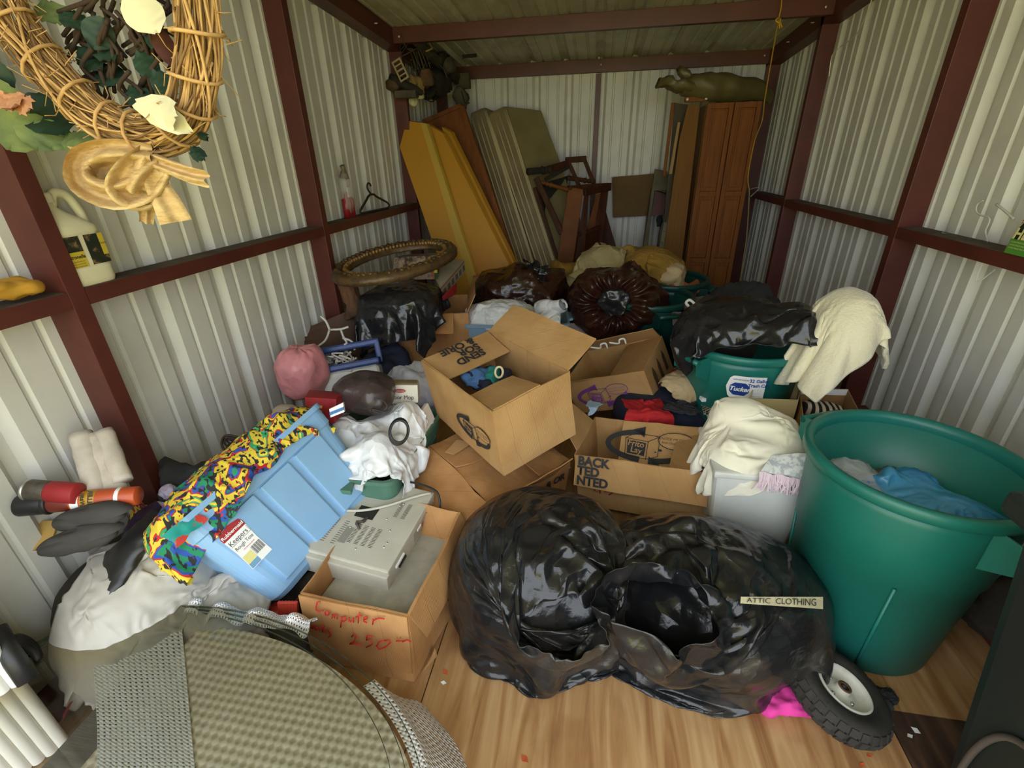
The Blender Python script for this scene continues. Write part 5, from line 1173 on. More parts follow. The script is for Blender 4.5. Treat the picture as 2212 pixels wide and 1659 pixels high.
# ------------------------------------------------------------------ tilted blue tote with clothes
tQ = tote('storage_tote', 'light blue storage tote tipped on its side in front, with a red and white sticker', (-1.109, 1.194, .337), (-.615, -.211, 1.295), .600, .406, .402, .038, M['blue_tote'], 3, 'storage totes', lip=.016)
MQ = mx_of(tQ)
WQ, HQ, TQ = .406, .402, .038
def wallF(x, z):
    """frame on the front long wall of the blue tote"""
    sl = math.atan2(TQ, HQ); y = -(WQ/2-TQ*(HQ/2-z)/HQ)
    return MQ @ frame_of((x, y-.013, z), (1, 0, 0), (0, -sin(sl), cos(sl)))
Fl = wallF(-.205, .015)
sh = [(-.040, .065), (-.034, .078), (0, .086), (.034, .078), (.040, .065), (.036, .0), (.038, -.07), (-.038, -.07), (-.036, 0)]
flat('sticker', sh, M['white_print'], tQ, Fl)
G = Fl @ Matrix.Translation((0, 0, .0008)); G2 = Fl @ Matrix.Translation((0, 0, .0016))
flat('sticker_red', [(-.039, .05), (.039, .05), (.040, .065), (.034, .078), (0, .0855), (-.034, .078), (-.040, .065)], M['redbox'], tQ, G)
text('lettering', 'Rubbermaid', .0155, M['white_print'], tQ, G2 @ Matrix.Translation((0, .062, 0)), bold=.0003)
text('lettering', 'Keepers', .0225, M['ink'], tQ, G @ Matrix.Translation((-.002, .034, 0)), sx=.85)
strokes('sticker_frame', [[(-.034, .024), (.036, .024), (.036, .046)]], .0005, M['ink'], tQ, G)
text('lettering', 'Rough Tote', .0165, M['ink'], tQ, G @ Matrix.Translation((0, .010, 0)), sx=.8)
text('lettering', 'STORAGE BOX', .006, M['redpen'], tQ, G @ Matrix.Translation((.004, -.006, 0)))
for k in range(13): flat('bar_code', [(.000+k*.0027, -.045), (.000+k*.0027+(.0016 if k % 3 else .0009), -.045), (.000+k*.0027+(.0016 if k % 3 else .0009), -.014), (.000+k*.0027, -.014)], M['ink'], tQ, G)
flat('colour_patch', [(-.035, -.02), (-.004, -.02), (-.004, -.05), (-.036, -.05)], mat('pale_yellow_print', srgb('#dcd48a'), .6), tQ, G)
flat('colour_patch', [(-.036, -.05), (-.004, -.05), (-.004, -.068), (-.037, -.068)], mat('pale_blue_print', srgb('#6f9cc0'), .6), tQ, G)
def pattern_mat():
    m = bpy.data.materials.new('printed_fabric'); m.use_nodes = True; nt = m.node_tree; L = nt.links; b = nt.nodes['Principled BSDF']
    tc = N(nt, 'TexCoord'); n = N(nt, 'TexNoise'); n.inputs['Scale'].default_value = 9; n.inputs['Detail'].default_value = 1.5; n.inputs['Distortion'].default_value = 1.4; L.new(tc.outputs['Object'], n.inputs['Vector'])
    r = N(nt, 'ValToRGB'); r.color_ramp.interpolation = 'CONSTANT'; e = r.color_ramp.elements
    cols = [(0, '#1f7f58'), (.36, '#2a4fa3'), (.42, '#b8282c'), (.455, '#d9bf3a'), (.58, '#b8282c'), (.605, '#2f9a63'), (.65, '#d9bf3a')]
    e[0].position = 0; e[0].color = (*srgb(cols[0][1]), 1); e[1].position = cols[1][0]; e[1].color = (*srgb(cols[1][1]), 1)
    for p_, c_ in cols[2:]: k = e.new(p_); k.color = (*srgb(c_), 1)
    L.new(n.outputs[0], r.inputs[0])
    mp = N(nt, 'Mapping'); mp.inputs['Scale'].default_value = (1, 1, .25); L.new(tc.outputs['Object'], mp.inputs[0])
    v = N(nt, 'TexNoise'); v.inputs['Scale'].default_value = 75; v.inputs['Detail'].default_value = 1; L.new(mp.outputs[0], v.inputs['Vector'])
    q = N(nt, 'MapRange'); q.inputs[1].default_value = .55; q.inputs[2].default_value = .58; L.new(v.outputs[0], q.inputs[0])
    x = N(nt, 'Mix', data_type='RGBA'); x.inputs[7].default_value = (.02, .02, .02, 1); L.new(q.outputs[0], x.inputs[0]); L.new(r.outputs[0], x.inputs[6]); L.new(x.outputs[2], b.inputs['Base Color'])
    b.inputs['Roughness'].default_value = .85
    return m
M['pattern'] = pattern_mat()
QL = lambda x, y, z: MQ @ V((x, y, z))
# printed fabric spilling along the rim
t = thing('printed_fabric', 'yellow, red, blue and green printed fabric bunched along the tipped tote rim', 'fabric', QL(-.1, -.15, .2))
bv_, bf_ = body_vf((-.03, -.10, .185), (.33, .105, .085), 3, 1., pw=.9)
sv_, sf_ = sheet_vf((-.05, -.12, .32), 1.15, .44, 82, 32, 0, .04, .085, 5, .66)
settle('bunched_cloth', (sv_, sf_), [(bv_, bf_)], M['pattern'], t, bend=.1, mass=.15, floor=False, post=MQ)
quad_panel('loose_end', at(282, 1090, y=1.02), at(400, 1100, y=.98), at(385, 1120, y=.96), at(265, 1165, y=.98), M['pattern'], t, .004, 9, .018, 9, 4)
quad_panel('loose_corner', at(288, 1086, y=1.02), at(330, 1090, y=1.0), at(318, 1120, y=.97), at(296, 1118, y=.98), M['pattern'], t, .004, 7, .02, 12, 2)
o = lump('lavender_cloth', at(368, 1072, y=1.02), (.040, .035, .040), M['lav'], None, 4, .35, 14, 50, 34); rebase(o); tag(o, 'pale lavender cloth tucked at the near corner of the tipped tote', 'cloth')
quad_panel('loose_edge', at(340, 1085, y=.99), at(402, 1088, y=.97), at(398, 1102, y=.96), at(350, 1092, y=.97), M['lav'], o, .004, 6, .008, 12, 2)
o = surf('teal_cloth', lambda u, v: QL(-.33+.10*u, -.205-.01*v, .20-.05*v)+nzv(QL(u*.2, v*.1, 0), 14, 2)*.012, 14, 10, mat('teal_red_print', srgb('#1f8f86'), .85, 0, srgb('#b8382c'), 16, .52, .56)); rebase(o); tag(o, 'teal and red cloth edge under the lavender cloth', 'cloth')
for k, (n1, l1, c1, r1, m1, k1) in enumerate((('dark_clothes', 'dark clothes filling the back of the tipped blue tote', QL(-.06, .03, .16), (.24, .13, .10), M['blackc'], 'clothes'),
        ('plum_cloth', 'plum cloth between the tipped tote and the maroon post', QL(-.26, .02, .21), (.11, .10, .05), M['purplec'], 'cloth'),
        ('black_knit', 'black patterned knit above the plum cloth in the tipped tote', QL(-.13, .05, .25), (.09, .05, .035), M['blackcheck'], 'knitwear'),
        ('taupe_cloth', 'taupe cloth at the far end of the tipped tote', QL(.25, -.03, .22), (.05, .05, .05), mat('taupe_cotton', srgb('#9a8a78'), .9), 'cloth'))):
    o = lump(n1, c1, r1, m1, None, 140+k*4, .28, 10, 64, 40, pw=.8); rebase(o); tag(o, l1, k1)
o = tube('white_hanger', catmull([at(372, 972, y=1.30), at(358, 970, y=1.30), at(346, 980, y=1.30), at(347, 996, y=1.30), at(362, 1006, y=1.28), at(378, 1008, y=1.26)], 6), .0045, M['white'], None, 8); rebase(o); tag(o, 'white hanger hook sticking out of the tipped tote by the post', 'hanger')
for k in range(0):
    o = tube('white_cord', catmull([QL(-.02+.13*k, .0, .26), QL(.0+.13*k, -.06, .285), QL(.06+.13*k, -.09, .26), QL(.05+.13*k, -.13, .24)], 6), .004, M['white'], None, 6); rebase(o); tag(o, 'white cord loop between printed fabric folds, '+('nearer one' if k == 0 else 'farther one'), 'cord', 'white cords in the tote')
o = tubes('brown_straps', [catmull([QL(.03+.02*k, .06, .24), QL(.05+.015*k, .09+.01*k, .30), QL(.09, .10, .32-.01*k), QL(.11-.01*k, .06, .27)], 6) for k in range(5)], .004, mat('brown_strap', srgb('#3a2c28'), .6)); rebase(o); tag(o, 'dark brown straps looped behind the printed fabric', 'straps')
# black garment hanging out of the tote
pts = catmull([at(352, 1112, y=.93), at(325, 1140, y=.89), at(280, 1195, y=.82), at(232, 1262, y=.75), at(190, 1330, y=.69), at(155, 1395, y=.65)], 8)
vs, fs = tube_vf(pts, [.045+.016*sin(k*.11) for k in range(len(pts))], 24, flat=.45)
vs = [v+(v-pts[i//24])*(.35*folds(v, 11, 6, 4)) for i, v in enumerate(vs)]
o = mk('black_sleeve', vs, fs, M['leather'], None, True); rebase(o); tag(o, 'black leather sleeve hanging from the tipped tote over the grey tarp', 'garment')
# ------------------------------------------------------------------ computer box
P8 = dict(fl=at(648, 1281, z=.30), fr=at(883, 1328, z=.30), br=at(992, 1105, z=.30), bl=at(806, 1066, z=.30), bfr=at(894, 1472, z=.004), bbr=at(985, 1305, z=.004))
P8['bfl'] = P8['bfr']+(P8['fl']-P8['fr'])*.98; P8['bfl'].z = .004; P8['bbl'] = P8['bbr']+(P8['bfl']-P8['bfr']); P8['bbl'].z = .004
t = thing('computer_carton', 'worn brown carton with red handwriting holding a beige computer', 'box', (P8['bfr']+P8['bbl'])/2)
tK = t
S_ = lambda a, b, c, d, nm='side', th=.006, amp=.008, n=10, sd=3., m_='card_o': quad_panel(nm, P8[a], P8[b], P8[c], P8[d], M[m_], t, th, n, amp, 6, sd)
S_('bfl', 'bfr', 'fr', 'fl'); S_('bfr', 'bbr', 'br', 'fr'); S_('bbr', 'bbl', 'bl', 'br'); S_('bbl', 'bfl', 'fl', 'bl'); S_('bfl', 'bfr', 'bbr', 'bbl', 'base')
nf_ = (P8['fr']-P8['fl']).cross(V((0, 0, 1))).normalized()
if nf_.y > 0: nf_ = -nf_
e_ = nf_*.008
dwn = (P8['bfl']-P8['fl'])*.80
A1, B1 = P8['fl']+e_, P8['fr']+e_
quad_panel('front_flap', A1+dwn, B1+(P8['bfr']-P8['fr'])*.83, B1, A1, M['card_o'], t, .005, 12, .003, 6, 3.)
sg_ = (P8['br']-P8['fr']); rn = sg_.cross(V((0, 0, 1))).normalized(); rn = rn if rn.x > 0 else -rn
quad_panel('side_flap', P8['fr']+rn*.012+V((0, 0, -.17))+sg_*.12, P8['br']+rn*.05+V((0, 0, -.15)), P8['br']+rn*.004, P8['fr']+rn*.004, M['card_o'], t, .005, 10, .008, 6, 3.)
quad_panel('pale_tear', at(905, 1462, y=.868), at(948, 1440, y=.94), at(940, 1400, y=.945), at(930, 1425, y=.92), M['card'], t, .003, 5, .003, 8, 3.)
def onp(px, py, P0, n):
    d = FF+RR*((px-1106)/FPX)+UU*((829.5-py)/FPX); return CAM+d*((P0-CAM).dot(n)/d.dot(n))
pn = (B1-A1).cross(dwn).normalized()
CW = lambda X, Y: onp(550+.3014*X, 1000+.3014*Y, A1+nf_*.014, pn)
hw = [[(468, 992), (448, 1000), (440, 1030), (442, 1052), (458, 1066), (490, 1058)], [(520, 1062), (506, 1072), (508, 1090), (524, 1092), (532, 1076), (520, 1062)], [(556, 1088), (554, 1112)], [(556, 1094), (570, 1086), (572, 1112)], [(572, 1094), (588, 1090), (592, 1118)],
      [(622, 1102), (616, 1178)], [(622, 1106), (648, 1104), (656, 1122), (640, 1136), (622, 1134)], [(678, 1110), (676, 1132), (692, 1138), (706, 1124)], [(708, 1112), (708, 1142)], [(752, 1072), (744, 1108), (742, 1146)], [(726, 1104), (766, 1096)], [(780, 1126), (806, 1116), (802, 1102), (784, 1110), (782, 1136), (806, 1146)], [(848, 1120), (846, 1158)], [(848, 1132), (866, 1120), (890, 1114), (928, 1118)],
      [(388, 1150), (392, 1182), (404, 1186), (410, 1164), (418, 1190), (430, 1162)], [(444, 1178), (434, 1192), (444, 1202), (454, 1190), (444, 1178)], [(462, 1180), (464, 1206)], [(464, 1188), (476, 1182)], [(488, 1160), (486, 1212)], [(510, 1178), (490, 1196), (514, 1216)], [(546, 1192), (528, 1202), (542, 1220), (546, 1240), (530, 1250)],
      [(694, 1246), (712, 1226), (728, 1244), (714, 1280), (682, 1298)], [(682, 1298), (720, 1296), (772, 1306)], [(842, 1246), (806, 1240), (800, 1270)], [(800, 1270), (836, 1266), (842, 1300), (800, 1322)], [(930, 1272), (892, 1282), (874, 1314), (890, 1334), (940, 1318), (974, 1288), (960, 1270), (930, 1272)], [(1016, 1276), (1060, 1280)], [(1060, 1282), (1090, 1268), (1122, 1284)], [(1020, 1254), (1024, 1256)], [(1042, 1252), (1048, 1254)]]
tubes('handwriting', [[CW(*q) for q in l] for l in hw], .0022, M['redpen'], t, 5)['kind'] = 'stuff'
# beige computer upside down on top of a second unit
tP = thing('desktop_computer', 'beige desktop computer lying upside down on top in the carton', 'computer', (-.775, 1.225, .262), (.09, -.08, 1.476))
dx, dy, dz = .38, .357, .089
box('case', (0, 0, 0), (dx, dy, dz), M['pc'], tP, bv=.006, world=False)
box('front_bezel', (-dx/2-.008, 0, -.004), (.02, dy+.008, dz-.01), M['pc'], tP, bv=.004, world=False)
def slots(x0, x1, y0, y1, nx, ny, z=dz/2+.0005):
    vs = []; fs = []
    for i in range(nx):
        for j in range(ny):
            xx = x0+(x1-x0)*i/max(1, nx-1); yy = y0+(y1-y0)*j/max(1, ny-1); k = len(vs)
            vs += [(xx-.0012, yy-.008, z), (xx+.0012, yy-.008, z), (xx+.0012, yy+.008, z), (xx-.0012, yy+.008, z)]; fs.append((k, k+1, k+2, k+3))
    o = mk('vent_slots', vs, fs, mat('slot_dark', srgb('#5c584e'), .8), tP, False, False); o['kind'] = 'stuff'
slots(-.12, -.04, -.07, .01, 14, 4); slots(.03, .10, -.12, -.09, 14, 2); slots(-.14, -.04, .06, .10, 12, 2)
flat('rating_label', [(.05, -.01), (.13, -.01), (.13, .08), (.05, .08)], mat('label_grey', srgb('#bdb9ac'), .6), tP, Matrix.Translation((0, 0, dz/2+.0006)), False)
flat('drive_opening', [(-.01, -.02), (.045, -.02), (.045, .055), (-.01, .055)], mat('opening_dark', srgb('#26241f'), .7), tP, Matrix.Translation((0, 0, dz/2+.0006)), False)
flat('label_plate', [(-.13, .02), (-.06, .02), (-.06, .05), (-.13, .05)], mat('label_grey2', srgb('#8f8b80'), .5), tP, Matrix.Translation((0, 0, dz/2+.0007)), False)
random.seed(4)
for k in range(12): lathe('screw_head', [(0, .0022), (.003, .002), (.0036, 0)], M['metal'], tP, 8, (random.uniform(-.16, .16), random.uniform(-.15, .15), dz/2), world=False)
for x0, w_, m_ in ((-.115, .06, M['white_print']), (-.10, .05, M['black']), (.035, .03, M['white_print'])): 
    box('port', (x0, -dy/2-.002, .012 if m_ is not M['black'] else -.010), (w_, .008, .011), m_, tP, bv=.002, world=False)
box('orange_sticker', (.065, -dy/2-.0015, .0), (.018, .003, .022), mat('orange_sticker', srgb('#e2532f'), .6), tP, world=False)
box('port_plate', (.05, -dy/2-.001, .0), (.12, .004, .05), M['pc_d'], tP, world=False)
MP = mx_of(tP)
tube('power_cord', catmull([MP @ V((.115, -dy/2-.03, .02)), MP @ V((.125, -dy/2-.05, .035)), MP @ V((.16, -dy/2-.02, .085)), MP @ V((.185, -.09, .075)), MP @ V((.19, -.02, .055)), MP @ V((.2, .05, .05))], 8), .0045, M['black'], tP, 8)
box('power_plug', (.110, -dy/2-.018, .016), (.022, .036, .02), M['black'], tP, bv=.004, world=False)
tube('beige_cable', catmull([MP @ V((-.02, .17, .055)), MP @ V((.01, .05, .052)), MP @ V((.06, -.04, .055)), MP @ V((.13, -.12, .058)), MP @ V((.17, -.17, .055)), MP @ V((.18, -.15, .02))], 8), .005, M['pc'], tP, 8)
tubes('cable_tie', [catmull([MP @ V((-.06+.01*k, -.0+.01*k, .045)), MP @ V((-.045, .02, .06-.004*k)), MP @ V((-.03+.008*k, .0, .05))], 5) for k in range(4)], .004, mat('tie_dark', srgb('#4a443e'), .6), tP)
o = box('computer_unit', (-.655, 1.09, .125), (.32, .40, .16), M['pc_d'], None, R=Matrix.Rotation(-.09, 3, 'Z'), bv=.008); rebase(o); tag(o, 'dusty grey computer unit under the beige one in the carton', 'computer')
# ------------------------------------------------------------------ the two big black bags in front
GBB = 'big black bags on the floor'
tL = thing('black_bag', 'dusty black garbage bag in front with its twisted open mouth facing the door', 'bag', (-.13, 1.21, 0), group=GBB)
c_, r_ = V((-.125, 1.195, .20)), (.335, .325, .23)
settle('bag_film', bag_vf(c_, r_, 104, 88, 1.15, .54, 6, (.12, -.48), 2.6, .6), [body_vf(c_, r_, 3, .95, zmin=.003)], M['black_film'], tL, bend=.02)
lump('contents', c_-V((0, 0, .01)), [q*.9 for q in r_], M['black_film'], tL, 3, .05, 7, 90, 60, pw=1., big=.05, flat=.85, k=4)
tR = thing('black_bag', 'wide black garbage bag in front with a paper label taped across it', 'bag', (.41, 1.17, 0), group=GBB)
c_, r_ = V((.40, 1.175, .185)), (.405, .305, .21)
fR = settle('bag_film', bag_vf(c_, r_, 108, 88, 1.17, .56, 8, (-.30, -.42), -1.6, .58), [body_vf(c_, r_, 7, .95, zmin=.003)], M['black_film'], tR, bend=.012)
lump('contents', c_-V((0, 0, .01)), [q*.9 for q in r_], M['black_film'], tR, 4, .05, 7, 90, 60, pw=1., big=.05, flat=.85, k=4)
# ------------------------------------------------------------------ near green can with its bags
can('teal green trash can at the right front filled with plastic bags', (.95, 1.305, .0), M['green_can'], math.radians(-66), H_=.685)
t = thing('blue_bag', 'translucent blue shopping bag lying across the teal green can', 'bag', (1.02, 1.27, .5))
mbf = mat('blue_film', srgb('#4d9ac4'), .28, 0, srgb('#2b6fae'), 5, .4, .7, bump=.2, bs=24, crease=.25, cs=14)
sup = [body_vf((.95, 1.31, .40), (.23, .23, .12), 4, 1.), body_vf((1.04, 1.25, .50), (.15, .08, .07), 5, 1.), body_vf((.90, 1.34, .50), (.08, .06, .05), 6, 1.), body_vf((1.02, 1.38, .50), (.06, .06, .07), 7, 1.)]
fB = settle('bag_film', sheet_vf((1.02, 1.27, .70), .62, .46, 54, 42, -.3, .045, .09, 6, .72), sup, mbf, t, bend=.04)
md = mat('blue_print_dark', srgb('#234a9a'), .4)
for k, (c_, r_, m_, l_, n1) in enumerate((((.88, 1.37, .50), (.12, .11, .06), M['clear_film'], 'clear plastic bag of dark clothing in the teal green can', 'clear_bag'), ((.97, 1.17, .50), (.15, .09, .055), mat('grey_garment_film', srgb('#6e6761'), .35, 0, srgb('#3b3a40'), 7, bump=.2, bs=30, crease=.25, cs=16), 'grey wrapped garment along the near rim inside the teal green can', 'wrapped_garment'))):
    o = lump(n1, c_, r_, m_, None, 310+k*5, .22, 9, 70, 44, k=4); rebase(o); tag(o, l_, 'bag')
o = lump('brown_clothes', (.93, 1.33, .45), (.19, .17, .08), mat('taupe_mix', srgb('#6b5f55'), .8, 0, srgb('#4a4442'), 8), None, 320, .25, 7, 60, 36); rebase(o); tag(o, 'brown clothes under the plastic bags in the teal green can', 'clothes')
# ------------------------------------------------------------------ wheel, pink cloth, dark cart
t = thing('hand_truck_wheel', 'knobbly black pneumatic wheel with white rim lying tilted on the floor', 'wheel', (.755, .965, .0))
aW = V((.30, .02, .95)).normalized(); cW = V((.757, .968, .072)); Q = V((0, 0, 1)).rotation_difference(aW).to_matrix()
Rw = .133
lathe('tyre', [(.070, .030), (.085, .040), (.105, .042), (.122, .034), (.131, .016), (.131, -.016), (.122, -.034), (.105, -.042), (.085, -.040), (.070, -.030), (.070, .030)], M['rubber'], t, 64, cW, aW)
tw = []
for k in range(28):
    for j, (z_, of) in enumerate(((.020, 0), (-.020, .5), (.0, .25))):
        a = 2*pi*(k+of)/28; c_ = cW+Q @ V((cos(a)*(.1315 if j == 2 else .126), sin(a)*(.1315 if j == 2 else .126), z_))
        R_ = Q @ Matrix.Rotation(a, 3, 'Z') @ Matrix.Rotation((-.45 if z_ > 0 else .45 if z_ < 0 else 0), 3, 'Y'); tw.append(box_vf(c_, (.012, .019, .022), R_))
vs, fs = merge(tw); o = mk('tread_blocks', vs, fs, M['rubber'], t); o['kind'] = 'stuff'
lathe('rim', [(.072, .030), (.074, .036), (.068, .038), (.062, .026), (.050, .012), (.040, .010), (.026, .018), (.020, .020), (.017, .034), (.012, .034), (.012, -.03), (.03, -.03), (.072, -.03)], M['rim'], t, 48, cW, aW)
lathe('hub_bore', [(.0, .022), (.0115, .022), (.0115, .0345)], M['black'], t, 20, cW, aW)
lathe('hub_ring', [(.018, .033), (.0175, .036), (.011, .036), (.011, .033)], M['rust'], t, 24, cW, aW)
for k in range(4):
    a = 2*pi*k/4+.5; lathe('bolt', [(0, .008), (.005, .008), (.0055, 0)], M['metal'], t, 6, cW+Q @ V((cos(a)*.036, sin(a)*.036, .011)), aW)
o = lump('pink_cloth', (.64, 1.03, .02), (.15, .12, .022), M['hotpink'], None, 330, .3, 10, 90, 40, k=4, flat=.8); rebase(o); tag(o, 'hot pink cloth under the wheel and the wide black bag', 'cloth')
conefold('twisted_edge', (.66, 1.13, .04), (.80, 1.10, .02), .03, .02, M['hotpink'], o, 4, amp=.3)
o = lump('black_rag', (.90, 1.02, .012), (.06, .035, .012), M['blackc'], None, 340, .7, 30, 50, 24); rebase(o); tag(o, 'frayed black rag on the floor beside the wheel', 'rag')
# dark wheeled cart at the right edge
t = thing('wheeled_cart', 'dark green wheeled trash cart standing closest at the right edge', 'trash cart', (1.08, .52, 0))
mc = mat('dark_cart_plastic', srgb('#16231f'), .5, 0, srgb('#221f22'), 3)
p = [V(q) for q in ((.905, .32, .03), (1.27, .30, .03), (1.27, .74, .03), (.905, .765, .03), (.83, .24, .86), (1.33, .22, .86), (1.33, .82, .86), (.83, .845, .86))]
hexa('cart_body', p, mc, t, .03)
hexa('cart_rim', [V(q) for q in ((.80, .20, .84), (1.35, .20, .84), (1.35, .86, .84), (.805, .872, .84), (.80, .20, .89), (1.35, .20, .89), (1.35, .86, .89), (.805, .872, .89))], mc, t, .012)
mge = mat('scuffed_edge', srgb('#4a423c'), .7)
def xs(z): return .905-.075*(z-.03)/.83-.006
tube('base_ridge', catmull([V((xs(.10), .74, .10)), V((xs(.30), .73, .30)), V((xs(.42), .69, .42)), V((xs(.46), .62, .46)), V((xs(.42), .55, .42)), V((xs(.1), .50, .1))], 8), .007, mge, t, 8)
tube('base_ridge', catmull([V((xs(.10), .70, .10)), V((xs(.24), .69, .24)), V((xs(.33), .65, .33)), V((xs(.35), .60, .35)), V((xs(.30), .55, .30)), V((xs(.1), .54, .1))], 8), .006, mge, t, 8)
for yy in (.40, .62): lathe('cart_wheel', [(0, .02), (.05, .02), (.058, .012), (.058, -.012), (.05, -.02), (0, -.02)], M['black'], t, 24, (1.29, yy, .06), (1, 0, 0))
o = lump('dark_sack', at(2150, 1290, z=.12), (.10, .13, .13), mat('mildew_cloth', srgb('#2c2620'), .9, 0, srgb('#4a3c2c'), 14, .5, .7), None, 350, .2, 10, 50, 34); rebase(o); tag(o, 'dark mildewed sack between the teal can and the right wall', 'sack')
# ------------------------------------------------------------------ left front: lace cloth, glass tops, tarp and tools
def lace_mat(name, kind, ku=16, kv=40):
    m = bpy.data.materials.new(name); m.use_nodes = True; nt = m.node_tree; L = nt.links; b = nt.nodes['Principled BSDF']
    tc = N(nt, 'TexCoord'); mp = N(nt, 'Mapping'); L.new(tc.outputs['UV'], mp.inputs[0])
    sp = N(nt, 'SeparateXYZ'); L.new(mp.outputs[0], sp.inputs[0])
    def per(sock, k):
        a = N(nt, 'Math', operation='MULTIPLY'); a.inputs[1].default_value = k*2*pi; L.new(sock, a.inputs[0]); s = N(nt, 'Math', operation='SINE'); L.new(a.outputs[0], s.inputs[0]); return s.outputs[0]
    if kind == 'net': sx_, sy_ = per(sp.outputs[0], ku), per(sp.outputs[1], kv)
    else:
        ad = N(nt, 'Math', operation='ADD'); L.new(sp.outputs[0], ad.inputs[0]); L.new(sp.outputs[1], ad.inputs[1]); sb = N(nt, 'Math', operation='SUBTRACT'); L.new(sp.outputs[0], sb.inputs[0]); L.new(sp.outputs[1], sb.inputs[1])
        sx_, sy_ = per(ad.outputs[0], 17), per(sb.outputs[0], 17)
    mu = N(nt, 'Math', operation='MULTIPLY'); L.new(sx_, mu.inputs[0]); L.new(sy_, mu.inputs[1])
    if kind == 'net':
        mx = N(nt, 'Math', operation='MINIMUM'); L.new(sx_, mx.inputs[0]); L.new(sy_, mx.inputs[1])
        gt = N(nt, 'Math', operation='LESS_THAN'); gt.inputs[1].default_value = .45; L.new(mx.outputs[0], gt.inputs[0]); L.new(gt.outputs[0], b.inputs['Alpha'])
        b.inputs['Base Color'].default_value = (.90, .89, .90, 1)
    else:
        r = N(nt, 'MapRange'); r.inputs[1].default_value = -.35; r.inputs[2].default_value = .5; L.new(mu.outputs[0], r.inputs[0])
        x = N(nt, 'Mix', data_type='RGBA'); x.inputs[6].default_value = (*srgb('#ece3d0'), 1); x.inputs[7].default_value = (*srgb('#c2b49a'), 1); L.new(r.outputs[0], x.inputs[0]); L.new(x.outputs[2], b.inputs['Base Color'])
    bp = N(nt, 'Bump'); bp.inputs['Strength'].default_value = .6; bp.inputs['Distance'].default_value = .004; L.new(mu.outputs[0], bp.inputs['Height']); L.new(bp.outputs[0], b.inputs['Normal'])
    b.inputs['Roughness'].default_value = .9
    return m
M['net'] = lace_mat('white_crochet', 'net'); M['net_r'] = lace_mat('white_crochet_hem', 'net', 12, 46); M['net_b'] = lace_mat('white_crochet_ruffle', 'net', 76, 6); M['weave'] = lace_mat('basket_weave_cotton', 'weave')
cG = V((-.865, .462, .262)); rG = -.195
def gl(a, f_=1., z=0.): 
    x, y = .605*f_*cos(a), .315*f_*sin(a); return cG+V((x*cos(rG)-y*sin(rG), x*sin(rG)+y*cos(rG), z))
t = thing('crochet_tablecloth', 'white crocheted tablecloth with woven centre spread under the glass tops', 'tablecloth', (-.8, .55, 0))
na, nr = 96, 22; vs = []; fs = []; uvs = []
for j in range(nr):
    for i in range(na):
        p = gl(2*pi*i/na, .955*(j+.02)/(nr-1)); p.x = max(p.x, -1.11); p.z = .238+.003*nz(p, 9, 2); vs.append(p); uvs.append(((p.x+1.12)/.74, (p.y-.10)/.70))
for j in range(nr-1):
    for i in range(na): fs.append((j*na+i, j*na+(i+1) % na, (j+1)*na+(i+1) % na, (j+1)*na+i))
o = mk('woven_centre', vs, fs, M['weave'], t, True)
l_ = o.data.uv_layers.new(name='uv')
for lp in o.data.loops: l_.data[lp.index].uv = uvs[lp.vertex_index]
def strip_l(u, v):
    A = at(190+20*sin(v*2), 1348+330*v, z=.246); B = at(392+30*v, 1348+330*v, z=.246); p = A+(B-A)*u
    return p+V((0, 0, .003*nz(p, 12, 4)))
surf('crochet_border', strip_l, 40, 40, M['net'], t, uv=True)
def strip_r(u, v):   # falls from the glass edge to the floor at the right
    a = math.radians(62-78*v); E_ = gl(a, .93); E_.z = .243
    o_ = V((cos(a+rG)*1.0, sin(a+rG)*.75, 0)).normalized(); k = u
    p = E_+o_*(.02+.15*k)+V((0, 0, -.235*(max(0, k-.22)/.78)**.75 if k > .22 else 0))
    return V((p.x, p.y, max(.006, p.z)))+nzv(p, 9, 3)*.012*k
surf('crochet_border', strip_r, 40, 60, M['net_r'], t, uv=True)
def strip_b(u, v):   # ruffle along the far edge
    p = at(300+360*u, 1322+58*u**1.2, z=.262)+V((0, .012+.05*v, .02*sin(pi*v)+.014*sin(u*31+2*nz((u*5, v, 0), 1))))
    return p+nzv(p, 26, 5)*.010
surf('crochet_ruffle', strip_b, 90, 10, M['net_b'], t, uv=True)
o = box('low_crate', (-.86, .46, .115), (.70, .34, .23), M['greywood'], None, bv=.004); rebase(o); tag(o, 'low grey crate hidden under the crocheted tablecloth', 'crate')
def glass_mat():
    m = bpy.data.materials.new('clear_glass'); m.use_nodes = True; nt = m.node_tree; nt.nodes.remove(nt.nodes['Principled BSDF']); L = nt.links
    out = nt.nodes['Material Output']; tr = N(nt, 'BsdfTransparent'); tr.inputs[0].default_value = (.99, .995, .993, 1); gs = N(nt, 'BsdfGlossy'); gs.inputs['Roughness'].default_value = .03; fr = N(nt, 'Fresnel'); fr.inputs[0].default_value = 1.5
    mx = N(nt, 'MixShader'); L.new(fr.outputs[0], mx.inputs[0]); L.new(tr.outputs[0], mx.inputs[1]); L.new(gs.outputs[0], mx.inputs[2]); L.new(mx.outputs[0], out.inputs[0]); return m
M['glass'] = glass_mat(); mt_ = bpy.data.materials.new('glass_underside'); mt_.use_nodes = True; mt_.node_tree.nodes.remove(mt_.node_tree.nodes['Principled BSDF']); tq_ = N(mt_.node_tree, 'BsdfTransparent'); tq_.inputs[0].default_value = (.99, .995, .993, 1); mt_.node_tree.links.new(tq_.outputs[0], mt_.node_tree.nodes['Material Output'].inputs[0]); M['glass_u'] = mt_; M['glass_edge'] = mat('green_glass_edge', srgb('#33504c'), .15, alpha=.75)
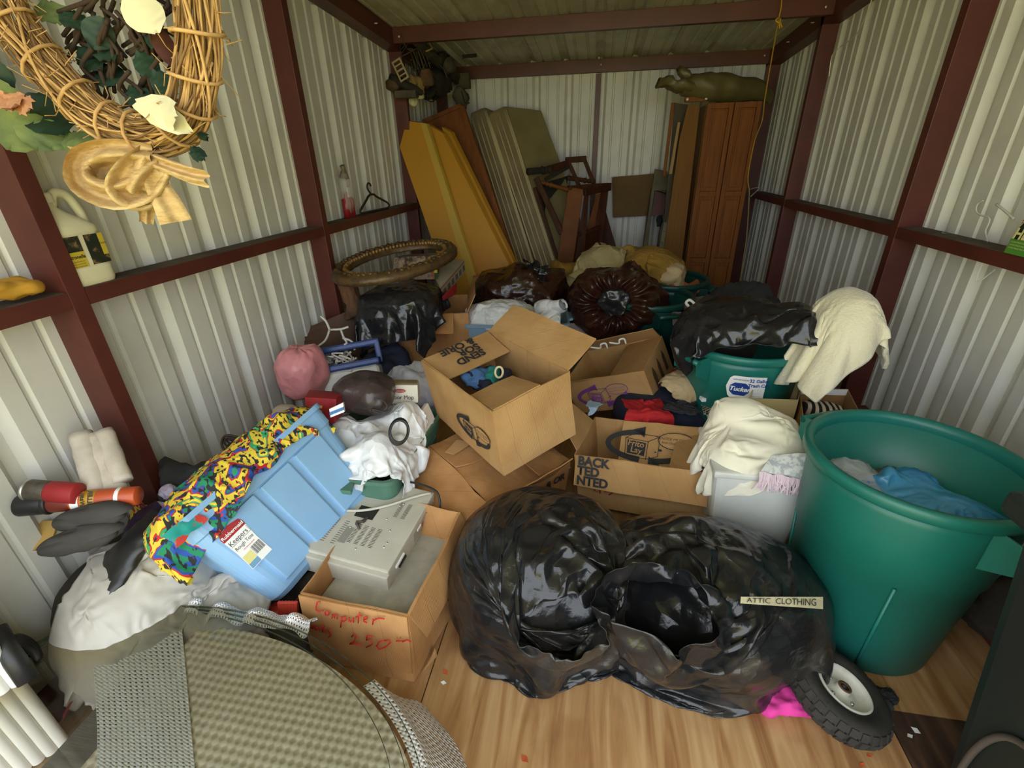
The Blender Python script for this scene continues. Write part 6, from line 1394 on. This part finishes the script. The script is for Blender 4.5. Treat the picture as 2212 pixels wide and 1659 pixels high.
for k in range(3):
    off = V((-.075+.034*k, .004*k, .0115*k)); lab = ('bottom', 'middle', 'top')[k]
    tg = thing('glass_tabletop', 'clear oval glass tabletop in the foreground stack, '+lab+' one of three', 'glass tabletop', cG+off, group='stacked oval glass tabletops')
    n_ = 96; vs = [gl(2*pi*i/n_)+off+V((0, 0, z)) for z in (0, .009) for i in range(n_)]
    mk('glass_pane', vs, [tuple(range(n_)), tuple(range(n_, 2*n_))], [M['glass_u'], M['glass'] if k == 2 else M['glass_u']], tg, mi=[0, 1])
    mk('glass_edge', [gl(2*pi*i/n_, f_)+off+V((0, 0, z)) for f_, z in ((.997, 0), (1., .001), (1., .008), (.997, .009)) for i in range(n_)], [(j*n_+i, j*n_+(i+1) % n_, (j+1)*n_+(i+1) % n_, (j+1)*n_+i) for j in range(3) for i in range(n_)], M['glass_edge'], tg, True)
# white ribbed panel
t = thing('ribbed_panel', 'white ribbed shutter panel standing upright at the lower left', 'panel', (-1.34, .44, 0))
A, B = at(2, 1400, x=-1.40), V((0, 0, 0)); A = V((A.x, A.y, 0)); dirp = V((-.20, -.35, 0)).normalized(); nrp = V((.35, -.20, 0)).normalized()
for k in range(13):
    c_ = A+dirp*(.014+.027*k)
    vs, fs = surf_vf(lambda u, v: c_+dirp*(.0135*cos(pi*u))+nrp*(.010*sin(pi*u))+V((0, 0, .02+.75*v)), 9, 2); mk('rib', vs, fs, mat('shutter_white', srgb('#ece9df'), .5), t, True)
mk('backing', [A+dirp*s_+nrp*(-.004)+V((0, 0, z)) for s_ in (0, .36) for z in (.02, .77)], [(0, 1, 3, 2)], MATS['shutter_white'], t)
# grey tarp over the left corner
tz = [body_vf((-1.38, .86, .20), (.22, .26, .24), 3, 1.), body_vf((-1.15, .86, .12), (.2, .16, .15), 5, 1.)]
settle('grey_tarp', sheet_vf((-1.31, .82, .54), .86, .76, 54, 48, .35, .055, .11, 8, .68), tz+[([(-1.5, -1, 0), (-1.5, 4, 0), (-1.5, 4, 2), (-1.5, -1, 2)], [(0, 1, 2, 3)])], M['tarp'], None, 'crumpled pale grey tarp over the goods in the left front corner', 'tarp', bend=.08, mass=.2, stiff=20)
o = lump('tarp_bulk', (-1.38, .88, .2), (.20, .24, .22), M['junk'], None, 3, .05, 5, 40, 24); rebase(o); tag(o, 'dark bundle under the pale grey tarp in the left corner', 'bundle')
# yellow board, can, spray can, shoes, stick, rolled canvas
o = quad_panel('yellow_sheet', at(-20, 1215, y=.72), at(112, 1180, y=.80), at(130, 1126, y=.86), at(-20, 1128, y=.80), mat('yellow_board_paint', srgb('#c9a35a'), .6, 0, srgb('#b08a44'), 5), None, .012, 6, .003); rebase(o); tag(o, 'yellow painted board at the left edge below the spray can', 'board')
def cyl(name, A, B, r, m, parent, n=28, r1=None):
    A, B = V(A), V(B); ax = B-A; return lathe(name, [(0, 0), (r*.96, 0), (r, .003), (r1 or r, ax.length-.003), ((r1 or r)*.96, ax.length), (0, ax.length)], m, parent, n, A, ax)
A, B = at(42, 1092, z=.62), at(300, 1070, z=.60); ax = (B-A).normalized(); Ls = (B-A).length
t = thing('spray_can', 'orange wasp killer spray can with black cap lying at the left wall', 'spray can', (A+B)/2)
cyl('cap', A, A+ax*.075, .031, M['black'], t); cyl('cap_ring', A+ax*.066, A+ax*.078, .033, M['black'], t)
cyl('can_body', A+ax*.078, B, .028, mat('orange_can_print', srgb('#b8502a'), .4), t)
for f0, f1, m_ in ((.078, .135, mat('dark_red_print', srgb('#6b2a20'), .4)), (.135, .16, M['white_print']), (.16, .20, mat('yellow_print', srgb('#b58a2c'), .4)), (.245, .26, M['white_print'])): cyl('print_band', A+ax*f0, A+ax*f1, .0284, m_, t)
fwd = (CAM-(A+B)/2).normalized(); fwd = (fwd-ax*fwd.dot(ax)).normalized()
for k, s_ in enumerate(('Wasp', 'KILLER')): text('lettering', s_, .017, M['ink'], t, frame_of(A+ax*(.180+.013*(k*2-1)*.7)+fwd*.0295, ax.cross(fwd)*-1, ax) @ Matrix.Rotation(0, 4, 'Z'), bold=.0004)
A, B = at(60, 1058, z=.66), at(170, 1066, z=.64); ax = (B-A).normalized()
t = thing('spray_can', 'red spray can with bare metal base behind the orange one', 'spray can', (A+B)/2)
cyl('base_ring', A, A+ax*.008, .031, M['metal'], t); cyl('can_body', A+ax*.008, A+ax*.06, .030, mat('worn_tin', srgb('#6b6258'), .5, .4, srgb('#3f3830'), 20), t); cyl('red_band', A+ax*.06, B, .0303, M['redbox'], t)
for k, (c_, a_, l_) in enumerate(((at(200, 1112, z=.585), .35, 'charcoal rubber shoe lying sole up under the spray can'), (at(175, 1160, z=.54), .55, 'charcoal rubber shoe under the first shoe beside the grey tarp'))):
    t = thing('rubber_shoe', l_, 'shoe', c_, (0, 0, a_), 'charcoal shoes'); 
    def sole(u, v, k=k):
        a = 2*pi*u; x = .105*cos(a); w_ = .034+.010*cos(a)-.012*(abs(cos(a)) < .5)*0; y = w_*sin(a); return V((x*(v**.5), y*(v**.5), .030*(1-v*v)+.006*cos(a)))
    surf('sole', sole, 40, 10, M['shoe'], t, cu=True, world=False)
    lump('upper', (-.01, 0, -.012), (.092, .033, .026), M['shoe'], t, 5+k, .05, 10, 40, 20, world=False)
o = hexa('wood_stick', [at(125, 1062, y=1.12), at(135, 1075, y=1.10), at(290, 1008, y=1.20), at(272, 988, y=1.22), at(122, 1050, y=1.16), at(132, 1058, y=1.14), at(286, 990, y=1.24), at(268, 976, y=1.26)], M['greywood'], None, .003); rebase(o); tag(o, 'grey weathered wooden stick with a broken end by the front post', 'stick')
o = hexa('newspaper_board', [at(262, 1075, y=1.12), at(330, 1050, y=1.14), at(345, 1030, y=1.2), at(262, 1058, y=1.2), at(262, 1068, y=1.13), at(330, 1040, y=1.15), at(345, 1022, y=1.21), at(262, 1050, y=1.21)], M['paper'], None); rebase(o); tag(o, 'folded newspaper beside the tipped tote and the orange spray can', 'newspaper')
t = thing('rolled_canvas', 'off-white rolled canvas leaning between the front post and the wall', 'canvas', at(230, 1060, x=-1.45))
mcv = mat('dirty_canvas', srgb('#c7bdad'), .85, 0, srgb('#a3968a'), 7, .4, .7, bump=.2, bs=40)
for k, (a_, b_, r_) in enumerate((((172, 938), (212, 1080), .030), ((200, 938), (248, 1070), .034), ((222, 934), (268, 1040), .026))):
    P0, P1 = at(*a_, x=-1.53+.02*k), at(*b_, x=-1.42+.02*k); pts = [P0+(P1-P0)*(i/10)+nzv((i*.4, k, 0), 1)*.006 for i in range(11)]
    vs, fs = tube_vf(pts, [r_*(1+.1*nz((i, k, 0), .7)) for i in range(11)], 14, flat=.7); mk('fold', vs, fs, mcv, t, True)
# debris under the tipped tote
o = lump('mesh_bag', at(385, 1240, z=.22), (.05, .05, .14), mat('black_mesh', (.02, .02, .02), .5, 0, (.16, .155, .15), 30, .5, .6), None, 4, .2, 14, 40, 30, R=Matrix.Rotation(.5, 3, 'Y')); rebase(o); tag(o, 'black mesh bag hanging below the tipped tote', 'bag')
t = thing('strap_tangle', 'tangle of grey webbing straps under the tipped tote', 'straps', at(460, 1260, z=.1))
for l in ([(395, 1215), (430, 1235), (470, 1242), (500, 1270)], [(400, 1240), (440, 1268), (490, 1276), (520, 1270)], [(430, 1225), (445, 1262), (478, 1290), (490, 1320)], [(410, 1262), (450, 1275), (505, 1272)]):
    tube('strap', catmull([at(a_, b_, z=.18) for a_, b_ in l], 6), .010, mat('grey_strap', srgb('#55524f'), .7), t, 8, flat=.3)
random.seed(6)
mlf = mat('dry_leaf', srgb('#6e5336'), .9, 0, srgb('#4a3826'), 9)
lv = []
for k in range(40):
    c_ = at(random.uniform(400, 550), random.uniform(1245, 1318), z=.15+random.uniform(-.03, .03)); e1_ = nzv(c_*90, 1, k).normalized()*.022; e2_ = nzv(c_*70, 1, k+9).normalized()*.014
    lv.append(([c_-e1_, c_-e2_*.8+V((0, 0, .004)), c_+e1_, c_+e2_], [(0, 1, 2), (0, 2, 3)]))
o = mk('dry_leaves', *merge(lv), mlf); rebase(o); tag(o, 'litter of dry brown leaves in the debris under the tipped tote', 'leaves', kind='stuff')
o = lump('dark_debris', (-1.02, 1.0, .06), (.24, .16, .10), M['junk'], None, 6, .4, 9, 50, 30, flat=.6); rebase(o); tag(o, 'dark heap of debris under the tipped tote', 'debris')
o = tube('plastic_tube', [at(510, 1285, z=.2), at(545, 1325, z=.16)], .022, mat('clear_tube', (.5, .47, .42), .2, alpha=.6), None, 16); rebase(o); tag(o, 'clear plastic tube lying between the leaves and the red crate', 'tube')
t = thing('red_crate', 'red slatted plastic crate between the tipped tote and the computer carton', 'crate', at(600, 1340, z=.1))
for k in range(5):
    A_, B_ = at(556+4*k, 1322-9*k+18, z=.20-.012*k), at(626+3*k, 1330-10*k+22, z=.20-.012*k); bar('slat', A_, B_, .016, .010, M['redplastic'], t, (0, 0, 1))
for k in range(6):
    A_, B_ = at(604+7*k, 1300, z=.24), at(612+6*k, 1378, z=.08); bar('slat', A_, B_, .012, .010, M['redplastic'], t)
prism('corner_plate', [at(590, 1330, z=.19), at(612, 1332, z=.19), at(618, 1382, z=.05), at(594, 1362, z=.06)], (0, .02, 0), M['redplastic'], t, .002)
prism('side_plate', [at(612, 1332, z=.19), at(636, 1300, z=.20), at(645, 1370, z=.05), at(618, 1384, z=.05)], (0, .02, 0), M['redplastic'], t, .002)
# black handle and coiled hose at the lower left
o = tube('black_bar', [at(-10, 1360, x=-1.45), at(20, 1410, x=-1.40), at(62, 1470, x=-1.36)], .022, M['black'], None, 12); rebase(o); tag(o, 'black bar slanting along the edge of the ribbed panel', 'bar')
t = thing('hose_coil', 'coil of black hose below the grey tarp at the left', 'hose', at(50, 1400, z=.3))
for k in range(3): tube('loop', catmull([at(10, 1388+8*k, z=.33), at(40, 1376+8*k, z=.33), at(70, 1392+8*k, z=.31), at(86, 1420+6*k, z=.28)], 6), .009, M['black'], t, 8)
o = surf('red_card', lambda u, v: at(135+45*u, 1545-70*u+14*v-10*u*v, z=.10)+V((0, 0, .004*sin(u*3))), 8, 4, mat('red_card', srgb('#8f3532'), .6)); rebase(o); tag(o, 'red card edge lying under the left end of the glass tops', 'card')
# ------------------------------------------------------------------ left girt: jug and yellow cloth
t = thing('oil_jug', 'cream plastic lamp oil jug with picture labels standing on the left girt', 'jug', (-1.552, 1.20, 1.162))
def jug(u, v):
    a = 2*pi*u; f_ = lambda x: math.copysign(abs(x)**.45, x)
    pr = ((0, 0), (.93, .0), (1, .012), (1, .05), (.96, .054), (.96, .145), (1, .15), (.98, .165), (.80, .185), (.52, .205), (.34, .222), (.33, .235))
    k = v*(len(pr)-1); i = min(int(k), len(pr)-2); q = k-i; r = pr[i][0]*(1-q)+pr[i+1][0]*q; z = pr[i][1]*(1-q)+pr[i+1][1]*q
    rd = .44 if z < .17 else .44+.56*min(1, (z-.17)/.04); g = lambda x: math.copysign(abs(x)**rd, x)
    sh_ = -.030*max(0, (z-.165)/.07) if z > .165 else 0
    return V((.047*r*g(cos(a)), .070*r*g(sin(a))+sh_, z))
surf('jug_body', jug, 56, 45, M['cream'], t, cu=True, world=False)
lathe('cap', [(0, .262), (.024, .262), (.026, .258), (.026, .236), (0, .236)], mat('ribbed_cap', srgb('#e6e0c4'), .5), t, 28, (0, -.030, 0), world=False)
tube('handle', catmull([V((0, -.012, .225)), V((0, .005, .258)), V((0, .040, .250)), V((0, .060, .205)), V((0, .062, .17))], 6), .013, M['cream'], t, 12, world=False)
Fj = frame_of((.0462, .034, .10), (0, 1, 0), (0, 0, 1)); Fk = frame_of((.0462, -.034, .10), (0, 1, 0), (0, 0, 1))
mjl = mat('jug_picture', srgb('#23281c'), .5, 0, srgb('#8a6a44'), 38, .5, .62); myl = mat('jug_yellow', srgb('#c9b13a'), .5)
flat('picture_label', [(-.030, -.043), (.028, -.043), (.028, .043), (-.030, .043)], mjl, t, Fj, False)
flat('yellow_label', [(.012, -.02), (.028, -.02), (.028, .043), (.012, .043)], myl, t, Fj @ Matrix.Translation((0, 0, .0006)), False)
text('lettering', 'Outdoor', .009, M['ink'], t, Fj @ Matrix.Translation((.021, .014, .001)), world=False, sx=.7)
flat('picture_label', [(-.028, .0), (.024, .0), (.024, .043), (-.028, .043)], mjl, t, Fk, False)
flat('yellow_label', [(-.028, -.045), (.024, -.045), (.024, .0), (-.028, .0)], myl, t, Fk, False)
text('lettering', 'Citronella', .014, M['ink'], t, Fk @ Matrix.Translation((-.006, -.014, .001)), world=False, bold=.0003)
for k in range(3): text('lettering', 'lamp oil torch fuel', .005, M['ink'], t, Fk @ Matrix.Translation((-.002, -.027-.007*k, .001)), world=False)
o = lump('yellow_cloth', at(15, 632, x=-1.54)+V((0, 0, .01)), (.045, .085, .028), M['yellowc'], None, 4, .25, 12, 50, 30); rebase(o); tag(o, 'folded mustard yellow cloth on the left girt near the wreath', 'cloth')
# right girt: game box, strings, nail
A = at(2166, 556, x=1.348); A.z = 1.163
t = thing('tent_carton', 'green and black carton lettered HEXA lying on the right girt', 'carton', A+V((.03, -.12, 0)))
hx_ = [(1.346, A.y, 1.163), (1.44, A.y, 1.163), (1.44, A.y-.30, 1.163), (1.346, A.y-.30, 1.163)]
up_ = V((.012, -.006, .115)); ba = [V(q) for q in hx_]
hexa('carton_body', ba+[q+up_ for q in ba], mat('dark_green_print', srgb('#20301c'), .5), t, .003)
Fh = frame_of(ba[0]+up_*.5+V((-.004, -.14, 0)), (0, -1, 0), up_)
flat('green_band', [(-.14, -.0575), (.15, -.0575), (.15, -.012), (-.14, -.012)], mat('leaf_green_print', srgb('#4f8a33'), .5), t, Fh)
flat('red_mark', [(-.135, .044), (-.11, .055), (-.06, .055), (-.08, .046), (-.06, .040)], M['redpen'], t, Fh @ Matrix.Translation((0, 0, .001)))
text('lettering', 'HEXAGON', .046, mat('cream_print', srgb('#ddd08f'), .5), t, Fh @ Matrix.Translation((-.137, .004, .001)), 'LEFT', bold=.0015, shear=.1)
text('lettering', "7'6\"x6'8\"", .025, MATS['cream_print'], t, Fh @ Matrix.Translation((-.134, .034, .001)), 'LEFT')
for k in range(3): text('lettering', 'screen house easy set up for patio and camp', .008, MATS['cream_print'], t, Fh @ Matrix.Translation((-.132, -.020-.009*k, .001)), 'LEFT')
xw = lambda px, py: at(px, py, x=1.42)
o = tube('white_string', catmull([xw(2152, 441), xw(2170, 455), xw(2190, 473)], 5), .004, M['rope_w'], None, 6); rebase(o); tag(o, 'short white string stuck to the right siding above the carton', 'string')
o = tube('bent_wire', catmull([xw(2124, 433), xw(2112, 440), xw(2109, 455), xw(2117, 464), xw(2136, 470), xw(2137, 480), xw(2129, 500), xw(2135, 522)], 6), .003, M['rope_w'], None, 6); rebase(o); tag(o, 'thin bent wire rising behind the right girt', 'wire')
o = tube('clear_hook', catmull([xw(2122, 571), xw(2112, 595), xw(2114, 608), xw(2150, 582)], 3), .002, M['white'], None, 6, smooth=False); rebase(o); tag(o, 'thin clear hook hanging below the right girt', 'hook')
o = lathe('nail', [(0, 0), (.004, 0), (.004, .002), (.0015, .003), (.001, .04), (0, .045)], M['metal'], None, 8, at(2036, 503, x=1.40), (0, -1, .05)); rebase(o); tag(o, 'loose nail lying on the right girt near the front post', 'nail')
# floor chips
random.seed(12)
for k, (px_, py_, m_, l_) in enumerate(((962, 1452, 'orange', 'orange chip on the plywood beside the computer carton'), (1133, 1640, 'orange', 'orange chip on the bare plywood nearest the door'), (1878, 1632, 'orange', 'orange chip below the wheel, nearest the tyre'), (1872, 1618, 'yellowc', 'yellow paper triangle touching the bottom of the tyre'), (1912, 1530, 'orange', 'orange chip at the right side of the tyre'), (1978, 1578, 'white', 'white splinter on the dark plywood right of the wheel'), (1862, 1652, 'orange', 'orange chip at the bottom edge below the wheel'), (1965, 1590, 'white', 'tiny white crumb left of the white splinter'), (958, 1475, 'white', 'white crumb beside the orange chip by the computer carton'))):
    c_ = at(px_, py_, z=.002); s_ = .006+.006*random.random(); a = random.random()*6
    o = mk('floor_chip', [c_+V((cos(a+b)*s_*(1.6 if i % 2 else .8), sin(a+b)*s_, .001*i)) for i, b in enumerate((0, 1.4, 3, 4.6))], [(0, 1, 2, 3)], M[m_]); rebase(o)
    tag(o, l_, 'scrap', 'scraps on the floor')
# ------------------------------------------------------------------ wreath
YW = .93
rp = [(425, 40), (424, 150), (402, 250), (325, 292), (228, 262), (140, 185), (62, 95), (0, 0), (-46, -130), (0, -280), (170, -350), (330, -270), (405, -110)]
loop = catmull([at(a_, b_, y=YW) for a_, b_ in rp], 10, True); NL = len(loop)
cen = sum(loop, V())/NL
t = thing('grapevine_wreath', 'large grapevine wreath with silk leaves and husk bow hanging near the left wall', 'wreath', loop[32])
random.seed(21); vsA = []; vsB = []
for s_ in range(120):
    ph = random.random()*2*pi; tw_ = random.uniform(-1.6, 1.6); rad = .034*sqrt(random.random())*1.12; sd_ = random.random()*50; k0 = random.randrange(NL); ln_ = random.randrange(int(NL*.35), NL)
    pts = []
    for k in range(0, ln_, 2):
        i = (k0+k) % NL; P = loop[i]; tg_ = (loop[(i+1) % NL]-loop[i-1]).normalized(); s1 = V((0, 1, 0)); s2 = tg_.cross(s1).normalized(); an = ph+tw_*k/NL*2*pi
        rr = rad*(1+.25*nz((k*.06, sd_, 0), 1)); pts.append(P+s1*(cos(an)*rr)+s2*(sin(an)*rr)+nzv((k*.05, sd_, 1), 1)*.006)
    (vsA if s_ % 3 else vsB).append(tube_vf(pts, random.choice((.0016, .002, .0024, .003)), 5))
o = mk('vine_strands', *merge(vsA), M['vine'], t, True); o['kind'] = 'stuff'
o = mk('vine_strands', *merge(vsB), M['vine2'], t, True); o['kind'] = 'stuff'
for k, i in enumerate((3, 12, 18, 24, 32, 38, 46, 55, 64, 120)):
    i = i % NL; P = loop[i]; tg_ = (loop[(i+1) % NL]-loop[i-1]).normalized(); s1 = V((0, 1, 0)); s2 = tg_.cross(s1).normalized()
    tube('binding_vine', [P+tg_*(.02*(a/12-.5)*2)+s1*(cos(a*pi/6)*.042)+s2*(sin(a*pi/6)*.042) for a in range(13)], .0034, M['vine'], t, 6)
tw = []
for k in range(260):
    i = random.randrange(NL); P = loop[i]; d_ = nzv(P*40, 1, k).normalized(); b_ = P+d_*.036; tw.append(tube_vf([b_, b_+d_*.012+nzv(P*50, 1, k)*.02, b_+d_*.02+nzv(P*30, 1, k+5)*.05], .0009, 4))
o = mk('loose_tendrils', *merge(tw), M['vine'], t, True); o['kind'] = 'stuff'
def leaf(name, base, tip, wdt, m, parent, curl=.2, lob=0, n=9):
    base, tip = V(base), V(tip); ax = tip-base; sd_ = ax.cross(CAM-base).normalized(); nr = sd_.cross(ax).normalized(); L_ = ax.length
    vs = []; fs = []
    for i in range(n):
        f_ = i/(n-1); w_ = wdt*sin(pi*min(1, f_*.93+.05))**.7*(1+(.28*abs(sin(f_*pi*3)) if lob else 0))
        for s_ in (-1, -.5, 0, .5, 1): vs.append(base+ax*f_+sd_*(w_*s_)+nr*(curl*L_*(f_*f_*.5-abs(s_)*.25*sin(pi*f_))+.004*sin(f_*19+s_*3)))
    for i in range(n-1):
        for k in range(4): a = i*5+k; fs.append((a, a+1, a+6, a+5))
    return mk(name, vs, fs, m, parent, True)
Z = lambda px, py, d=0.: at(px, py, y=YW+d)
for (b_, e_, w_, m_, d_) in (((40, 230), (-20, 290), .040, 'leaf', .03), ((60, 240), (20, 320), .036, 'leaf', .03), ((90, 250), (80, 325), .035, 'leaf', .04), ((120, 262), (110, 322), .030, 'leaf', .05), ((30, 190), (-40, 240), .035, 'leaf', .04), ((150, 285), (190, 330), .028, 'leaf', .05), ((20, 150), (-30, 170), .03, 'leafd', .05), ((70, 200), (140, 300), .05, 'leafd', .06),
        ((200, 70), (250, 140), .026, 'leafd', .06), ((225, 40), (200, 105), .026, 'leafd', .05), ((300, 110), (335, 175), .022, 'leafd', .05), ((335, 150), (372, 215), .022, 'leafd', .03), ((285, 185), (315, 235), .026, 'leafd', .06), ((150, 20), (170, 70), .024, 'leafd', .06), ((325, 60), (352, 115), .020, 'leafd', .06), ((412, 316), (445, 352), .014, 'leafd', .0), ((425, 290), (456, 300), .008, 'leafd', .0), ((215, 140), (260, 190), .030, 'leafd', .07), ((100, 0), (130, 60), .026, 'leaf', .07), ((170, 100), (225, 160), .026, 'leafd', .07)):
    leaf('silk_leaf', Z(*b_, d_), Z(*e_, d_-.02), w_, M[m_], t, .25, m_ == 'leaf')
for (b_, e_, w_) in (((10, 200), (-10, 230), .02), ((12, 205), (50, 235), .02), ((15, 205), (85, 245), .018), ((5, 200), (30, 245), .02)): leaf('peach_petal', Z(*b_, -.01), Z(*e_, -.03), w_, M['peach'], t, .3, 1)
leaf('cream_petal', Z(290, 224, -.05), Z(412, 262, -.06), .030, M['petal'], t, .5); leaf('cream_petal', Z(330, 238, -.055), Z(405, 280, -.06), .022, M['petal'], t, -.3)
leaf('cream_petal', Z(275, -20, -.03), Z(345, 78, -.02), .034, M['petal'], t, .4); leaf('cream_petal', Z(340, 60, -.0), Z(370, 140, .02), .018, mat('dark_red_petal', srgb('#4a201a'), .8), t, .2)
tw = []
for k in range(70):
    a_, b_ = random.uniform(170, 350), random.uniform(-60, 170); d_ = .03+.06*random.random(); tw.append(tube_vf(catmull([Z(a_, b_, d_), Z(a_+random.uniform(-40, 40), b_+40, d_), Z(a_+random.uniform(-60, 60), b_+80, d_+.02)], 4), .004, 5))
o = mk('dark_twigs', *merge(tw), M['twig'], t, True); o['kind'] = 'stuff'
# husk bow
def ribbon(name, pts, w0, w1, parent, seed=0, fold=.25):
    pts = catmull([Z(*q) for q in pts], 8); n_ = len(pts)
    def fn(u, v):
        k = v*(n_-1); i = min(int(k), n_-2); P = pts[i]+(pts[i+1]-pts[i])*(k-i); tg_ = (pts[i+1]-pts[i]).normalized(); sd_ = tg_.cross(CAM-P).normalized(); nr = sd_.cross(tg_)
        w_ = w0+(w1-w0)*v; x = (u-.5)*2; return P+sd_*(x*w_)+nr*(w_*fold*sin(x*5+seed+3*v)+.012*nz(P, 20, seed))
    return surf(name, fn, 22, 30, M['husk'], parent)
ribbon('husk_loop', [(330, 345, -.02), (250, 335, -.05), (190, 350, -.04), (188, 390, -.06), (240, 415, -.07), (300, 400, -.05), (330, 355, -.02)], .028, .034, t, 1, .6)
ribbon('husk_loop', [(325, 350, -.02), (290, 375, -.06), (270, 410, -.07), (310, 420, -.04), (330, 360, -.02)], .030, .030, t, 2, .5)
ribbon('husk_tail', [(325, 345, -.02), (340, 400, -.03), (362, 440, -.03), (380, 480, -.03)], .018, .030, t, 3, .15)
ribbon('husk_tail', [(330, 345, -.02), (370, 362, -.03), (410, 378, -.03), (448, 388, -.03)], .014, .016, t, 4, .5)
ribbon('husk_tail', [(320, 360, -.02), (322, 410, -.03), (320, 440, -.03), (316, 482, -.03)], .016, .012, t, 5, .4)
ribbon('husk_loop', [(240, 330, -.02), (215, 325, -.03), (172, 330, -.03), (150, 328, -.03)], .012, .010, t, 6, .3)
tube('hanging_wire', [cen+V((0, 0, .30)), V((cen.x, YW+.02, ZR(1.0)-.09))], .002, M['metal'], t, 5)
# ------------------------------------------------------------------ let the films and cloths down, then stick print on them
run_sims(36)
from mathutils.bvhtree import BVHTree
def ray_on(o):
    mw = mx_of(o); bv = BVHTree.FromPolygons([mw @ v.co for v in o.data.vertices], [tuple(p.vertices) for p in o.data.polygons])
    def f_(px, py, off):
        d = (FF+RR*((px-1106)/FPX)+UU*((829.5-py)/FPX)).normalized(); h = bv.ray_cast(CAM, d)
        return (h[0] if h[0] is not None else at(px, py, z=.3))-d*off
    return f_
rc = ray_on(fR)
def smooth_row(ps):
    for _ in range(6): ps = [ps[0]]+[(ps[i-1]+ps[i]*2+ps[i+1])/4 for i in range(1, len(ps)-1)]+[ps[-1]]
    return ps
def stick_grid(name, X0, X1, ytop, ybot, m, parent, rcf, off=.008, nx=14, plane=False):
    T = smooth_row([rcf(X0+(X1-X0)*i/nx, ytop(i/nx), off) for i in range(nx+1)]); B = smooth_row([rcf(X0+(X1-X0)*i/nx, ybot(i/nx), off) for i in range(nx+1)])
    if plane:
        T = [rcf(X0+(X1-X0)*i/nx, ytop(i/nx), off) for i in range(nx+1)]; B = [rcf(X0+(X1-X0)*i/nx, ybot(i/nx), off) for i in range(nx+1)]
        T[0] = (T[0]+T[1]*2)/3-(T[1]-T[0])*.6; T[-1] = T[-2]+(T[-2]-T[-3]); B[-1] = B[-2]+(B[-2]-B[-3])
        a_, b_, c_, d_ = T[0], T[-1], B[0], B[-1]; T2 = [a_+(b_-a_)*(i/nx) for i in range(nx+1)]; B2 = [c_+(d_-c_)*(i/nx) for i in range(nx+1)]
        sh_ = max([0]+[(q-CAM).length-(p-CAM).length for p, q in zip(T+B, T2+B2)]); dv = (CAM-T2[nx//2]).normalized()
        T = [p+dv*sh_*1.05 for p in T2]; B = [p+dv*sh_*1.05 for p in B2]
    vs = []
    for a_, b_ in zip(T, B): vs += [a_, b_]
    mk(name, vs, [(2*i, 2*i+1, 2*i+3, 2*i+2) for i in range(nx)], m, parent, True)
    return lambda u, v, o_=.0: (lambda k, i: (T[i]*(1-k)+T[i+1]*k)*(1-v)+(B[i]*(1-k)+B[i+1]*k)*v)(u*nx-min(int(u*nx), nx-1), min(int(u*nx), nx-1))-(T[0]-CAM).normalized()*o_
g_ = stick_grid('paper_label', 1602, 1776, lambda u: 1289+2*sin(u*3), lambda u: 1303+16*min(1, u*3)-4*u, mat('masking_tape', srgb('#cfc4a0'), .8, 0, srgb('#bcb08c'), 30), tR, rc, .008, plane=True)
o = text('lettering', 'ATTIC  CLOTHING', 1., M['ink'], None, Matrix.Identity(4))
xs_ = [v.co.x for v in o.data.vertices]; ys_ = [v.co.y for v in o.data.vertices]; x0, x1, y0, y1 = min(xs_), max(xs_), min(ys_), max(ys_)
inv = mx_of(tR).inverted()
for v in o.data.vertices: v.co = inv @ g_(.07+.84*(v.co.x-x0)/(x1-x0), .78-.62*(v.co.y-y0)/(y1-y0), .005)
o.parent = tR
wbg = bpy.data.objects['bag_body'] if 'bag_body' in bpy.data.objects else None
for s in SIMS:
    if s['o'].name.startswith('bag_body'): wbg = s['o']
rc2 = ray_on(wbg); pW = wbg.parent
g2 = stick_grid('teal_print', 992, 1036, lambda u: 656-10*u, lambda u: 676+30*u, M['teal'], pW, rc2, .006, 8)
for s_, u0, u1, v0, v1 in (('DO', .12, .92, .05, .95),):
    o = text('lettering', s_, 1., M['white_print'], None, Matrix.Rotation(-pi/2, 4, 'Z'))
    xs_ = [v.co.x for v in o.data.vertices]; ys_ = [v.co.y for v in o.data.vertices]; x0, x1, y0, y1 = min(xs_), max(xs_), min(ys_), max(ys_); inv = mx_of(pW).inverted()
    for v in o.data.vertices: v.co = inv @ g2(u0+(u1-u0)*(v.co.x-x0)/(x1-x0), v1-(v1-v0)*(v.co.y-y0)/(y1-y0), .003)
    o.parent = pW
stick_grid('teal_print', 1085, 1160, lambda u: 634+8*u, lambda u: 644+12*u, M['teal'], pW, rc2, .006, 10)

rc3 = ray_on(fB); pB_ = fB.parent
stick_grid('print_frame', 2084, 2104, lambda u: 1054, lambda u: 1110, md, pB_, rc3, .006, 4)
stick_grid('print_frame', 2084, 2180, lambda u: 1052, lambda u: 1070, md, pB_, rc3, .007, 8)
g3 = stick_grid('print_patch', 2196, 2240, lambda u: 1075, lambda u: 1112, mbf, pB_, rc3, .006, 4)
o = text('lettering', 'W', 1., md, None, Matrix.Identity(4))
xs_ = [v.co.x for v in o.data.vertices]; ys_ = [v.co.y for v in o.data.vertices]; x0, x1, y0, y1 = min(xs_), max(xs_), min(ys_), max(ys_); inv = mx_of(pB_).inverted()
for v in o.data.vertices: v.co = inv @ g3((v.co.x-x0)/(x1-x0), 1-(v.co.y-y0)/(y1-y0), .003)
o.parent = pB_
